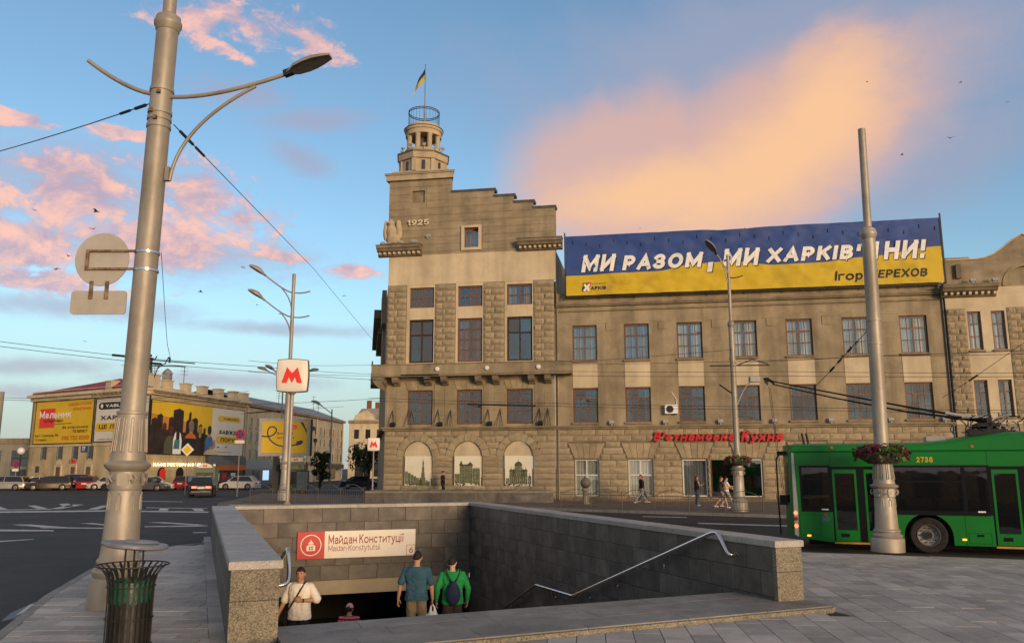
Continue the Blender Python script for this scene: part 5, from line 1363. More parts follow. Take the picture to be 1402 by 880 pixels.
d = MB(); n = 14; d.prism([(13.0+1.6*math.cos(PI*i/n), 4.02+.7*math.sin(PI*i/n)) for i in range(n+1)], -.35, 0, 'y', 0, FR.M); d.build('carved_crest', M['pale'], house)
for u in (2.5, 6.3, 10.0, 13.2, 16.5, 19.6):
    d = MB(); FR.box(d, u-.35, u+.35, 0, .15, 4.2, 4.9) if u < 11 or u > 15 else FR.box(d, u-.1, u+.1, 0, .1, 4.7, 4.9); d.build('capital', M['pale'], house)
d = MB(); p = Vector(FL.w(.3,.15,0))-OT; d.tube([p, p+Vector((0,0,10.8))], .08, 6); p = Vector(FL.w(13.6,.15,0))-OT; d.tube([p+Vector((0,0,5)), p+Vector((0,0,11))], .08, 6); d.build('downpipe', M['lead'], house)
# statue on the corner
st = thing('roof_statue', 'dark statue with raised arm on the corner pedestal of the red roofed house', 'statue', FR.w(0,-.2,13.05))
d = MB(); d.lathe([(.42,0),(.42,.12),(.3,.2)], 10); d.tube([(-.15,0,.1),(-.12,0,.9),(0,0,1.2)], [.13,.14,.2], 8); d.tube([(.22,0,.1),(.14,.05,.7),(0,0,1.2)], [.12,.15,.2], 8)
d.tube([(0,0,1.1),(0,0,1.75),(0,0,1.95)], [.24,.27,.12], 10); d.ball((0,0,2.15),.16); d.tube([(-.2,0,1.8),(-.5,0,2.1),(-.45,0,2.55)], [.09,.08,.06], 6); d.tube([(.2,0,1.8),(.55,0,1.75),(.75,0,2.1)], [.09,.08,.06], 6)
d.build('figure', M['iron'], st, 50)

# --- posters on the house
def poster(F_, u0, u1, z0, z1, m, name, label, o=.18):
    o_ = Vector(F_.w(u0, o, z0)); t = thing(name, label, 'poster', tuple(o_), F_.rz)
    b = MB(); nx = 24; nzz = 8; w, h = u1-u0, z1-z0
    b.v = [(w*i/nx, .03*mnoise.noise(Vector((i*.7, j*.9, u0)))-.02, h*j/nzz) for i in range(nx+1) for j in range(nzz+1)]
    for i in range(nx):
        for j in range(nzz): a = i*(nzz+1)+j; b.f.append((a, a+nzz+1, a+nzz+2, a+1)); b.m.append(0)
    b.build('canvas', M[m], t, 60)
    b = MB(); b.box(-.08,0,-.06,.12,-.08,h+.08); b.box(w,w+.08,-.06,.12,-.08,h+.08); b.box(0,w,-.02,.12,-.08,-.01); b.box(0,w,-.02,.12,h+.01,h+.08); b.build('frame', M['iron'], t)
    return t, w, h
def pt(t, txt, cx, cz, w, h, m, bold=.015, shear=0.0, o=.09):
    vs, fs = text_mesh(txt, w, h, bold, shear, .01); b = MB(); b.add([(v[0]+cx, v[1]-o, v[2]+cz) for v in vs], fs); return b.build('lettering', M[m], t)
def pp(t, pts, m, o=.07, name='print'):
    b = MB(); a = sum(pts[i][0]*pts[(i+1) % len(pts)][1]-pts[(i+1) % len(pts)][0]*pts[i][1] for i in range(len(pts)))
    if a < 0: pts = pts[::-1]
    b.add([(x, -o, z) for x, z in pts], [tuple(range(len(pts)))]); return b.build(name, M[m], t)
def pill(x0, x1, z0, z1): 
    r_ = (z1-z0)/2; c0, c1 = x0+r_, x1-r_; z = (z0+z1)/2
    return [(c1+r_*math.cos(-PI/2+PI*i/8), z+r_*math.sin(-PI/2+PI*i/8)) for i in range(9)] + [(c0+r_*math.cos(PI/2+PI*i/8), z+r_*math.sin(PI/2+PI*i/8)) for i in range(9)]
def ell(cx, cz, rx, rz, n=18): return [(cx+rx*math.cos(2*PI*i/n), cz+rz*math.sin(2*PI*i/n)) for i in range(n)]
t, w, h = poster(FL, 1.2, 13.4, 5.40, 10.62, 'byellow', 'law_firm_poster', 'yellow wall poster with a red square at the left end of the ochre house')
pp(t, [(1.0,1.95),(4.3,1.95),(4.3,4.35),(1.0,4.35)], 'mred')
pt(t, 'Мельник', 4.4, 3.55, 6.9, 1.0, 'white', .02); pt(t, 'та партнери', 4.0, 2.72, 4.2, .42, 'ink', .01)
pp(t, [(4.4,2.36),(8.0,2.36),(8.0,2.42),(4.4,2.42)], 'ink')
pt(t, 'АДВОКАТСЬКА', 9.4, 4.72, 4.8, .36, 'orange', .01); pt(t, 'КОМПАНІЯ', 9.9, 4.15, 3.6, .36, 'orange', .01)
pt(t, 'Ваша підтримка', 8.8, 1.90, 5.2, .38, 'ink', .008); pt(t, 'та захист', 9.9, 1.40, 3.0, .36, 'ink', .008)
pt(t, 'вул. Сумська, 96', 2.9, .98, 4.9, .38, 'ink', .01); pt(t, '2 поверх', 1.75, .45, 2.5, .36, 'ink', .01); pt(t, '096 752 0000', 9.0, .62, 5.6, .55, 'orange', .02)
t, w, h = poster(FL, 13.95, 23.9, 5.5, 10.5, 'bwhite', 'phone_shop_poster', 'white wall poster with a yellow lozenge left of the big lamp post')
pp(t, pill(.5, 7.8, 3.75, 4.55), 'ink'); pp(t, ell(1.15,4.15,.24,.24), 'white', .085); pt(t, 'YABLUKA', 4.4, 4.15, 5.0, .42, 'white', .02, 0, .1)
pt(t, 'ХАРКІВ', 3.9, 2.75, 5.6, .58, 'ink', .02); pp(t, pill(.15, 8.2, 1.15, 2.15), 'byellow'); pt(t, 'ЦЕ ЛЮДИ', 3.9, 1.65, 6.0, .58, 'ink', .02)
pt(t, '• • •', 6.0, .85, 1.6, .12, 'ink', 0); pt(t, 'yabluka магазин техніки', 3.4, .22, 5.2, .16, 'ink', 0)
t, w, h = poster(FR, .35, 20.9, 4.0, 10.1, 'bwhite', 'crowd_poster', 'wide wall poster of people seen from behind before a dark skyline')
X = 12.6
pp(t, [(0,0),(X-.5,0),(X,.6),(X,h),(0,h)], 'byellow', .05)
pp(t, [(0,0),(X-.6,0),(X-.6,2.3),(9.5,2.9),(6.5,4.0),(0,4.6)], 'dusk', .053)
r_ = random.Random(5)
for x0, x1, z1 in ((.0,1.2,3.9),(1.0,2.2,4.4),(3.3,4.2,4.2),(4.1,6.3,5.2),(6.8,7.5,4.0),(7.3,7.9,5.0),(8.0,9.4,4.3),(9.5,10.4,3.6),(10.6,11.2,3.2)): pp(t, [(x0,2.2),(x1,2.2),(x1,z1),((x0+x1)/2+.2,z1+.25),(x0+.1,z1)], 'inkbrown', .056)
pp(t, [(0,0),(X-.8,0),(X-.9,2.5),(10,2.8),(8,2.6),(5,2.7),(2,2.9),(0,3.3)], 'inkbrown', .060)
def fig(cx, zh, s, hair, body, skin=None, bw=1.0):
    pp(t, [(cx-1.15*s*bw,0),(cx+1.15*s*bw,0),(cx+1.2*s*bw,zh-1.9*s),(cx+.85*s*bw,zh-1.15*s),(cx+.3*s,zh-.85*s),(cx-.3*s,zh-.85*s),(cx-.85*s*bw,zh-1.15*s),(cx-1.2*s*bw,zh-1.9*s)], body, .064+.001*r_.random())
    if skin: pp(t, ell(cx, zh-.70*s, .26*s, .40*s), skin, .067)
    pp(t, ell(cx, zh-.2*s, .42*s, .55*s), hair, .070)
fig(.9,3.6,1.15,'inkbrown','inkbrown'); fig(2.6,3.3,.95,'auburn','inkbrown'); fig(3.9,3.0,1.0,'auburn','printgreen')
fig(5.3,3.55,1.0,'inkbrown','white',None,.72); pp(t, [(5.0,1.0),(5.6,1.0),(5.7,3.0),(4.95,3.0)], 'inkbrown', .072); pp(t, [(4.55,.6),(5.75,.6),(5.75,1.7),(4.75,1.7)], 'teal', .074)
fig(8.0,3.75,1.35,'greyhair','ink','skin2',1.1); pp(t, [(6.75,1.95),(9.25,1.95),(8.9,2.35),(8.2,2.65),(7.75,2.65),(7.1,2.35)], 'orange', .072)
fig(10.0,3.2,1.05,'blond','inkbrown','skin2'); fig(12.1,3.35,1.05,'ink','bluecloth','skin2',.8)
pp(t, [(12.8,.6),(13.6,1.0),(13.5,1.9),(13.1,1.9),(13.0,1.2),(12.0,.9)], 'skin2', .076)
pp(t, pill(14.0, 19.6, 4.45, 5.15), 'byellow'); pt(t, 'YABLUKA', 17.1, 4.8, 3.9, .34, 'ink', .012, 0, .1)
pt(t, 'ЗАВЖДИ', 16.9, 3.0, 5.2, .62, 'ink', .02); pp(t, pill(13.8, 20.0, 1.55, 2.5), 'byellow'); pt(t, 'ПОРУЧ', 16.9, 2.02, 4.2, .56, 'ink', .02)
pp(t, [(14.0,1.05),(14.35,1.15),(14.6,1.0),(14.3,.95)], 'ink'); pp(t, [(16.0,1.1),(16.2,1.2),(16.5,1.05),(16.2,1.0)], 'ink'); pt(t, 'yabluka магазин техніки', 15.6, .42, 4.2, .14, 'ink', 0)

# ================================================================== LONG BEIGE BUILDING BEHIND
CA_, CB_ = (-37.4, 116.0), (-33.0, 162.0)
bg_o = Vector((-37.4, 116, 0)); bgb = thing('office_block', 'long beige three storey stone block behind the yellow billboard', 'building', tuple(bg_o))
FC = Face(CA_, CB_, bg_o)
d = MB(); FC.box(d, 0.05, FC.len, -14, -.02, 0, 11.0); d.build('wall', M['beige_wall'], bgb)
d = MB(); FC.box(d, 0, FC.len+.3, -.1, .45, 10.9, 11.3); FC.box(d, 0, FC.len, 0, .15, 2.9, 3.15); d.build('cornice', M['cornice'], bgb)
d = MB(); P = [Vector(q)-bg_o for q in (FC.w(0,.4,11.31), FC.w(FC.len+.3,.4,11.31), FC.w(FC.len,-6,13.6), FC.w(0,-6,13.4), FC.w(FC.len,-14,11.3), FC.w(0,-14,11.3))]; d.add(P, [(0,1,2,3),(3,2,4,5)]); d.build('roof', M['greyroof'], bgb)
u = 2.2; k = 0
while u < FC.len-1:
    for z0, z1 in ((3.5,4.9),(6.1,7.4),(8.1,9.4)):
        d = MB(); FC.box(d, u-.42, u+.42, -.02, .02, z0, z1); d.build('window', M['window_far'], bgb)
        d = MB(); FC.box(d, u-.56, u+.56, .0, .14, z0-.16, z0-.01); FC.box(d, u-.56, u-.44, 0, .08, z0, z1+.1); FC.box(d, u+.44, u+.56, 0, .08, z0, z1+.1); d.build('window_surround', M['pale'], bgb)
    k += 1; u += 2.2 if k % 2 else 2.9
for u in (.6, 14.5, 30.2, 45.6):
    d = MB(); p = Vector(FC.w(u,.2,.3))-bg_o; d.tube([p, p+Vector((0,0,10.6))], .10, 6); d.build('downpipe', M['pale'], bgb)
d = MB(); FC.box(d, .3, 13.5, 0, .35, 0, 3.6); d.build('grey_shopfront', M['car_grey'], bgb)
for u, m_ in ((6.5,'screen'),(10.5,'screen'),(3.0,'window_far')): d = MB(); FC.box(d, u, u+2.2, .36, .40, .6, 2.0); d.build('shop_window', M[m_], bgb)
d = MB(); FC.box(d, 30.5, 44, 0, 1.1, 2.2, 3.0); d.build('awning', M['printgreen'], bgb)
for u in (17, 20.5, 24, 31.5, 35.5, 39.5): d = MB(); FC.box(d, u, u+2.8, 0.0, .05, .3, 2.3); d.build('shop_window', M['window_far'], bgb)
for u, z in ((13.2,8.7),(28.0,8.8),(29.2,6.8)): d = MB(); FC.box(d, u, u+.8, .0, .4, z, z+.6); d.build('wall_unit', M['iron'], bgb)
for u, o, h_ in ((20,-3,2.6),(26,-4,3.4),(40,-3,2.6),(43,-5,4)): ant(FC, u, o, 12, h_, bgb, bg_o)
# pale ornate house closing the street
co = Vector((-40.3, 190, 0)); cl = thing('pale_house', 'pale ornate house closing the view down the side street', 'building', tuple(co))
d = MB(); d.box(3, 24, 0, 14, 0, 13.2); d.build('wall', M['pale'], cl)
d = MB(); d.box(2.8, 24, -.5, .2, 12.4, 13.0); d.box(3, 24, -.2, .1, 4.4, 4.7); d.build('cornice', M['cornice'], cl)
d = MB(); d.prism([(4,13.2),(9,13.2),(8.4,14.4),(7,15.4),(5.6,14.8),(4.4,14.3)], -.3, .5, 'y'); d.prism([(10,13.2),(16,13.2),(15,14.2),(13,14.8),(11,14.2)], -.3, .5, 'y'); d.build('gable', M['pale'], cl)
d = MB(); d.prism([(3,13.2),(24,13.2),(22,16.5),(5,16.0)], 4, 5, 'y'); d.build('roof', M['greyroof'], cl)
for i in range(7):
    for z in (5.6, 8.9):
        d = MB(); d.box(4.2+i*2.6, 5.3+i*2.6, -.05, .05, z, z+2.1); d.build('window', M['window_far'], cl)
for i in range(4): d = MB(); d.box(4.6+i*4, 7.6+i*4, -.05, .05, .4, 3.4); d.build('shop_window', M['window_far'], cl)
d = MB(); d.box(6,7,5,6,15,18); d.box(8,8.8,5,6,15,17.6); d.build('chimney', M['brick'], cl)
# dark roofs further behind
dk = thing('dark_roof_house', 'dark roofed house rising behind the pale ornate house', 'building', (-36, 215, 0)); d = MB(); d.box(6, 30, 0, 10, 0, 17); d.build('wall', M['beige_wall'], dk); d = MB(); d.prism([(5.5,17),(30.5,17),(27,20),(10,20)], -.5, 10, 'y'); d.build('roof', M['iron'], dk)
# far left: grey modern block and brick house
gm = thing('grey_modern_block', 'low grey modern block with large windows at the far left edge', 'building', (-72.5, 112, 0), -.06)
d = MB(); d.box(-14, 10.2, 0, 10, 0, 5.6); d.build('wall', M['greywall'], gm); d = MB(); d.box(-14, 10.3, -.2, 10, 5.6, 6.3); d.build('parapet', M['cornice'], gm)
for x in (-9, -4.5, 1.5, 5.6):
    for z in (2.6, .1):
        d = MB(); d.box(x, x+2.6, -.06, .02, z, z+2.1); w_ = d.build('window', M['screen_dim'], gm)
        d = MB(); d.box(x+1.25, x+1.35, -.10, -.061, z, z+2.1); d.box(x, x+2.6, -.10, -.061, z+1.0, z+1.08); d.build('mullion', M['ink'], w_)
d = MB(); d.box(-14, 1.0, -.9, -.1, 2.0, 3.2); d.build('green_fascia', M['printgreen'], gm)
bh = thing('brick_house', 'old red brick house with grey sheet roof behind the grey modern block', 'building', (-71, 128, 0), -.05)
d = MB(); d.box(-2, 16, 0, 10, 0, 9.6); d.prism([(-2,9.6),(2.6,9.6),(.3,11.7)], -.02, .3, 'y'); d.build('wall', M['brick'], bh)
d = MB(); d.add([(2,-.3,9.4),(16.4,-.3,9.4),(16.4,6,12.3),(1,6,12.3),(-2.2,-.3,9.6),(.3,6,12.5)], [(0,1,2,3)]); d.build('roof', M['greyroof'], bh)
d = MB(); d.box(-1.4, 1.8, -.12, -.02, 7.7, 9.0); d.build('lit_window', M['pale'], bh)
d = MB(); d.box(9.6, 10.6, -.05, .0, 7.4, 8.6); d.build('window', M['window_far'], bh); d = MB(); d.box(-.6,.2,2,3,10,12.5); d.build('chimney', M['brick'], bh)
ty = thing('tall_grey_stack', 'pair of tall grey vertical ducts at the far left edge', 'duct', (-77.2, 122, 0))
for x in (0, 1.5): d = MB(); d.tube([(x,0,0),(x,0,13.5)], .5, 10); d.build('duct', M['greywall'], ty, 40)
for k, (px, py) in enumerate(((10,612),(84,0))):
    pass

# ================================================================== LAMP POSTS
def column(t, s=1.0, sr=1.0, pole_top=9.6, r_pole=.19, collar=True, mast_top=None, flutes=True, m='pole', n=28):
    """cast column: round plinth, bulging foot, shield ring, fluted drum, plain shaft; z scaled by s, radii by sr"""
    def q(pr): return [(r_*sr, z*s) for r_, z in pr]
    b = MB(); b.lathe(q([(.415,0),(.415,.42),(.40,.46),(.36,.47),(.375,.50),(.385,.545),(.36,.59),(.325,.60),(.31,.64),(.335,.68),(.33,.72),(.292,.76),(.282,.9),(.262,1.45),(.248,1.78),(.243,1.80)]), n); b.build('foot', M[m], t, 40)
    b = MB(); b.lathe(q([(.243,1.80),(.255,1.82),(.255,1.86),(.262,1.90),(.265,2.10),(.30,2.13),(.345,2.17),(.355,2.21),(.34,2.235),(.30,2.25),(.27,2.28),(.268,2.34)]), n); rg = b.build('ring', M[m], t, 40)
    b = MB(); b.lathe(q([(.262,2.34),(.225,3.02),(.24,3.03),(.24,3.07),(.20,3.08)]), n); fl_ = b.build('fluted_drum', M[m], t, 40)
    if flutes:
        b = MB(); k = 12
        for i in range(k):
            a = 2*PI*i/k; ca, sa = math.cos(a), math.sin(a)
            for da in (-.085, .085): b.tube([((.268*math.cos(a+da))*sr, .268*math.sin(a+da)*sr, 2.42*s), (.232*math.cos(a+da)*sr, .232*math.sin(a+da)*sr, 2.96*s)], .010*sr, 5)
            b.tube([(.268*math.cos(a-.085)*sr,.268*math.sin(a-.085)*sr,2.42*s),(.268*math.cos(a+.085)*sr,.268*math.sin(a+.085)*sr,2.42*s)], .010*sr, 5)
            b.tube([(.232*math.cos(a-.085)*sr,.232*math.sin(a-.085)*sr,2.96*s),(.232*math.cos(a+.085)*sr,.232*math.sin(a+.085)*sr,2.96*s)], .010*sr, 5)
        stuff(b.build('flute_moulding', M[m], fl_, 50))
        for a in (-PI/2-.12+.35, PI/2+.35, .35-.12, PI+.35):    # crest plaques
            Mx = Matrix.Rotation(a+PI/2, 4, 'Z') @ Matrix.Translation((0, -.262*sr, 1.98*s)); b = MB()
            b.prism([(-.085,-.085),(-.05,-.11),(.05,-.11),(.085,-.085),(.095,.06),(.07,.095),(-.07,.095),(-.095,.06)], -.018, .02, 'y', 0, Mx)
            b.prism([(-.06,-.06),(.06,-.06),(.065,.05),(-.065,.05)], -.026, -.018, 'y', 0, Mx); b.prism([(-.03,-.03),(.04,.0),(.035,.03),(-.02,.01)], -.036, -.026, 'y', 0, Mx)
            b.build('crest', M[m], rg)
            for sx in (-1, 1):
                b = MB(); b.tube([(sx*.15,-.01,.08),(sx*.20,-.01,.02),(sx*.15,-.01,-.05),(sx*.12,-.01,.0)], .018, 6, 0, True, Mx); b.build('scroll', M[m], rg, 50)
        for i in range(8):                                      # lower leaf mouldings
            a = 2*PI*i/8+.1; r0 = .258*sr; b = MB()
            pts = [(r0*math.cos(a-.13),r0*math.sin(a-.13),1.50*s),(r0*.98*math.cos(a-.13),r0*.98*math.sin(a-.13),1.70*s),(r0*1.02*math.cos(a),r0*1.02*math.sin(a),1.77*s),(r0*.98*math.cos(a+.13),r0*.98*math.sin(a+.13),1.70*s),(r0*math.cos(a+.13),r0*math.sin(a+.13),1.50*s)]
            b.tube(pts, .011*sr, 5); b.build('leaf_moulding', M[m], t, 50)
    z0 = 3.08*s; b = MB(); b.lathe([(r_pole, z0-.02), (r_pole*.97, (z0+pole_top)/2), (r_pole*.94, pole_top)], n, (0,0,0)); b.build('pole', M[m], t, 40)
    if collar:
        r1 = r_pole*.94; b = MB(); b.lathe([(r1,pole_top-.02),(r1*1.10,pole_top),(r1*1.12,pole_top+.05),(r1*1.28,pole_top+.09),(r1*1.30,pole_top+.16),(r1*1.18,pole_top+.20),(r1*1.14,pole_top+.26),(r1*.85,pole_top+.30),(r1*.62,pole_top+.33)], n); b.build('collar', M[m], t, 40)
        b = MB(); b.lathe([(r1*.62,pole_top+.3),(r1*.58,mast_top)], n); b.build('mast', M[m], t, 40)
def bez(p0, p1, p2, n=12): p0, p1, p2 = map(Vector, (p0, p1, p2)); return [p0*(1-i/n)**2 + p1*2*(i/n)*(1-i/n) + p2*(i/n)**2 for i in range(n+1)]
def lamp_head(t, base, d, L_=.78, w=.20, fat=.42):
    """flat cobra-head lantern: shell over a lens; d is its direction"""
    d = Vector(d).normalized(); side = Vector((d.y, -d.x, 0)).normalized(); up = side.cross(d).normalized() 
    if up.z < 0: up = -up
    Mx = Matrix.Translation(Vector(base)) @ Matrix((( d.x, side.x, up.x, 0), (d.y, side.y, up.y, 0), (d.z, side.z, up.z, 0), (0,0,0,1)))
    b = MB(); prof = [(0,.05),(.08,.075),(.2,.15),(.45,w),(.65,w*.95),(.85,w*.7),(1,.08)]; vs = []; n = 10
    for t_, hw in prof:
        for j in range(n+1): a = PI*j/n; vs.append((t_*L_, hw*math.cos(a), (.02+fat*hw)*math.sin(a)**.8))
    for i in range(len(prof)-1):
        for j in range(n): a = i*(n+1)+j; b.f.append((a, a+1, a+n+2, a+n+1)); b.m.append(0)
    b.v = vs; b.f.append(tuple(range(n+1))); b.m.append(0); o = (len(prof)-1)*(n+1); b.f.append(tuple(range(o, o+n+1))[::-1]); b.m.append(0)
    b.v = [tuple(Mx @ Vector(v)) for v in b.v]; hd = b.build('lamp_head', M['pole'], t, 50)
    b = MB(); k = [(p[0]*L_, p[1]) for p in prof]; b.add([(x, -h_, -.002) for x, h_ in k] + [(x, h_, -.002) for x, h_ in k[::-1]], [tuple(range(2*len(k)))], 0, Mx)
    b.add([(x*.9+.03*L_, y*.82, -.03) for x, y in [(p[0], -p[1]) for p in k] + [(p[0], p[1]) for p in k[::-1]]], [tuple(range(2*len(k)))], 0, Mx); b.build('lens', M['lens'], hd)
    b = MB(); b.box(-.06,.10,-.05,.05,-.05,.06,0,Mx); b.build('socket', M['iron'], hd)
# the big lamp post on the plaza
lp = thing('street_lamp', 'big silver lamp post beside the litter bin with one lantern arm and one bare arm', 'street lamp', (-6.30, 13.65, .15)); lp.rotation_euler = (0, .013, 0)
column(lp, 1.0, 1.0, 9.86, .195, True, 13.2)
rel = lambda p: Vector(p) - Vector((-6.30, 13.65, .15))
a0 = Vector((.13, 0, 8.62))
b = MB(); b.tube(bez((-.15,0,8.66), (-.62,0,8.72), (-1.36,.0,9.28)), .038, 10); b.build('bare_arm', M['pole'], lp, 50)
b = MB(); b.tube(bez((.15,-.02,8.60), (.95,-.1,8.52), (2.30,-.2,8.99)), .036, 10); b.build('lantern_arm', M['pole'], lp, 50)
b = MB(); b.tube(bez((.28,-.02,7.05), (.36,-.04,8.05), (1.70,-.14,8.76), 16), .030, 10); b.box(.20,.27,-.06,.03,7.05,7.3); b.build('arm_brace', M['pole'], lp, 50)
lamp_head(lp, (2.26,-.2,8.98), (.93,-.16,.30), .82, .185, .55)
for z in (8.72, 8.30, 8.18, 8.04):
    b = MB(); b.lathe([(.19,z-.03),(.203,z-.03),(.203,z+.03),(.19,z+.03)], 24, (0,0,0), 0, False); b.build('clamp', M['pole'], lp, 40)
for z, a in ((8.62,-1.4),(8.28,-1.9),(8.14,-1.5)): b = MB(); b.box(-.03,.03,-.24,-.18,-.03,.03,0,Matrix.Translation((0,0,z)) @ Matrix.Rotation(a+PI/2,4,'Z')); b.build('bolt', M['rust'], lp)
# sign seen from the back, clamped to the pole
sn = thing('road_sign', 'round road sign with plate below, grey back turned, clamped to the big lamp post', 'road sign', (-6.92, 13.52, 5.15))
b = MB(); b.lathe([(.455,0),(.46,.012),(.455,.025)], 36, (0,0,0), 0, True, Matrix.Translation((0,.02,.62)) @ Matrix.Rotation(PI/2,4,'X')); b.build('disc', M['signback'], sn, 40)
b = MB(); w_, h_, r_ = .465, .20, .05; pts = [(s1*(w_-r_)+r_*math.cos(a), s2*(h_-r_)+r_*math.sin(a)-.12) for s1, s2, a0_ in ((1,-1,-PI/2),(1,1,0),(-1,1,PI/2),(-1,-1,PI)) for a in (a0_, a0_+PI/4, a0_+PI/2)]
b.prism(pts, .0, .022, 'y'); b.build('plate', M['signback'], sn)
b = MB()
for z in (.45, .76): b.box(-.24, .62, -.045, -.005, z-.018, z+.018)
b.box(-.255,-.21,-.05,-.006,.43,.78); b.build('bracket', M['rust'], sn)
for x in (-.13, .13): b = MB(); b.box(x-.028, x+.028, -.035, -.002, -.06, .24); b.build('strap', M['rust'], sn)
for z in (.45, .76): b = MB(); b.lathe([(.197,z-.016),(.206,z-.016),(.206,z+.016),(.197,z+.016)], 24, (.70,.13,0), 0, False); b.build('clamp', M['steel'], sn, 40)
# post by the trolleybus with its flower bowl
rp = thing('tram_pole', 'silver pole without lamps standing on the plaza in front of the trolleybus', 'pole', (9.77, 22.15, .15)); rp.rotation_euler = (0, .016, 0)
column(rp, .76, 1.0, 8.40, .185, True, 11.62)
for z in (6.1, 5.45): b = MB(); b.lathe([(.18,z-.03),(.195,z-.03),(.195,z+.03),(.18,z+.03)], 24, (0,0,0), 0, False); b.build('clamp', M['pole'], rp, 40)
def flower_bowl(label, loc, R_, seed, s=1.0, group=None):
    t = thing('flower_basket', label, 'flower basket', loc, 0, 'flower baskets on poles'); r_ = random.Random(seed)
    b = MB(); b.lathe([(.20,-.02),(R_*.55,-.02),(R_*.85,.10),(R_,.24),(R_*.96,.24),(R_*.8,.14),(.22,.12)], 26, (0,0,0), 0, False); b.build('bowl', M['basket'], t, 50)
    for nm, m_, k, sel in (('leaves','leaf',330,None),('leaves','leaf2',240,'c'),('flowers','flower',760,'f')):
        b = MB()
        for i in range(int(k*s)):
            a = r_.uniform(0, 2*PI); d_ = math.sqrt(r_.uniform(.06, 1))*R_*1.12
            if sel == 'f' and abs(math.cos(a)) < .42: continue
            if sel == 'c' and abs(math.cos(a)) > .62: continue
            z = .26+r_.uniform(-.04,.22)*(1.3-d_/R_*.6); z -= max(0, d_-R_*.9)*r_.uniform(.2,2.2)
            p = Vector((d_*math.cos(a), d_*math.sin(a), z)); e = (.032 if sel == 'f' else .05)*r_.uniform(.7,1.4)
            u_ = Vector((r_.uniform(-1,1), r_.uniform(-1,1), r_.uniform(-1,1))).normalized(); v_ = u_.cross(Vector((r_.uniform(-1,1), r_.uniform(-1,1), r_.uniform(-1,1)))).normalized()
            b.add([p-u_*e-v_*e*.5, p+u_*e*.2-v_*e, p+u_*e+v_*e*.3, p-u_*e*.1+v_*e], [(0,1,2,3)])
        stuff(b.build(nm, M[m_], t))
    return t
flower_bowl('bowl of magenta petunias round the pole in front of the trolleybus', (9.80, 22.15, 2.42), .63, 3)
# lamp post by the restaurant
fp = thing('street_lamp', 'lamp post with a flower basket on the pavement before the restaurant windows', 'street lamp', (11.40, 42.3, .15))
column(fp, .95, 1.0, 9.35, .15, True, 13.2, True, 'pole', 18)
b = MB(); b.tube(bez((.0,0,12.0), (-.05,0,12.5), (-.75,-.4,13.25)), .035, 6); b.tube(bez((0,0,11.0),(-.05,0,12.2),(-.5,-.25,12.95)), .028, 6); b.build('lantern_arm', M['pole'], fp, 50)
b = MB(); b.tube(bez((.0,0,12.0),(.3,0,11.9),(.75,0,12.1)), .03, 6); b.build('bare_arm', M['iron'], fp, 50)
lamp_head(fp, (-.7,-.38,13.2), (-.7,-.5,.62), .95, .20, .8)
b = MB(); b.tube([(0,0,7.3),(0,-.15,7.3)], .04, 6); b.tube([(-1.2,0,7.32),(1.9,0,7.36)], .035, 5); b.tube([(.2,0,7.34),(1.0,0,7.65),(1.8,0,7.42)], .03, 5); b.build('wire_bracket', M['iron'], fp)
b = MB(); b.tube(bez((.12,0,5.3),(.5,-.1,6.3),(.9,-.2,6.55)), .03, 6); b.box(.75,1.25,-.4,-.05,6.45,6.72); b.build('side_floodlight', M['grey_plastic'], fp)
b = MB(); b.tube([(-.12,0,5.9),(-.75,0,6.35)], .04, 6); b.build('stub_arm', M['iron'], fp)
flower_bowl('small bowl of green plants and petunias round the lamp post by the restaurant', (11.40, 42.3, 2.42), .62, 9, .8)
# double lamp beyond the stairs
dl = thing('street_lamp', 'tall lamp post with two lanterns one above the other behind the big metro sign', 'street lamp', (-15.45, 57, .15))
column(dl, 1.15, 1.05, 9.0, .22, True, 15.7, False, 'pole', 16)
for z, ln in ((14.9, 0), (13.15, .2)):
    b = MB(); b.tube(bez((.0,0,z-.55),(-.5,0,z-.55),(-2.05,-.1,z+.72)), .055, 6); b.tube(bez((-.06,0,z-1.9),(-.12,0,z-.9),(-.95,-.05,z-.1)), .045, 6); b.build('lantern_arm', M['pole_far'], dl, 50)
    b = MB(); b.tube(bez((.0,0,z-.55),(.6,0,z-.65),(1.2,.0,z-.45)), .05, 6); b.build('bare_arm', M['pole_far'], dl, 50)
    lamp_head(dl, (-2.0,-.1,z+.66), (-.85,-.35,.5), 1.30, .26, 1.05)
def plain_lamp(label, loc, h, arms, name='street_lamp'):
    t = thing(name, label, 'street lamp', loc); b = MB(); b.tube([(0,0,0),(0,0,h)], [.13,.07], 8); b.build('pole', M['pole_far'], t, 40)
    for dx, dy in arms:
        b = MB(); b.tube(bez((0,0,h-.5),(dx*.3,dy*.3,h-.2),(dx,dy,h+.35)), .05, 6); b.build('lantern_arm', M['pole_far'], t, 50); lamp_head(t, (dx,dy,h+.35), (dx,dy,.45), 1.3, .30, 1.0)
    return t
plain_lamp('slender lamp post with several lanterns, half hidden behind the big metro sign', (-25.6, 92, 0), 12.6, [(-1.6,-.3),(-.8,-.6),(2.6,.2),(.9,-.4)])
plain_lamp('dark slim lamp post with one lantern in front of the beige office block', (-19.6, 90, 0), 8.6, [(-1.1,.0)])

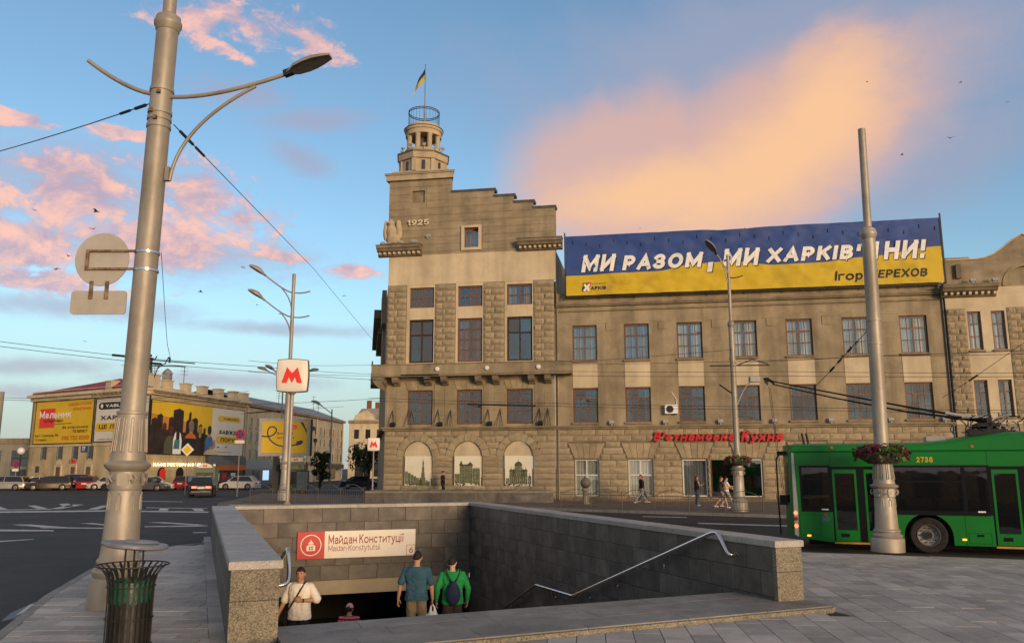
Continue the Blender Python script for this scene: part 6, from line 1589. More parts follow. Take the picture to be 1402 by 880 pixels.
# ================================================================== METRO SIGNS
def metro_sign(label, loc, h, rz, s=1.0):
    t = thing('metro_sign', label, 'metro sign', loc, rz, 'metro signs on poles'); w = .52*s; hh = .55*s
    b = MB(); b.lathe([(.16*s,0),(.12*s,.02),(.075*s,.10),(.062*s,.14),(.062*s,h*.55),(.078*s,h*.55),(.078*s,h*.55+.05),(.062*s,h*.55+.05),(.062*s,h-.02),(.14*s,h+.06)], 14); b.build('pole', M['pole'], t, 40)
    def sq(k, n=6):
        o = []
        for i in range(4):
            a0_ = PI/2*i; c = [(1,-1),(1,1),(-1,1),(-1,-1)][i]; e = [(1,1),(-1,1),(-1,-1),(1,-1)][i]; r_ = .10
            for j in range(n):
                u = j/n; x = c[0]+(e[0]-c[0])*u; z = c[1]+(e[1]-c[1])*u; bul = 1+.07*math.sin(PI*u)
                if abs(c[0]-e[0]) < .1: x *= bul
                else: z *= bul
                o.append((x*w*k, z*hh*k+h+.10+hh))
        return o
    b = MB(); b.prism(sq(1.0), -.14*s, .14*s, 'y'); b.build('case', M['lead'], t)
    for f in (-1, 1):
        b = MB(); P = sq(.955); n = len(P); y = f*.145*s; y2 = f*.20*s; cx = (0, h+.10+hh)
        vs = [(x, y, z) for x, z in P] + [(x*.8, y2, (z-cx[1])*.8+cx[1]) for x, z in P]
        b.add(vs, [(i, (i+1) % n, n+(i+1) % n, n+i) if f < 0 else (n+i, n+(i+1) % n, (i+1) % n, i) for i in range(n)] + [tuple(range(n, 2*n)) if f < 0 else tuple(range(n, 2*n))[::-1]]); fc = b.build('face', M['signwhite'], t, 50)
        Mp = [(-.42,-.30),(-.22,-.30),(-.12,-.06),(0,-.30),(.12,-.06),(.22,-.30),(.42,-.30),(.22,.34),(0,.10),(-.22,.34)]
        b = MB(); b.prism([(x*.90*s*.92, z*.86*s+cx[1]-.01) for x, z in Mp], y2+f*.002, y2+f*.02*s, 'y'); b.build('letter', M['mred'], t)
    return t
bw = eloc(1.62, EL+.24, ZT+.004)
metro_sign('big white box sign with red letter M on a pole above the stairway wall', tuple(bw), 3.50, .12, .93)
metro_sign('small white box sign with red letter M beside the corner of the stone building', (-9.02, 54.3, .9), 2.42, .12, .74)

# ================================================================== SECOND STAIRWAY, FENCES
lw = thing('low_stone_wall', 'low granite parapet of another stairway in front of the tower', 'wall', (-9.3, 53.2, .15), -.015)
L_ = 11.9; n = 10
for i in range(n):
    b = MB(); b.box(L_*i/n+.004, L_*(i+1)/n-.004, -.02, .38, 0, .60); b.build('wall_slab', M['granite'], lw)
    b = MB(); b.box(L_*i/n+.003, L_*(i+1)/n-.003, -.05, .42, .602, .72); b.build('coping_slab', M['granite_tan'], lw)
b = MB(); b.box(.1, L_-.1, 2.6, 2.95, 0, .74); b.build('rear_wall', M['granite'], lw)
b = MB(); b.box(L_-2.4, L_-.8, -.045, -.021, .08, .46); b.build('wall_panel', M['granite_dark'], lw)
def fence(label, pts, z, n_sec, h, m, seed, bars=9, arch=True, group=None):
    a, e = Vector(pts[0]), Vector(pts[1]); d = e-a; t = thing('street_fence', label, 'fence', (a.x, a.y, z), math.atan2(d.y, d.x)); L_ = d.length; s = L_/n_sec; r_ = random.Random(seed)
    for i in range(n_sec+1): b = MB(); b.tube([(i*s,0,0),(i*s,0,h*.80)], .026, 6); b.ball((i*s,0,h*.82),.04,None,None,6,4); b.build('post', M[m], t)
    for i in range(n_sec):
        x0, x1 = i*s+.03, (i+1)*s-.03; b = MB(); b.tube([(x0,0,h*.12),(x1,0,h*.12)], .016, 5); b.tube([(x0,0,h*.72),(x1,0,h*.72)], .018, 5)
        if arch: b.tube([(x0+(x1-x0)*k/10,0,h*.72+math.sin(PI*k/10)*h*.30) for k in range(11)], .016, 5)
        sec = b.build('rail_section', M[m], t)
        for k in range(1, bars+1):
            x = x0+(x1-x0)*k/(bars+1); b = MB(); b.box(x-.007,x+.007,-.006,.006,h*.12,h*.72); b.build('bar', M[m], sec)
fence('grey street fence with arched tops along the island before the tower', ((-16.6,53.3),(-9.35,52.95)), .15, 5, 1.12, 'lead', 1)
fence('thin street fence along the kerb in front of the restaurant', ((2.7,46.7),(12.0,40.4)), .15, 6, 1.0, 'lead', 2, 12)
fence('thin street fence along the kerb behind the trolleybus', ((12.6,40.0),(19.5,35.6)), .15, 4, 1.0, 'lead', 3, 10)
bo = thing('ball_bollard', 'stone post with a dark ball on top on the pavement left of the restaurant windows', 'bollard', (4.45, 51.0, .15))
b = MB(); b.lathe([(.24,0),(.24,.08),(.19,.10),(.17,.75),(.22,.80),(.22,.92),(.1,.95)], 14); b.build('post', M['granite_tan'], bo, 40); b = MB(); b.ball((0,0,1.25),.32,None,None,16,12); b.build('ball', M['granite_dark'], bo, 60)

# ================================================================== LITTER BIN
bn = thing('litter_bin', 'dark slatted iron litter bin with green bag and raised grey lid', 'litter bin', (-4.53, 10.2, .15), .2); bn.scale = (1.09, 1.09, 1.0)
prof = [(.235,.0),(.235,.55),(.24,.80),(.262,.90),(.305,.97),(.355,1.015),(.37,1.02)]
for i in range(26):
    a = 2*PI*i/26; Mx = Matrix.Rotation(a, 4, 'Z'); b = MB(); vs = []
    for r_, z in prof: vs += [(r_,-.013,z),(r_,.013,z),(r_-.007,.013,z),(r_-.007,-.013,z)]
    for k in range(len(prof)-1):
        for j in range(4): b.f.append((4*k+j, 4*k+(j+1) % 4, 4*k+4+(j+1) % 4, 4*k+4+j)); b.m.append(0)
    b.v = [tuple(Mx @ Vector(v)) for v in vs]; b.build('slat', M['iron'], bn)
for r_, z, w in ((.372,1.022,.009),(.243,.12,.008),(.243,.42,.008),(.246,.78,.008)): b = MB(); b.tube([(r_*math.cos(2*PI*i/36), r_*math.sin(2*PI*i/36), z) for i in range(37)], w, 6); b.build('hoop', M['iron'], bn, 60)
b = MB(); b.lathe([(.20,.06),(.205,.72),(.215,.80)], 24, (0,0,0), 0, False); b.lathe([(.20,.07),(.0,.07)], 24, (0,0,0), 0, False); b.build('liner', M['liner'], bn, 50)
b = MB(); r_ = random.Random(4); n = 40; vs = []
for j, (rr, z) in enumerate(((.222,.60),(.228,.66),(.226,.74),(.231,.80),(.226,.845),(.20,.85),(.19,.80))):
    for i in range(n): a = 2*PI*i/n; q = rr+.006*math.sin(i*3.1+j)+r_.uniform(-.004,.004); vs.append((q*math.cos(a), q*math.sin(a), z+.012*math.sin(i*1.7)+r_.uniform(-.008,.008)*(1 if j else 2.5)))
for j in range(6):
    for i in range(n): b.f.append((j*n+i, j*n+(i+1) % n, (j+1)*n+(i+1) % n, (j+1)*n+i)); b.m.append(0)
b.v = vs; b.build('bag', M['bag'], bn, 80)
for x in (-.10, 0, .10): b = MB(); b.tube([(x,.04,.8),(x*.9,.03,1.21)], .010, 6); b.build('lid_rod', M['iron'], bn)
b = MB(); Mx = Matrix.Translation((0,.02,1.225)) @ Matrix.Rotation(.10, 4, 'Y'); b.lathe([(.02,-.02),(.30,-.015),(.345,.0),(.35,.025),(.335,.045),(.18,.055)], 32, (0,0,0), 0, True, Mx, 1, .8); b.lathe([(.19,.056),(.17,.075),(.02,.082)], 28, (.06,0,0), 0, True, Mx, 1, .75); b.build('lid', M['lid'], bn, 40)

# ================================================================== BILLBOARD, KIOSK, SIGNS ACROSS THE SQUARE
yb = thing('billboard', 'yellow lit billboard with a looping blue cable, on a dark post across the square', 'billboard', (-24.3, 80, 0), .22)
b = MB(); b.box(-.05,4.75,-.05,.62,3.45,7.05); b.build('case', M['grey_plastic'], yb); b = MB(); b.box(4.751,4.95,-.02,.6,3.5,7.0); b.build('side_panel', M['busblack'], yb)
b = MB(); b.add([(.25,-.07,3.75),(4.45,-.07,3.75),(4.45,-.07,6.75),(.25,-.07,6.75)], [(0,1,2,3)]); b.build('poster', M['byellow'], yb)
b = MB(); pts = [(.28,5.35),(.8,5.3),(1.3,5.5),(1.55,5.9),(1.35,6.2),(.95,6.2),(.75,5.85),(.8,5.4),(1.1,4.9),(1.7,4.5),(2.4,4.38),(3.0,4.45),(3.5,4.6)]
sm = []
for i in range(len(pts)-1):
    p0, p1, p2, p3 = [Vector(pts[min(max(k,0),len(pts)-1)]) for k in (i-1,i,i+1,i+2)]
    for q in range(5): t_ = q/5; sm.append(tuple(.5*((2*p1)+(p2-p0)*t_+(2*p0-5*p1+4*p2-p3)*t_*t_+(3*p1-p0-3*p2+p3)*t_**3)))
pv, pf, n_, cl_ = stroke_quads(sm, .13); b.add([(p.x,-.078,p.y) for p in pv], pf); b.add([(x,-.082,z) for x, z in ((3.4,4.45),(3.9,4.55),(4.1,4.8),(4.0,5.0),(3.5,4.85))], [(0,1,2,3,4)]); b.add([(x,-.08,z) for x, z in ((3.75,6.72),(4.0,6.72),(4.4,5.95),(4.4,5.6),(4.1,6.2))], [(0,1,2,3,4)]); b.build('cable_print', M['navy'], yb)
b = MB(); b.add([(2.95+.55*math.cos(2*PI*i/18)*1.0, -.084, 6.18+.24*math.sin(2*PI*i/18)+.10*math.cos(2*PI*i/18)) for i in range(18)], [tuple(range(18))]); b.build('red_badge', M['mred'], yb)
lettering('lettering', 'Домашній', 2.35, -.078, 5.62, 1.5, .26, M['ink'], yb, .02); lettering('lettering', 'інтернет', 2.45, -.078, 5.18, 1.6, .26, M['ink'], yb, .02); lettering('lettering', 'інтернет', 2.95, -.086, 6.18, .7, .14, M['signwhite'], yb, .01)
b = MB(); b.box(1.35,2.15,.05,.5,0,3.45); b.build('post', M['iron'], yb)
kb = thing('kiosk', 'green kiosk with a small white and red metro board on its roof', 'kiosk', (-21.7, 79, 0), .1)
b = MB(); b.box(0,2.0,0,2.0,0,2.6); b.build('cabin', M['kiosk_green'], kb); b = MB(); b.box(-.1,2.1,-.4,2.1,2.2,2.9); b.build('fascia', M['printmid'], kb); b = MB(); b.box(.2,1.8,-.04,.0,.9,2.0); b.build('window', M['window_far'], kb)
b = MB(); b.box(.6,1.9,-.3,-.1,2.92,3.3); b.build('roof_board', M['signwhite'], kb); lettering('lettering', 'М', 1.25, -.31, 3.11, .4, .27, M['mred'], kb, .03)
for x in (-.1, 2.15): b = MB(); b.ball((x,-.4,3.3),.16,None,None,10,8); b.tube([(x,-.4,2.7),(x,-.4,3.2)],.04,5); b.build('globe_lamp', M['lampglass'], kb, 60)
kb2 = thing('kiosk', 'green pavilion with arched white metro board and globe lamps in front of the ochre house', 'kiosk', (-32.6, 86, 0), .15)
b = MB(); b.box(0,2.0,0,2.0,0,2.35); b.build('cabin', M['kiosk_green'], kb2); b = MB(); b.box(.15,1.85,-.04,.0,.3,1.9); b.build('window', M['printgreen'], kb2)
b = MB(); b.prism([(.3,2.36),(1.8,2.36),(1.6,2.68),(1.05,2.85),(.5,2.68)], -.2, 0, 'y'); b.build('roof_board', M['signwhite'], kb2); lettering('lettering', 'М', 1.05, -.21, 2.56, .40, .26, M['mred'], kb2, .03)
for x in (.05, 1.95): b = MB(); b.ball((x,-.2,2.6),.17,None,None,10,8); b.build('globe_lamp', M['lampglass'], kb2, 60)
cl_ = thing('city_light', 'standing poster case with pale blue poster beside the kiosk', 'poster case', (-19.6, 76, 0), .1)
b = MB(); b.box(0,1.15,0,.25,.3,2.1); b.build('case', M['iron'], cl_); b = MB(); b.box(.1,1.05,-.02,0,.4,1.98); b.build('poster', M['screen_dim'], cl_); b = MB(); b.box(.3,.5,.05,.2,0,.4); b.box(.8,1.0,.05,.2,0,.3); b.build('leg', M['iron'], cl_)
def no_stop(label, loc, h, r_=.45, plate=True):
    t = thing('no_stopping_sign', label, 'road sign', loc); b = MB(); b.tube([(0,.06,0),(0,.06,h)], .05, 6); b.build('post', M['pole_far'], t)
    Rt = lambda z: Matrix.Translation((0,0,z)) @ Matrix.Rotation(PI/2,4,'X')
    b = MB(); b.lathe([(r_,-.02),(r_,.02)], 24, (0,0,0), 0, True, Rt(h)); b.build('rim', M['red'], t); b = MB(); b.lathe([(r_*.8,.0),(r_*.8,.03)], 24, (0,0,0), 0, True, Rt(h)); b.build('disc', M['navyblue'], t)
    b = MB()
    for a in (PI/4, -PI/4): b.box(-r_*.8,r_*.8,-.045,-.032-.004*(a>0),-r_*.1,r_*.1,0,Matrix.Translation((0,0,h)) @ Matrix.Rotation(a,4,'Y'))
    b.build('cross', M['red'], t)
    if plate: b = MB(); b.box(-r_*1.0,r_*1.0,-.02,.02,h-r_*1.9,h-r_*1.25); b.build('plate', M['signwhite'], t)
no_stop('round blue and red no stopping sign with white plate before the crowd poster', (-22.9, 70, .0), 5.12, .40)
no_stop('small red and blue road sign by the doors of the ochre house', (-57.5, 97, .0), 2.8, .42)
no_stop('small round red rimmed sign in front of the pale house', (-26.6, 150, 0), 5.0, .55, False)
dm = thing('priority_sign', 'yellow diamond priority road sign seen against the crowd poster', 'road sign', (-28.8, 74, 0)); b = MB(); b.tube([(0,.06,0),(0,.06,3.9)], .05, 6); b.build('post', M['pole_far'], dm)
b = MB(); b.prism([(0,3.35),(.58,3.93),(0,4.51),(-.58,3.93)], -.03, 0, 'y'); b.build('plate', M['signwhite'], dm); b = MB(); b.prism([(0,3.55),(.38,3.93),(0,4.31),(-.38,3.93)], -.045, -.031, 'y'); b.build('centre', M['byellow'], dm)
yt = thing('give_way_sign', 'triangular give way sign by the brick house at the far left', 'road sign', (-53.6, 86, 0)); b = MB(); b.tube([(0,.06,0),(0,.06,6.9)], .05, 6); b.build('post', M['pole_far'], yt)
b = MB(); b.prism([(0,5.8),(.55,6.8),(-.55,6.8)], -.03, 0, 'y'); b.build('rim', M['red'], yt); b = MB(); b.prism([(0,6.05),(.36,6.67),(-.36,6.67)], -.04, -.031, 'y'); b.build('panel', M['signwhite'], yt)
for x, y, lab in ((-60.6, 96, 'white globe lamp on a post before the grey modern block'), (-56.8, 96.5, 'second white globe lamp nearer the ochre house')):
    t = thing('globe_lamp', lab, 'street lamp', (x, y, 0)); b = MB(); b.tube([(0,0,0),(0,0,4.0)], .06, 6); b.build('post', M['iron'], t); b = MB(); b.ball((0,0,4.3),.42,None,None,12,8); b.build('globe', M['lampglass'], t, 60)
# trees in the side street
def tree(label, loc, h, r_, seed):
    t = thing('street_tree', label, 'tree', loc); q = random.Random(seed); b = MB(); b.tube([(0,0,0),(.1,0,h*.4),(.0,.1,h*.75)], [.18,.13,.06], 7)
    for k in range(5): a = k*1.3; b.tube([(.08,0,h*.38+k*.2),(r_*.5*math.cos(a), r_*.5*math.sin(a), h*.6+k*.2)], [.07,.03], 5)
    b.build('trunk', M['trunk'], t, 60); b = MB(); cl__ = []
    for k in range(16): a = q.uniform(0,2*PI); d_ = r_*math.sqrt(q.random())*.75; cl__.append((d_*math.cos(a), d_*math.sin(a), h*.62+q.uniform(-.3,.36)*h, r_*q.uniform(.25,.48)))
    for x, y, z, s in cl__:
        for k in range(70):
            u_ = Vector((q.gauss(0,1), q.gauss(0,1), q.gauss(0,1))).normalized(); p = Vector((x,y,z))+u_*s*q.uniform(.55,1.1); e = .17*q.uniform(.6,1.3); v_ = u_.orthogonal().normalized(); w_ = u_.cross(v_)
            a = q.uniform(0,6.28); v2 = v_*math.cos(a)+w_*math.sin(a)+u_*q.uniform(-.5,.5); w2 = u_.cross(v2); b.add([p-v2*e, p+w2*e*.6, p+v2*e, p-w2*e*.6], [(0,1,2,3)])
    stuff(b.build('crown', M['tree'], t)); return t
tree('dark green street tree right of the yellow billboard', (-20.2, 88, 0), 3.9, 1.2, 1); tree('dark green street tree by the tower corner under the small metro sign', (-15.8, 92, 0), 5.4, 2.2, 2); tree('street tree far down the side street', (-22.5, 130, 0), 5.5, 2.2, 3)
isl = struct(sheet('verge', [G(316,693), G(345,685.5), G(500,685.5), G(500,690), G(340,691)], [], .155, M['dirt']))

# ================================================================== OVERHEAD WIRES
def wire(label, pts, r_=.011, sag=.0, name='overhead_wire', bits=(), group='overhead trolleybus wires'):
    P = [at(*p) for p in pts]; t = thing(name, label, 'wire', tuple(P[0]), 0, group); b = MB(); out = []
    for a, e in zip(P, P[1:]):
        n = 8
        for i in range(n): u = i/n; q = a.lerp(e, u); q.z -= sag*4*u*(1-u)*(e-a).length*.02; out.append(q-P[0])
    out.append(P[-1]-P[0]); b.tube(out, r_, 4); b.build('cable', M['wire'], t)
    for u0, u1, rr in bits:
        k = (len(out)-1); a = out[int(u0*k)].lerp(out[min(int(u0*k)+1,k)], u0*k % 1); e = out[int(u1*k)].lerp(out[min(int(u1*k)+1,k)], u1*k % 1); b = MB(); b.tube([a, e], rr, 6); b.build('insulator', M['iron'], t)
    return t
wire('span wire from the big lamp post to the left edge', [(207,141,13.75),(-60,222,19)], .010, .3, bits=((.02,.06,.03),(.08,.12,.026)))
wire('long span wire from the big lamp post down to the tower', [(238,170,13.9),(430,368,36),(524,482,55.5)], .009, 0, bits=((.01,.03,.03),(.035,.05,.028)))
for lab, pts, bits in (('upper contact wire crossing the square at the left', [(-80,456,30),(170,487,32),(350,501,36),(523,512,55)], ((.31,.40,.05),)),
                 ('lower contact wire crossing the square at the left', [(-80,463,29),(170,493,31),(350,508,35),(523,514,54)], ((.36,.42,.05),)),
                 ('thin wire low over the cars at the left', [(-60,541,60),(170,547,62),(340,535,60)], ()), ('second thin wire low over the cars at the left', [(-60,544,58),(120,549,62),(330,548,60)], ()),
                 ('contact wire along the tower and wing at balcony height', [(505,514,50),(760,508,47),(1080,509,40),(1460,511,33)], ((.06,.13,.05),)), ('second contact wire along the wing', [(505,520,49),(760,514,46),(1080,515,39),(1460,516,32)], ((.09,.12,.05),)),
                 ('contact wire before the lower windows of the wing', [(505,548,47),(760,556,45),(1060,561,40),(1460,566,34)], ((.18,.30,.05),)), ('second contact wire before the lower windows of the wing', [(505,544,46),(760,552,44),(1060,557,39),(1460,563,33)], ()),
                 ('wire rising from the balcony corner to the restaurant lamp post', [(757,497,50),(1003,479,42)], ()), ('wire across the wing below the upper windows', [(1003,497,42),(1210,487,36),(1460,478,30)], ()),
                 ('wire across the wing under the banner side', [(760,499,48),(1003,495,42),(1200,488,37),(1460,484,30)], ()), ('thin wire between the lamp posts above the fence', [(340,493,45),(420,500,50),(523,499,55)], ()),
                 ('dark wire in front of the beige office block', [(330,566,70),(352,563,72),(470,556,80)], ((.2,.7,.05),)), ('wire from the small metro sign to the left', [(350,553,60),(523,545,58)], ()), ('wire above the street trees', [(340,508,60),(440,515,60),(523,520,56)], ())):
    wire(lab, pts, .013 if pts[0][2] < 56 else .018, .15, bits=bits)
wire('slack pull off wire with insulators before the wing', [(1108,538,38),(1140,505,36),(1164,478,34),(1186,455,30)], .014, 0, bits=((.30,.36,.05),(.44,.50,.045),(.62,.70,.05),(.78,.82,.04)))
wire('thin drop wire hanging from the road sign clamp', [(221,345,13.6),(226,430,15),(229,470,17),(234,493,20)], .006, 0)
wire('stay wire crossing the right bay', [(1402,470,34),(1330,520,36),(1290,545,37)], .012, 0, bits=((.44,.54,.04),))
cn = thing('wire_crossing', 'dark trolley wire junction hanging over the square right of the big lamp post', 'wire fitting', tuple(at(232,494,20)))
def rp_(px, py, d): return at(px, py, d) - at(232,494,20)
b = MB()
for pp_ in ([(207,492,20),(267,497,20.3)], [(207,500,20),(254,501,20.3)]): b.tube([rp_(*q) for q in pp_], .015, 6)
b.tube([rp_(231,488,20), rp_(226,497,20), rp_(216,503,20)], .014, 5); b.build('bar', M['iron'], cn)
b = MB(); b.tube([rp_(232,488,20), rp_(232,496,20)], .022, 6); b.tube([rp_(217,500,20), rp_(211,516,20)], .013, 5); b.build('hanger', M['iron'], cn)
# birds
for i, (px, py, d_) in enumerate(((1316,114,45),(1302,190,42),(1235,213,60),(1379,141,62),(1188,113,70),(132,289,30),(128,313,34),(94,350,40),(76,368,48),(47,287,46),(275,399,38),(386,430,60),(352,417,55),(470,405,60),(333,366,58),(877,313,80),(118,467,60))):
    lab = ['dark swift with spread wings at the upper right of the sky', 'swift banking in the sky above the right end of the banner', 'tiny swift over the bare pole without lamps', 'lone tiny swift closest to the right edge of the sky', 'highest tiny swift above the glowing cloud',
           'swift flying in front of the pink cloud above the round road sign', 'swift flying lower just above the round road sign', 'swift flying left of the round road sign', 'swift left of the road sign near its plate', 'swift near the left edge beside the pink clouds', 'swift in the blue gap right of the big lamp post',
           'swift close under the double lantern lamp', 'swift left of the double lantern lamp post', 'swift between the double lantern and the tower', 'swift above the upper lantern of the double lamp', 'tiny bird just above the banner', 'swift low over the red roofed house'][i]
    p = at(px, py, d_); t = thing('bird', lab, 'bird', tuple(p), i*1.3, 'swifts circling in the evening sky'); s = .8+.25*((i*7) % 3)
    b = MB(); b.tube([(-.09*s,0,0),(0,0,.005),(.10*s,0,0)], [.006,.022*s,.004], 6)
    for f in (-1, 1): b.add([(.045*s,0,.01),(-.03*s,0,.01),(-.06*s,f*.12*s,.05*s),(-.13*s,f*.22*s,.02*s),(.0,f*.11*s,.055*s)], [(0,1,2,3,4) if f < 0 else (4,3,2,1,0)])
    b.build('body', M['wire'], t)
# carved group on the left bracket cornice
sc_ = thing('stone_sculpture', 'pale carved stone eagle group sitting on the left bracket cornice of the tower', 'sculpture', tuple(floc(-12.85, -.35, 18.14)), FA); sc_.scale = (1.2, 1.1, 1.2)
b = MB()
def knob(p): 
    k = 1+.25*mnoise.noise(p*2.6)+.22*mnoise.noise(p*6); return p*k
for c, r_ in (((0,0,.42),(.42,.3,.42)), ((-.1,0,.95),(.34,.28,.42)), ((-.12,-.1,1.38),(.22,.22,.24)), ((.34,.05,.95),(.20,.2,.62)), ((-.48,.05,.95),(.17,.2,.62)), ((.30,-.1,1.25),(.12,.12,.3)), ((-.2,-.28,1.36),(.08,.12,.07))): b.ball(c, r_[0], r_[1], r_[2], 14, 10, 0, None, knob)
b.build('figure', M['drum'], sc_, 70); b = MB(); b.box(-.6,.6,-.35,.35,-.02,.1); b.build('base', M['cornice'], sc_)
for u, z in ((-13.6,18.1),(-13.0,18.1),(-12.2,18.1),(-11.2,18.12),(-10.3,18.6)):
    floodlight(u, -.55 if z < 18.5 else -.15, z)

# ================================================================== TROLLEYBUS
BA = math.atan2(-2.08, 5.2)
bus = thing('trolleybus', 'green trolleybus with black window band standing at the plaza edge, poles lowered back', 'trolleybus', (8.15, 24.3, 0), BA)
def bpart(b, name, m, smooth=None, parent=None): return b.build(name, M[m] if isinstance(m, str) else m, parent or bus, smooth)
BL_, BW_ = 12.0, 2.5
def roofz(s): 
    t = min(1, max(0, (s-3.2)/2.6)); return 2.97+.27*t*t*(3-2*t)
side_h = [(.22,.93,1.12,2.30), (1.0,2.55,.24,2.33), (2.62,4.92,1.14,2.30), (4.98,6.5,.24,2.33), (6.62,9.3,1.14,2.30), (9.5,11.2,.24,2.33)]
far_h = [(.3,2.4,1.14,2.30), (2.6,5.0,1.14,2.30), (5.2,8.0,1.14,2.30), (8.2,11.2,1.14,2.30)]
b = MB()
WX, WR = 3.40, .60; WX2 = 9.0
n = 14; arch = [(WX+WR*math.cos(PI-PI*i/n), .46+WR*math.sin(PI*i/n)) for i in range(n+1)]
wall_holes(0, BL_, 1.08, 2.73, [(a, c, max(z0, 1.08), z1) for a, c, z0, z1 in side_h], 0, .06, b)
def skirt(x0, x1):
    xs = [x0] + [x0+(x1-x0)*i/8 for i in range(1, 8)] + [x1]
    for a, c in zip(xs, xs[1:]):
        lo = lambda x: .24+.16*max(0, .9-x)**1.5
        b.add([(a,0,lo(a)),(c,0,lo(c)),(c,0,1.08),(a,0,1.08)], [(0,1,2,3)])
skirt(0, 1.0); skirt(2.55, WX-WR); skirt(WX+WR, 4.98); skirt(6.5, WX2-WR); skirt(WX2+WR, 9.5); skirt(11.2, 12)
for wx in (WX, WX2):
    for i in range(n):
        p, q = [(wx-WX+arch[k][0], arch[k][1]) for k in (i, i+1)]
        b.add([(p[0],0,p[1]),(q[0],0,q[1]),(q[0],0,1.08),(p[0],0,1.08)], [(0,1,2,3)])
        b.add([(p[0],0,p[1]),(q[0],0,q[1]),(q[0],.45,q[1]),(p[0],.45,p[1])], [(0,3,2,1)])
k = len(b.v); fb = MB(); wall_holes(0, BL_, .26, 2.73, far_h, 0, .06, fb)
b.add([(x, BW_-y, z) for x, y, z in fb.v], [f[::-1] for f in fb.f])
# roof: crease, cove and crown
ns = 24; 
prof_r = lambda s: [(0,2.73),(.012,2.74),(-.012,2.77),(-.005,roofz(s)-.10),(.05,roofz(s)-.03),(.16,roofz(s)),(BW_/2,roofz(s)+.05),(BW_-.16,roofz(s)),(BW_-.02,roofz(s)-.06),(BW_,2.73)]
rows_ = [[(BL_*i/ns, y, z) for y, z in prof_r(BL_*i/ns)] for i in range(ns+1)]
for r0, r1 in zip(rows_, rows_[1:]):
    o = len(b.v); b.v += r0+r1; kk = len(r0)
    for j in range(kk-1): b.f.append((o+j, o+kk+j, o+kk+j+1, o+j+1)); b.m.append(0)
bpart(b, 'body', 'busgreen', 30)
# rear: rounded end panel with its window, and front end
b = MB(); nr = 10; plan = [(-.34*math.sin(PI*i/nr)**.7, BW_*i/nr) for i in range(nr+1)]
for z0, z1 in ((.40,1.30),(1.30,2.45),(2.45,2.95)):
    for p, q in zip(plan, plan[1:]):
        m_ = 1 if (z0 == 1.30 and .2 < (p[1]+q[1])/2 < 2.3) else 0
        b.add([(p[0],p[1],z0),(q[0],q[1],z0),(q[0],q[1],z1),(p[0],p[1],z1)], [(3,2,1,0)], m_)
b.add([(p[0],p[1],2.95) for p in plan], [tuple(range(nr+1))]); b.add([(p[0]*.3,p[1],.40) for p in plan], [tuple(range(nr+1))[::-1]])
b.build('rear_end', [M['busgreen'], M['busblack']], bus, 40)
b = MB(); b.add([(BL_,0,.3),(BL_,BW_,.3),(BL_,BW_,2.97),(BL_,0,2.97)], [(0,1,2,3)]); bpart(b, 'front_end', 'busgreen')
b = MB(); b.prism([(-.05,.42),(.05,.36),(.07,1.2),(.03,2.72),(-.03,2.72)], -.03, .12, 'y'); tl = bpart(b, 'corner_trim', 'grey_plastic')
for z, m_ in ((1.02,'tail'),(.86,'tail_off'),(.66,'tail')): b = MB(); b.lathe([(.055,0),(.05,.03),(.0,.035)], 14, (0,0,0), 0, True, Matrix.Translation((.0,-.03,z)) @ Matrix.Rotation(PI/2,4,'X') ); bpart(b, 'tail_lamp', m_, 40, tl)
# dark band pieces and glass
b = MB()
for x0, x1, z0, z1 in ((.16,.22,1.06,2.36),(.93,1.0,1.06,2.36),(2.55,2.62,1.02,2.36),(4.92,4.98,1.04,2.36),(.22,.93,1.06,1.12),(.22,.93,2.30,2.36),(2.62,4.92,1.02,1.14),(2.62,4.92,2.30,2.36),(6.5,6.62,1.02,2.36),(6.62,9.3,1.02,1.14),(6.62,9.3,2.3,2.36),(4.30,4.40,1.14,2.30),(2.62,4.30,1.90,1.94),(.22,.93,1.96,2.0)): b.box(x0, x1, -.006, .03, z0, z1)
bpart(b, 'window_band', 'busblack')
for a, c, z0, z1 in ((.22,.93,1.12,2.30),(2.62,4.30,1.14,2.30),(4.40,4.92,1.14,2.30),(6.62,9.3,1.14,2.30)):
    b = MB(); b.add([(a,.014,z0),(c,.014,z0),(c,.014,z1),(a,.014,z1)], [(0,1,2,3)]); bpart(b, 'window_pane', 'busglass')
for a, c, z0, z1 in far_h: b = MB(); b.add([(a,BW_-.03,z0),(c,BW_-.03,z0),(c,BW_-.03,z1),(a,BW_-.03,z1)], [(0,1,2,3)]); bpart(b, 'window_pane', 'busglass')
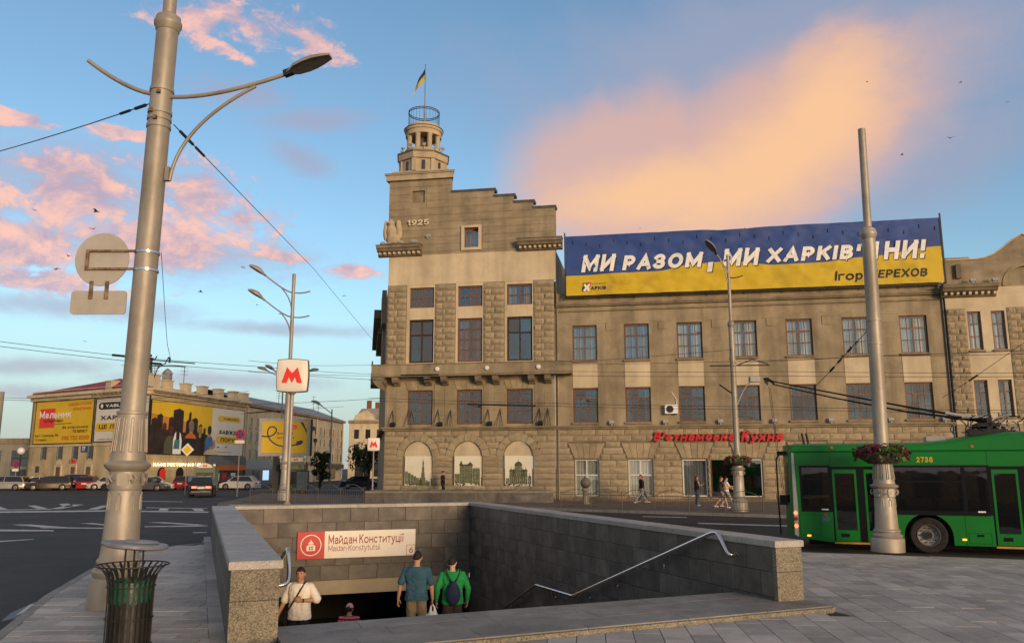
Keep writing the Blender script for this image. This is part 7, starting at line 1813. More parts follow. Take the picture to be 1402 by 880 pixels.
for d0 in (1.0, 4.98, 9.5):
    w = 1.55 if d0 < 4 else 1.52
    b = MB(); b.box(d0+.0, d0+w, .02, .05, 2.25, 2.33); b.box(d0+w/2-.10, d0+w/2+.10, .0, .05, .26, 2.25); b.box(d0, d0+.04, .015, .05, .26, 2.25); b.box(d0+w-.04, d0+w, .015, .05, .26, 2.25); bpart(b, 'door_frame', 'busblack')
    for x0, x1 in ((d0+.045, d0+w/2-.10), (d0+w/2+.10, d0+w-.045)):
        b = MB(); fr = .055; b.box(x0, x1, -.004, .03, .27, .57); b.box(x0, x1, -.004, .03, 2.14, 2.24); b.box(x0, x0+fr, -.003, .03, .57, 2.14); b.box(x1-fr, x1, -.003, .03, .57, 2.14); dr = bpart(b, 'door', 'busgreen')
        b = MB(); b.add([(x0+fr,.012,.57),(x1-fr,.012,.57),(x1-fr,.012,2.14),(x0+fr,.012,2.14)], [(0,1,2,3)]); bpart(b, 'door_pane', 'busglass', None, dr)
        b = MB(); b.box(x0+.14, x0+.36, -.012, .0, .38, .48); bpart(b, 'door_vent', 'busblack', None, dr)
        s_ = 1 if x0 < d0+.2 else -1; b = MB(); xa = x0+.06 if s_ > 0 else x1-.06; b.tube(bez((xa,.09,1.38),(xa+s_*.28,.09,1.32),(xa+s_*.42,.09,.80)), .016, 6); bpart(b, 'grab_rail', 'handrail_red', 50, dr)
    b = MB(); b.box(d0, d0+w, -.03, .35, .20, .25); bpart(b, 'step_trim', 'orange_trim')
# fittings on the flank
for x in (1.0, 2.6, 4.95, 6.55, 9.4):
    b = MB(); b.box(x-.004,x+.004,-.003,.001,2.40,2.72); bpart(b, 'panel_seam', 'busblack')
for x in (2.58, 4.3):
    b = MB(); b.box(x-.004,x+.004,-.003,.001,.26,1.02); bpart(b, 'panel_seam', 'busblack')
b = MB(); b.box(.06,11.9,-.004,.001,2.722,2.732); bpart(b, 'roof_gutter', 'busblack')
b = MB(); b.box(.05, 11.9, -.010, .0, 2.385, 2.395); bpart(b, 'flank_rib', 'busgreen')
lettering('fleet_number', '2738', 3.44, -.006, 2.51, .42, .155, M['yellow'], bus, .025)
for x, z, m_ in ((.33,.40,'amber'),(4.25,.40,'amber')): b = MB(); b.box(x-.05,x+.05,-.022,.0,z-.022,z+.022); bpart(b, 'side_marker', m_)
for x in (1.07, 4.62, 8.2): b = MB(); b.lathe([(.045,0),(.03,.03)], 10, (0,0,0), 0, True, Matrix.Translation((x,-.006,2.86)) @ Matrix.Rotation(PI/2,4,'X')); bpart(b, 'roof_marker', 'orange')
b = MB(); b.lathe([(.04,0),(.03,.02)], 10, (0,0,0), 0, True, Matrix.Translation((.80,-.0,.98)) @ Matrix.Rotation(PI/2,4,'X')); bpart(b, 'stop_lamp', 'mred')
b = MB(); b.box(.72,.90,-.006,.0,.80,.93); bpart(b, 'access_sticker', 'teal')
for x in (.80, 4.72): b = MB(); b.box(x-.09,x+.09,-.012,.0,1.11,1.15); bpart(b, 'white_sticker', 'white')
for x0, x1, z0, z1 in ((.10,.66,.42,.98),(4.36,4.90,.30,.58)):
    b = MB(); t_ = .008
    for q in ((x0,x1,z0,z0+t_),(x0,x1,z1-t_,z1),(x0,x0+t_,z0+t_,z1-t_),(x1-t_,x1,z0+t_,z1-t_)): b.box(q[0],q[1],-.0035,.001,q[2],q[3])
    bpart(b, 'hatch_seam', 'busblack')
b = MB(); b.box(4.56,4.72,-.012,.0,.48,.54); bpart(b, 'hatch_handle', 'busblack')
for wx in (WX, WX2):
    for yy, f in ((.06, 1), (BW_-.36, -1)):
        Mx = Matrix.Translation((wx, yy, .48)) @ Matrix.Rotation(-PI/2, 4, 'X')
        b = MB(); b.lathe([(.29,.03),(.36,.0),(.44,.0),(.475,.03),(.48,.15),(.475,.26),(.42,.29),(.2,.29)], 32, (0,0,0), 0, False, Mx); wl = bpart(b, 'tyre', 'tyre', 40)
        b = MB(); b.lathe([(.285,.0),(.30,.03),(.27,.05),(.25,.10),(.14,.12),(.12,.05),(.0,.05)], 28, (0,0,0), 0, False, Mx); bpart(b, 'rim', 'rim', 40, wl)
        b = MB()
        for i in range(10): a = 2*PI*i/10; b.lathe([(.02,.06),(.02,.09)], 6, (.20*math.cos(a), .20*math.sin(a), 0), 0, True, Mx)
        bpart(b, 'wheel_nuts', 'iron', None, wl)['kind'] = 'stuff'
        b = MB(); b.lathe([(.09,.0),(.10,.06),(.10,.12)], 14, (0,0,0), 0, True, Mx); bpart(b, 'hub', 'iron', 40, wl)
b = MB(); b.box(.05, BL_-.05, .47, BW_-.47, .36, .42); bpart(b, 'floor', 'seatfab')
b = MB(); b.box(.3, 11.6, .5, 2.0, .12, .355); bpart(b, 'underframe', 'busblack')
for i, x in enumerate((.7, 2.9, 3.75, 4.5, 6.9, 7.7, 8.5)):
    for y in (.35, 1.75):
        b = MB(); b.box(x, x+.42, y, y+.42, .78, .86); b.box(x-.06, x, y, y+.42, .86, 1.42); b.box(x+.1, x+.3, y+.1, y+.3, .42, .78); bpart(b, 'seat', 'seatfab')
for x in (1.7, 2.6, 4.9, 6.6): b = MB(); b.tube([(x,.6,.42),(x,.6,2.6)], .018, 6); bpart(b, 'stanchion', 'handrail_red')
# rear rope gear
b = MB()
for y in (.75, .95): b.tube([(-.50,y,.35),(-.52,y,1.4),(-.52,y,2.55),(-.42,y,2.72),(-.25,y,2.78)], .016, 6)
for z in (1.3, 1.9, 2.3): b.tube([(-.52,.75,z),(-.52,.95,z)], .014, 5)
bpart(b, 'rear_ladder', 'iron')
b = MB(); b.box(-.46,-.24,.55,.85,1.22,1.50); bpart(b, 'rope_catcher', 'busblack'); b = MB(); b.box(-.46,-.22,.4,.9,2.66,2.78); bpart(b, 'rope_guide', 'busblack')
for y in (.9, 1.5):
    b = MB(); b.tube([(-.38,y,1.4),(-.50,y,2.9),(-.62,y,4.75)], .009, 4); bpart(b, 'catch_rope', 'wire')
    b = MB(); dz_ = .0 if y < 1 else -.10; b.tube([(5.1,y*.9+.15,3.62),(3.2,y,4.02+dz_),(1.2,y,4.50+dz_),(-.55,y-.03,4.92+dz_*.4)], [.042,.030,.024,.020], 8); bpart(b, 'trolley_pole', 'busblack', 50)
    b = MB(); b.tube([(5.2,y*.9+.15,3.60),(4.15,y,3.83)], .045, 8); bpart(b, 'pole_sleeve', 'grey_plastic', 50)
    b = MB(); b.tube([(-.50,y-.03,4.90),(-.62,y-.03,4.99),(-.72,y-.03,4.97),(-.70,y-.03,4.86)], .035, 6); b.box(-.76,-.60,y-.07,y+.01,4.96,5.03); bpart(b, 'pole_head', 'iron')
    for k in range(2): b = MB(); b.tube([(5.6,y+.1*k,3.38),(5.0,y+.1*k,3.62),(4.2,y+.1*k,3.74)], .03, 6); bpart(b, 'spring', 'iron', 50)
r_ = random.Random(11)
for k in range(26):
    x = r_.uniform(4.4,5.9); y = r_.uniform(.7,1.8); b = MB(); p = Vector((x,y,3.28)); pts = [p]
    for j in range(6): pts.append(pts[-1]+Vector((r_.uniform(-.16,.20), r_.uniform(-.12,.12), r_.uniform(-.05,.16))))
    b.tube(pts, .018, 6); bpart(b, 'cable_loop', 'wire' if k % 3 else 'grey_plastic', 60)
for x0, x1, z0, z1, m_ in ((4.7,5.6,3.18,3.36,'iron'),(4.9,5.45,3.42,3.52,'iron'),(4.55,5.2,3.66,3.72,'grey_plastic'),(5.15,5.28,3.36,3.74,'iron'),(3.6,4.1,3.03,3.17,'grey_plastic'),(6.2,10.5,3.28,3.6,'busgreen')): b = MB(); b.box(x0,x1,.75,1.75,z0,z1); bpart(b, 'roof_equipment', m_)
for x in (.30, .42): b = MB(); b.tube([(x,1.0,3.0),(x-.05,1.0,3.32)], .03, 6); bpart(b, 'roof_stub', 'iron')

# ================================================================== CARS
def car(name, label, cat, loc, rz, kind, paint_, seen='side', group='cars parked across the square', lights=False):
    t = thing(name, label, cat, loc, rz, group)
    L_, W_, H_ = {'hatch':(4.1,1.72,1.47), 'sedan':(4.5,1.75,1.43), 'estate':(4.6,1.76,1.50), 'suv':(4.5,1.86,1.66)}[kind]
    g_ = .24 if kind == 'suv' else .18; bz = H_*.62; e = L_/2
    low = [(-e+.05,g_+.06),(-e,.45),(-e+.03,bz-.10),(-e+.18,bz+.0),(e*.35,bz+.02),(e*.75,bz-.10),(e-.10,bz-.24),(e,.48),(e-.06,g_+.05),(e*.75,g_),(-e*.75,g_)]
    def loft(poly, ws, mat_, name_, par=t):
        b = MB(); n = len(poly); cx = sum(p[0] for p in poly)/n; cz = sum(p[1] for p in poly)/n; o = []
        for y, k in ws: o += [(cx+(p[0]-cx)*k, y*(1), cz+(p[1]-cz)*k) for p in poly]
        fs = [(j*n+i, j*n+(i+1) % n, (j+1)*n+(i+1) % n, (j+1)*n+i) for j in range(len(ws)-1) for i in range(n)] + [tuple(range(n))[::-1], tuple(range((len(ws)-1)*n, len(ws)*n))]
        b.add(o, fs); return b.build(name_, mat_, par, 45)
    hw = W_/2; bd = loft(low, [(-hw,.955),(-hw+.10,1.0),(hw-.10,1.0),(hw,.955)], M[paint_], 'body')
    rear = {'hatch':-e+.20, 'sedan':-e+.75, 'estate':-e+.12, 'suv':-e+.16}[kind]; rt = {'hatch':-e+.62, 'sedan':-e+1.30, 'estate':-e+.42, 'suv':-e+.50}[kind]
    gh = [(rear,bz-.02),(rt,H_-.10),(rt+.25,H_-.03),(e*.0,H_-.0),(e*.22,H_-.07),(e*.56,bz-.02)]
    b = MB(); n = len(gh); k0 = hw*.95; k1 = hw*.74; f = lambda z: k0+(k1-k0)*(z-bz)/(H_-bz)
    b.add([(x,-f(z),z) for x, z in gh] + [(x,f(z),z) for x, z in gh], [(i, n+i, n+(i+1) % n, (i+1) % n) for i in range(n)] + [tuple(range(n)), tuple(range(n, 2*n))[::-1]]); b.build('glasshouse', M['carglass'], t)
    b = MB(); rp2 = [p for p in gh[1:5]]; o = [(x,s_*f(z)*1.01,z+.012) for s_ in (-1,1) for x, z in rp2]; b.add(o, [(i, 4+i, 4+i+1, i+1)[::-1] for i in range(3)])
    for s_ in (-1, 1):
        for (xa,za),(xb,zb),w in ((gh[0],gh[1],.14),(gh[4],gh[5],.08),((e*-.05,bz),(e*-.05,H_-.03),.07)):
            b.add([(xa-w*.5,s_*f(za)*1.012,za),(xa+w*.5,s_*f(za)*1.012,za),(xb+w*.5,s_*f(zb)*1.015,zb),(xb-w*.5,s_*f(zb)*1.015,zb)], [(0,1,2,3) if s_ < 0 else (3,2,1,0)])
        b.add([(x,s_*f(z)*1.014,z+d_) for x, z in rp2 for d_ in (-.06,.012)], [(0,2,3,1),(2,4,5,3),(4,6,7,5)])
    b.build('roof', M[paint_], t)
    for x in (-e*.60, e*.62):
        for s_ in (-1, 1):
            r0 = .36 if kind == 'suv' else .315; Mx = Matrix.Translation((x, s_*(hw-.20), r0)) @ Matrix.Rotation(-s_*PI/2, 4, 'X')
            b = MB(); b.lathe([(.18,.21),(.24,.225),(r0-.02,.215),(r0,.18),(r0,.02),(.2,.0)], 20, (0,0,0), 0, True, Mx); w_ = b.build('wheel', M['tyre'], t, 40)
            b = MB(); b.lathe([(.205,.222),(.19,.232),(.05,.226),(.0,.228)], 16, (0,0,0), 0, False, Mx); b.build('rim', M['rim'], w_, 40)
            b = MB(); na = 10; b.add([(x+(r0+.055)*math.cos(PI*i/na), s_*(hw+.001), r0+(r0+.055)*math.sin(PI*i/na)) for i in range(na+1)] + [(x-r0-.05,s_*(hw+.001),g_),(x+r0+.05,s_*(hw+.001),g_)][::1], [tuple(range(na+1)) + (na+1, na+2)] if s_ < 0 else [(tuple(range(na+1)) + (na+1, na+2))[::-1]]); b.build('wheel_arch', M['black'], t)
    for s_ in (-1, 1):
        b = MB(); b.box(-e-.012, -e+.10, s_*hw*.62-.13 if s_ < 0 else s_*hw*.62-.22, s_*hw*.62+.22 if s_ < 0 else s_*hw*.62+.13, bz-.30, bz-.16); b.build('tail_light', M['tail' if lights else 'tail_off'], t)
        b = MB(); b.box(e-.30, e-.03, s_*hw*.68-.2, s_*hw*.68+.2, bz-.38, bz-.26); b.build('headlight', M['lampglass'], t)
        b = MB(); b.box(e*.36, e*.48, s_*(hw+.0), s_*(hw+.16), bz+.0, bz+.12) if s_ > 0 else b.box(e*.36, e*.48, -(hw+.16), -hw, bz, bz+.12); b.build('mirror', M[paint_], t)
        b = MB(); b.box(-.10, .06, s_*hw*1.0-.012, s_*hw*1.0+.012, bz-.12, bz-.09); b.build('door_handle', M['iron'], t)
    b = MB(); b.box(-e-.02, -e+.02, -.26, .26, .70 if kind == 'suv' else .62, .81 if kind == 'suv' else .73); b.build('number_plate', M['white'], t)
    b = MB(); b.box(-e-.03, -e+.25, -hw*.9, hw*.9, g_+.02, .46); b.box(e-.25, e+.01, -hw*.88, hw*.88, g_+.02, .44); b.build('bumper', M['black' if kind == 'suv' else paint_], t)
    if kind == 'suv':
        b = MB(); b.box(-e-.045, -e-.02, -hw*.8, hw*.8, .44, .48); b.build('bumper_strip', M['steel'], t)
        for s_ in (-1, 1): b = MB(); b.tube([(-e*.6,s_*hw*.70,H_+.03),(e*.1,s_*hw*.70,H_+.04)], .02, 5); b.build('roof_rail', M['steel'], t)
    return t
def g2(px, py): p = G(px, py); return (p.x, p.y, .004)
car('parked_car', 'silver estate car at the far left end of the parked row', 'car', g2(8,670), PI+.05, 'estate', 'car_silver')
car('parked_car', 'second silver car parked just right of the silver estate', 'car', (-51.8, 92.4, .004), .35, 'sedan', 'car_silver')
car('parked_car', 'dark brown car parked in front of the left corner of the ochre house', 'car', (-49.8, 90.6, .004), PI+.25, 'estate', 'car_brown')
car('parked_car', 'dark grey suv parked behind the brown car', 'car', (-48.6, 92.6, .004), PI+.3, 'suv', 'car_brown')
car('parked_car', 'small red car parked by the doors of the ochre house', 'car', (-46.8, 93.0, .004), PI/2+.2, 'hatch', 'car_red')
car('parked_car', 'silver hatchback parked right of the small red car', 'car', (-44.1, 91.8, .004), PI+.3, 'hatch', 'car_silver')
car('parked_car', 'low black car parked left of the big lamp post', 'car', (-42.0, 91.2, .004), PI+.2, 'sedan', 'car_black')
car('parked_car', 'pale silver hatchback seen just left of the lamp post foot', 'car', (-38.6, 90.6, .004), .3, 'hatch', 'car_silver')
car('parked_car', 'grey sedan half hidden behind the big lamp post', 'car', g2(199,671), .1, 'sedan', 'car_grey')
car('parked_car', 'dark red car parked before the red draped door', 'car', (-36.2, 93.5, .004), PI/2, 'hatch', 'car_red')
car('parked_car', 'dark car parked behind the white hatchback', 'car', (-31.6, 96.5, .004), .2, 'sedan', 'car_black')
car('parked_car', 'white hatchback parked below the orange shop fascia', 'car', g2(328,669.5), PI-.1, 'hatch', 'car_white')
car('moving_suv', 'black suv with lit tail lights driving away across the square', 'car', g2(277,679), PI/2+.28, 'suv', 'car_black', group=None, lights=True)
car('parked_car', 'dark car parked at the mouth of the side street behind the fence', 'car', (-17.4, 96, .004), .2, 'sedan', 'car_black')

# ================================================================== PEOPLE
def remesh(b, name, m, parent, vox, smooth=6, mats=None):
    """fuse overlapping tubes and lofts into one skin"""
    me = b.mesh(name, m); o = bpy.data.objects.new(name, me); C.objects.link(o)
    r_ = o.modifiers.new('fuse', 'REMESH'); r_.mode = 'VOXEL'; r_.voxel_size = vox; r_.use_smooth_shade = True
    s = o.modifiers.new('ease', 'SMOOTH'); s.iterations = smooth; s.factor = .5
    dg = bpy.context.evaluated_depsgraph_get(); me2 = bpy.data.meshes.new_from_object(o.evaluated_get(dg))
    bpy.data.objects.remove(o); me2.name = name
    if not me2.materials: me2.materials.append(m)
    me2.polygons.foreach_set('use_smooth', [True]*len(me2.polygons))
    return link(name, me2, parent)
def ring_loft(b, rings, n=18):
    """rings of (centre x, y, z, rx, ry)"""
    vs = []; k = len(rings)
    for cx, cy, z, rx, ry in rings:
        for j in range(n):
            a = 2*PI*j/n; ca, sa = math.cos(a), math.sin(a); q = .82
            vs.append((cx+rx*math.copysign(abs(ca)**q, ca), cy+ry*math.copysign(abs(sa)**q, sa), z))
    fs = [(i*n+j, i*n+(j+1) % n, (i+1)*n+(j+1) % n, (i+1)*n+j) for i in range(k-1) for j in range(n)] + [tuple(range(n))[::-1], tuple(range((k-1)*n, k*n))]
    b.add(vs, fs)
def limb(b, pts, r, n=10):
    b.tube(pts, r, n)
    for p, q in zip(pts, r): b.ball(p, q*.99, None, None, n, 6)
def hand(b, wrist, d, side, palm, curl=.5, s=1.0):
    """palm, four unequal fingers and a thumb leaving the side of the palm; d along the hand, palm = direction the palm faces"""
    w = Vector(wrist); d = Vector(d).normalized(); pn = Vector(palm); pn = (pn-d*pn.dot(d)).normalized(); ac = d.cross(pn)*side
    Mx = Matrix(((ac.x, pn.x, d.x, w.x), (ac.y, pn.y, d.y, w.y), (ac.z, pn.z, d.z, w.z), (0,0,0,1)))
    b.ball((0,.004,.045), .040*s, .017*s, .055*s, 10, 8, 0, Mx)
    for k, (x, L_) in enumerate(((-.030,.066), (-.010,.076), (.010,.072), (.029,.056))):
        p = Vector((x, .002, .085)); pts = [p]; a = .15+.25*curl*(.6+.2*k)
        for seg in (.42, .33, .25): pts.append(pts[-1]+Vector((x*.06, math.sin(a), math.cos(a)))*L_*seg*s); a += curl*.75
        b.tube([Mx @ q for q in pts], [.0098*s, .0092*s, .0082*s, .006*s], 6)
    t = [Vector((-.034,.004,.022)), Vector((-.056,.018,.050)), Vector((-.056,.034,.078)), Vector((-.050,.044,.098))]; b.tube([Mx @ (q*s) for q in t], [.013*s,.012*s,.010*s,.007*s], 6)
def head(bd, c, s, yaw, tilt, roll=0.0):
    Mx = Matrix.Translation(c) @ Matrix.Rotation(yaw, 4, 'Z') @ Matrix.Rotation(roll, 4, 'Y') @ Matrix.Rotation(tilt, 4, 'X')
    def shape(p):
        z = p.z; w = 1.0
        if z < -.1: w = 1-.30*(-z-.1)**1.2
        q = Vector((p.x*w, p.y*(1-.10*max(0, -z)), z))
        if p.y < 0 and z < 0: q.y *= 1.04
        if p.y > 0 and z < -.3: q.y *= .62
        return q
    bd.ball((0,0,0), .077*s, .097*s, .118*s, 20, 16, 0, Mx, shape)
    bd.prism([(-.014,-.032),(.014,-.032),(.007,.03),(-.007,.03)], -.115*s, -.08*s, 'y', 0, Mx)
    bd.ball((0,-.108*s,-.026*s), .013*s, .016*s, .011*s, 8, 6, 0, Mx)
    bd.ball((0,-.088*s,-.088*s), .026*s, .018*s, .020*s, 8, 6, 0, Mx)
    for f in (-1, 1): bd.ball((f*.079*s,.008*s,-.008*s), .012*s, .020*s, .030*s, 8, 6, 0, Mx); bd.ball((f*.034*s,-.082*s,.030*s), .026*s, .012*s, .008*s, 8, 5, 0, Mx)
    return Mx
def face_bits(t, Mx, s):
    for f in (-1, 1):
        b = MB(); b.ball((f*.032*s,-.091*s,.012*s), .012*s, .006*s, .006*s, 8, 6, 0, Mx); b.build('eye', M['hair'], t, 60)
        b = MB(); b.ball((f*.033*s,-.096*s,.032*s), .020*s, .005*s, .0045*s, 8, 5, 0, Mx); b.build('eyebrow', M['hair'], t, 60)
    b = MB(); b.ball((0,-.101*s,-.060*s), .024*s, .006*s, .006*s, 8, 6, 0, Mx); b.build('mouth', M['lip'], t, 60)
def hair(t, Mx, s, m='hair', length=0, trim=.0, name='hair'):
    def fn(p):
        k = 1+.06*mnoise.noise(p*5)+.05*mnoise.noise(p*14); q = p*k
        lim = .42+trim if p.y < -.45 else (.05 if p.y < .15 else (-.30 if p.y < .5 else -.55))
        if q.z < lim: q.z = lim+(q.z-lim)*.12; q.x *= .96; q.y *= .95
        return q
    b = MB(); b.ball((0,.004*s,.008*s), .0805*s, .0985*s, .1165*s, 24, 18, 0, Mx, fn)
    if length:
        rings = []; c = Mx @ Vector((0,.05*s,0)); 
        for i in range(8): u = i/7; rings.append((c.x, c.y+.03*u, c.z+.03-length*u, .082*(1-.35*u)*s, .055*(1-.45*u)*s))
        ring_loft(b, rings[::-1], 14)
    return b.build(name, M[m], t, 60)
def legs_pts(h, hip, lk, la, rk, ra):
    return [[(-.085*h,hip[1],.53*h), lk, la], [(.085*h,hip[1],.53*h), rk, ra]]
def person(label, loc, rz, h=1.76, vox=.011, top='tee_white', bottom='dark_cloth', skin='skin', arms=None, legs=None, lean=(0,0), yaw=0, tilt=0, roll=0, sleeve='short', shorts=False,
           loose=1.0, hem=.50, hair_m='hair', hair_len=0, hands=True, wide=1.0, shoes='shoe', group=None, faces=True, cap=None, stripes=False, hair_trim=0.0):
    """figure facing -y; arms = ((elbow, wrist, hand dir, palm, curl) for its -x and +x side) in metres for a 1.76 m body"""
    t = thing('person', label, 'person', tuple(loc), rz, group); k = h/1.76
    lx, ly = lean
    def T(p): p = Vector(p); u = max(0, (p.z-.95)/.8); return Vector((p.x*k+lx*u, p.y*k+ly*u, p.z*k))
    sh = (.176*wide, .0, 1.405)
    arms = arms or (((-.245,.02,1.14), (-.265,-.06,.90), (-.05,-.1,-1), (1,0,0), .5), ((.245,.02,1.14), (.265,-.06,.90), (.05,-.1,-1), (-1,0,0), .5))
    legs = legs or (((-.10,-.03,.50), (-.11,.02,.09)), ((.10,-.03,.50), (.11,.02,.09)))
    skinb = MB(); shirt = MB(); trou = MB()
    torso = [(.90,.150,.105),(.98,.152,.108),(1.08,.142,.098),(1.20,.152,.104),(1.33,.172,.112),(1.42,.150,.092),(1.475,.072,.066)]
    def rings(tr, g, g2=None): 
        o = []
        for z, rx, ry in tr: p = T((0,0,z)); o.append((p.x, p.y, p.z, (rx*wide+g)*k, (ry*(.5+.5*wide)+(g if g2 is None else g2))*k))
        return o
    ring_loft(skinb, rings(torso, -.012))
    nk = T((0,.012,1.46)); hd = T((0,-.012,1.615)); hd.y += -.05*math.sin(tilt)*k; hd.x += .03*roll
    limb(skinb, [nk-Vector((0,0,.04)), hd-Vector((0,-.02,.05))], [.060*k,.052*k])
    Mh = head(skinb, hd, 1.0*k, yaw, tilt, roll)
    for s_, (el, wr, hdir, palm, curl) in zip((-1, 1), arms):
        S_ = T((s_*sh[0], sh[1], sh[2])); E_ = T(el); Wr = T(wr); mid = (E_*.62+Wr*.38)
        limb(skinb, [S_, S_.lerp(E_, .5), E_, mid, Wr], [.050*k,.046*k,.040*k,.040*k,.027*k])
        if sleeve == 'short':
            e2 = S_.lerp(E_, .80*min(1.15, loose)); limb(shirt, [T((s_*.09,0,1.425)), S_, e2], [.058*k, (.056+.006*loose)*k, (.052+.013*loose)*k])
        elif sleeve == 'long': limb(shirt, [T((s_*.09,0,1.425)), S_, E_, mid, Wr], [.060*k,.066*k,.060*k,.056*k,.042*k])
        elif sleeve == 'none': limb(shirt, [T((s_*.07,0,1.44)), T((s_*.12,0,1.42))], [.045*k,.03*k])
    for s_, (kn, an) in zip((-1, 1), legs):
        H_ = T((s_*.085,0,.92)); K_ = Vector(kn)*k; A_ = Vector(an)*k; calf = K_.lerp(A_, .35)
        limb(skinb, [H_, K_, calf, A_], [.075*k,.052*k,.052*k,.036*k])
        if shorts: limb(trou, [H_, H_.lerp(K_, .75)], [.098*k,.090*k])
        else: limb(trou, [H_, H_.lerp(K_,.5), K_, K_.lerp(A_,.5), A_+Vector((0,0,.0))], [.100*k,.096*k,.076*k,.070*k,.066*k])
        f = MB(); dr = Vector((0,-1,0)); f.ball((A_.x, A_.y-.055*k, A_.z-.055*k), .046*k, .125*k, .042*k, 12, 8); f.ball((A_.x, A_.y+.02*k, A_.z-.035*k), .044*k, .06*k, .055*k, 10, 8); f.build('shoe', M[shoes], t, 60)
    ring_loft(trou, rings([(.88,.163,.116),(.95,.156,.110),(1.0,.140,.095)], .004))
    hz = .90+.12*(hem-.5)*2
    st = [(hz,.172,.118),(hz+.10,.160,.112),(1.12,.150,.104),(1.22,.158,.108),(1.33,.176,.116),(1.42,.158,.098),(1.47,.085,.076)]
    ring_loft(shirt, rings(st, .010*loose+.008))
    bd = remesh(skinb, 'body', M[skin], t, vox, 4)
    if hands:                                               # the hands keep their fingers: same mesh, rooted in the wrists
        hb = MB()
        for s_, (el, wr, hdir, palm, curl) in zip((-1, 1), arms): hand(hb, T(wr)-Vector(hdir).normalized()*.012, hdir, s_, palm, curl, k)
        me = bd.data; bm = bmesh.new(); bm.from_mesh(me); hm = hb.mesh('hands', M[skin], 60); bm.from_mesh(hm); bm.to_mesh(me); bm.free(); bpy.data.meshes.remove(hm)
        me.polygons.foreach_set('use_smooth', [True]*len(me.polygons))
    so_ = remesh(shirt, 'shirt', M[top], t, vox*1.1, 5); tr_ = remesh(trou, 'trousers' if not shorts else 'shorts', M[bottom], t, vox*1.1, 5)
    # cloth folds, pressed into the fabric
    for v in so_.data.vertices:
        q = v.co.copy(); a = .013*mnoise.noise(Vector((q.x*9+lx, q.y*9, q.z*5+h)))+.010*mnoise.noise(Vector((q.x*13+q.z*9, q.y*13, q.z*20-q.x*12)))+.005*mnoise.noise(Vector((q.x*30, q.y*30, q.z*38))); d_ = Vector((q.x-lx*.4, q.y-ly*.4, 0))
        if d_.length > .02 and q.z < 1.40*k: d_.normalize(); v.co = q+d_*a
    for o_ in (tr_,):
        nn_ = [v.normal.copy() for v in o_.data.vertices]
        for v, vn in zip(o_.data.vertices, nn_):
            q = v.co.copy(); v.co = q + vn*(.010*mnoise.noise(Vector((q.x*12, q.y*12, q.z*9+h)))+.006*mnoise.noise(Vector((q.x*22, q.y*22, q.z*28))))
    if stripes:
        so_.data.materials.append(M[stripes])
        for p in so_.data.polygons:
            if int((p.center.z/k)*26) % 2 == 0: p.material_index = 1
    hr_ = hair(t, Mh, k, hair_m, hair_len, hair_trim)
    if faces: face_bits(t, Mh, k)
    if cap:
        b = MB(); b.ball((0,.006*k,.030*k), .089*k, .107*k, .105*k, 22, 14, 0, Mh, lambda p: Vector((p.x, p.y, max(p.z, .02)))); cp = b.build('cap', M[cap], t, 50)
        b = MB(); b.prism([(.075*math.cos(PI+PI*i/10)*k, -.06*k+.13*math.sin(PI+PI*i/10)*k) for i in range(11)], .028*k, .036*k, 'z', 0, Mh); b.build('peak', M[cap], cp)
        b = MB(); b.prism([(.035*math.cos(PI*i/10)*k, (.036+.035*math.sin(PI*i/10))*k) for i in range(11)], .100*k, .118*k, 'y', 0, Mh); b.build('cap_opening', M['hair'], cp)
    return t, T, Mh
def band(t, name, pts, w, m, th=.006):
    """flat strap through points"""
    b = MB(); b.tube(pts, w, 6, 0, True, None, .35); return b.build(name, M[m], t, 60)
STAIR = lambda p: step_z(etol(p)[1])
def on_stairs(px, d): p = at(px, 800, d); z = STAIR(p); return Vector((p.x, p.y, z)), etol(p)
def head_fit(px, py_head, d): return at(px, py_head, d).z
# 1: man in white T-shirt coming up
p, e_ = on_stairs(411, 14.9); h1 = 1.76; p.z = head_fit(411, 773, 14.9)-h1
t1, T1, _ = person('man in loose white t-shirt with a shoulder strap climbing the stairs towards the plaza', p, -.12, h1, .0095, 'tee_white', 'navy_cloth', 'skin2',
   arms=(((-.285,.03,1.16), (-.365,-.04,.94), (-.32,-.12,-.9), (1,-.3,0), .45), ((.315,-.02,1.19), (.085,-.185,1.20), (-.9,-.28,.25), (-.2,.9,-.2), 1.1)),
   legs=(((-.10,-.06,.50), (-.11,.06,.09)), ((.10,-.16,.56), (.11,-.10,.22))), yaw=.10, loose=2.2, hem=.36, wide=1.04, shoes='shoe')
band(t1, 'bag_strap', [T1(q) for q in ((.085,.06,1.490),(.095,-.08,1.470),(.065,-.165,1.37),(-.03,-.180,1.20),(-.12,-.178,1.06),(-.225,-.12,.93))], .018, 'dark_cloth')
b = MB(); b.ball(tuple(T1((-.25,.02,.86))), .07, .12, .13, 12, 8); b.build('shoulder_bag', M['dark_cloth'], t1, 60)
b = MB(); b.tube([T1((.115,-.18,1.20)), T1((.140,-.168,1.20))], .032, 10); b.build('wristwatch', M['black'], t1, 60)
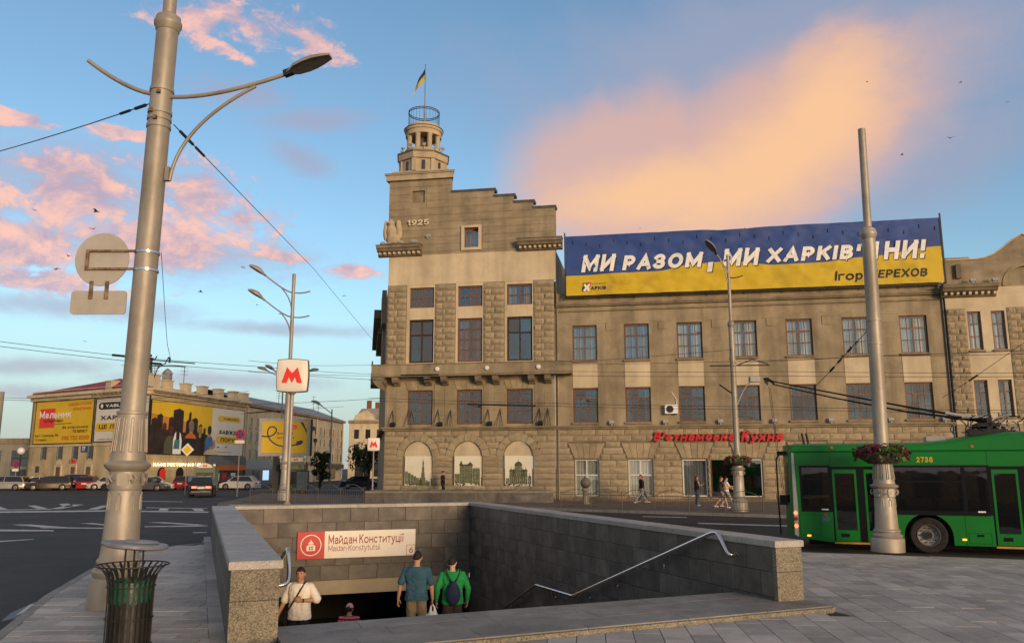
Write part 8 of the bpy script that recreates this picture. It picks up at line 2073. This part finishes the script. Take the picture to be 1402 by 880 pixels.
# 2: man in blue T-shirt going down
p, e_ = on_stairs(570, 15.6); h2 = 1.79; p.z = head_fit(570, 754, 15.6)-h2+.03
t2, T2, _ = person('man in slate blue t-shirt and khaki trousers going down the stairs seen from behind', p, PI-.10, h2, .0095, 'tee_blue', 'khaki', 'skin2',
   arms=(((-.275,.05,1.17), (-.285,-.03,.91), (-.02,-.05,-1), (1,.1,0), .7), ((.285,.03,1.17), (.335,-.02,.90), (.12,-.05,-1), (-1,.1,0), .45)),
   legs=(((-.10,-.08,.52), (-.11,.0,.10)), ((.10,-.03,.48), (.11,.08,.06))), tilt=.42, wide=1.14, loose=1.1, hem=.46, faces=False)
hp = T2((-.285,-.05,.80)); 
plb = thing('plastic_bag', 'white plastic carrier bag held by the man in the blue t-shirt', 'bag', tuple(t2.matrix_basis @ Vector(hp))); plb.location = Matrix.Translation(p) @ Matrix.Rotation(PI-.10, 4, 'Z') @ Vector(hp)
b = MB(); 
def crump(q): return q*(1+.16*mnoise.noise(q*2.7+Vector((1,2,3)))+.07*mnoise.noise(q*6))
b.ball((0,0,-.30), .125, .085, .20, 22, 18, 0, None, crump); b.tube([(-.04,0,-.14),(-.03,0,-.03),(0,0,.02),(.03,0,-.03),(.05,0,-.14)], [.035,.018,.015,.018,.035], 8)
b.tube([(.05,0,-.17),(.13,.0,-.20),(.15,0,-.26)], [.03,.03,.012], 8); b.tube([(-.05,0,-.17),(-.11,.0,-.17),(-.14,0,-.22)], [.03,.025,.01], 8); b.build('bag', M['bagwhite'], plb, 70)
# 3: man in green hoodie
p, e_ = on_stairs(619, 15.9); h3 = 1.74; p.z = head_fit(613, 761, 15.9)-h3+.02
t3, T3, _ = person('man in green hooded sweatshirt with a navy backpack going down beside the blue t-shirt', p, PI+.18, h3, .0095, 'hood_green', 'brown_cloth', 'skin',
   arms=(((-.285,.06,1.17), (-.285,-.05,.93), (-.05,-.2,-1), (1,0,0), .6), ((.29,.05,1.17), (.295,-.05,.93), (.05,-.2,-1), (-1,0,0), .6)),
   legs=(((-.10,-.06,.51), (-.11,.02,.10)), ((.10,-.03,.48), (.11,.06,.06))), tilt=.40, yaw=-.2, roll=.16, sleeve='long', wide=1.08, loose=1.7, hem=.42, faces=False, hair_m='hair', hair_trim=.1)
b = MB(); 
for i in range(9): a = -PI*.08+PI*1.16*i/8; b.ball(tuple(T3((.115*math.cos(a), .045+.075*math.sin(a), 1.455-.035*math.sin(a)))), .050, .046, .052, 10, 8)
b.ball(tuple(T3((0,.135,1.375))), .12, .045, .10, 14, 10); remesh(b, 'hood', M['hood_green'], t3, .011, 5)
b = MB(); b.ball(tuple(T3((0,.20,1.10))), .135, .075, .215, 18, 14, 0, None, lambda q: Vector((q.x*(1-.30*max(0, q.z)), q.y, q.z))); b.build('backpack', M['navybag'], t3, 60)
for s_ in (-1, 1): band(t3, 'backpack_strap', [T3(q) for q in ((s_*.03,.215,1.30),(s_*.10,.165,1.42),(s_*.125,.07,1.505),(s_*.135,-.06,1.47),(s_*.15,-.12,1.30))], .016, 'dark_cloth')
# 4: person in striped T-shirt and pink cap, further down
p, e_ = on_stairs(479, 18.2); h4 = 1.62; p.z = head_fit(479, 824, 18.2)-h4+.0
person('person in pink cap and pink striped t-shirt far down the stairs', p, PI, h4, .011, 'pink', 'dark_cloth', 'skin2', tilt=.1, wide=1.08, stripes='maroon', cap='pinkcap', faces=False, loose=1.3)
# sleeve of a fifth person half hidden behind the left pillar
p, e_ = on_stairs(383, 15.6); p.z = head_fit(380, 785, 15.6)-1.72; p.x -= .34; p.y -= .12
person('person in a pale top mostly hidden behind the left stairway pillar', p, -.3, 1.70, .013, 'tee_white', 'dark_cloth', 'skin', hands=True)
# pavement people
b = MB(); q0 = floc(-12.9, -1.1); 
pl = MB(); pl.prism([(v.x, v.y) for v in (floc(-13.2,-1.6), floc(-1.3,-1.6), floc(-1.3,-.12), floc(-13.2,-.12))], .10, .34, 'z'); struct(pl.build('step_platform', M['granite']))
q = at(606, 655, 56.4); far_kw = dict(vox=.016, faces=False)
person('person all in black walking past the arches at the foot of the tower', (q.x, q.y, .34), PI/2-.3, 1.80, .014, 'dark_cloth', 'dark_cloth', 'skin', sleeve='long', arms=(((-.24,-.05,1.16),(-.22,-.24,1.02),(0,-1,-.3),(1,0,0),.6),((.24,.06,1.14),(.25,.06,.9),(0,0,-1),(-1,0,0),.5)), legs=(((-.10,-.14,.52),(-.10,-.14,.10)),((.10,.03,.48),(.10,.20,.12))), cap='dark_cloth', shoes='black')
wl = (((-.10,-.20,.52),(-.10,-.34,.10)), ((.10,.02,.50),(.10,.30,.14)))
person('person in black top and pale grey trousers striding along the pavement', (8.0, 52.0, .15), -PI/2+.1, 1.76, .014, 'dark_cloth', 'greypale', 'skin', legs=wl, sleeve='long', lean=(0,-.05), faces=False)
person('person in dark jacket and blue jeans walking beside the black top', (8.15, 52.7, .15), PI/2, 1.62, .014, 'dark_cloth', 'jeans', 'skin', legs=wl, sleeve='long', faces=False)
person('woman with long auburn hair, dark sleeveless top and wide grey jeans holding a phone', (10.58, 48.2, .15), PI/2*-1+.3+PI, 1.72, .013, 'dark_cloth', 'greyjeans', 'skin', sleeve='none', hair_m='hair_red', hair_len=.42, arms=(((-.20,-.06,1.16),(-.12,-.30,1.22),(0,-.9,.4),(0,0,1),.7),((.22,.03,1.14),(.23,-.02,.88),(0,0,-1),(-1,0,0),.5)), faces=False, wide=.92)
fw = (((-.22,-.14,1.20),(-.18,-.42,1.18),(0,-1,0),(1,0,0),.5),((.22,-.10,1.18),(.20,-.36,1.06),(0,-1,-.1),(-1,0,0),.5))
person('person in brown t-shirt and grey shorts striding right with arms reaching forward', (11.30, 45.6, .15), PI/2, 1.70, .013, 'brown_cloth', 'greyshort', 'skin', shorts=True, legs=wl, arms=fw, lean=(0,-.04), faces=False, hair_m='hair_red', hair_len=.18)
person('person in white top walking behind the brown t-shirt', (11.75, 46.2, .15), PI/2, 1.68, .014, 'tee_white', 'greypale', 'skin', legs=wl, arms=fw, faces=False)
for i, (x, y, lab) in enumerate(((-16.9, 98, 'tiny person in dark clothes by the parked car in the side street'), (-14.6, 99, 'tiny person in dark clothes standing under the street tree'))):
    person(lab, (x, y, .0), i*1.5, 1.74, .03, 'dark_cloth', 'jeans', 'skin', faces=False, hands=False)
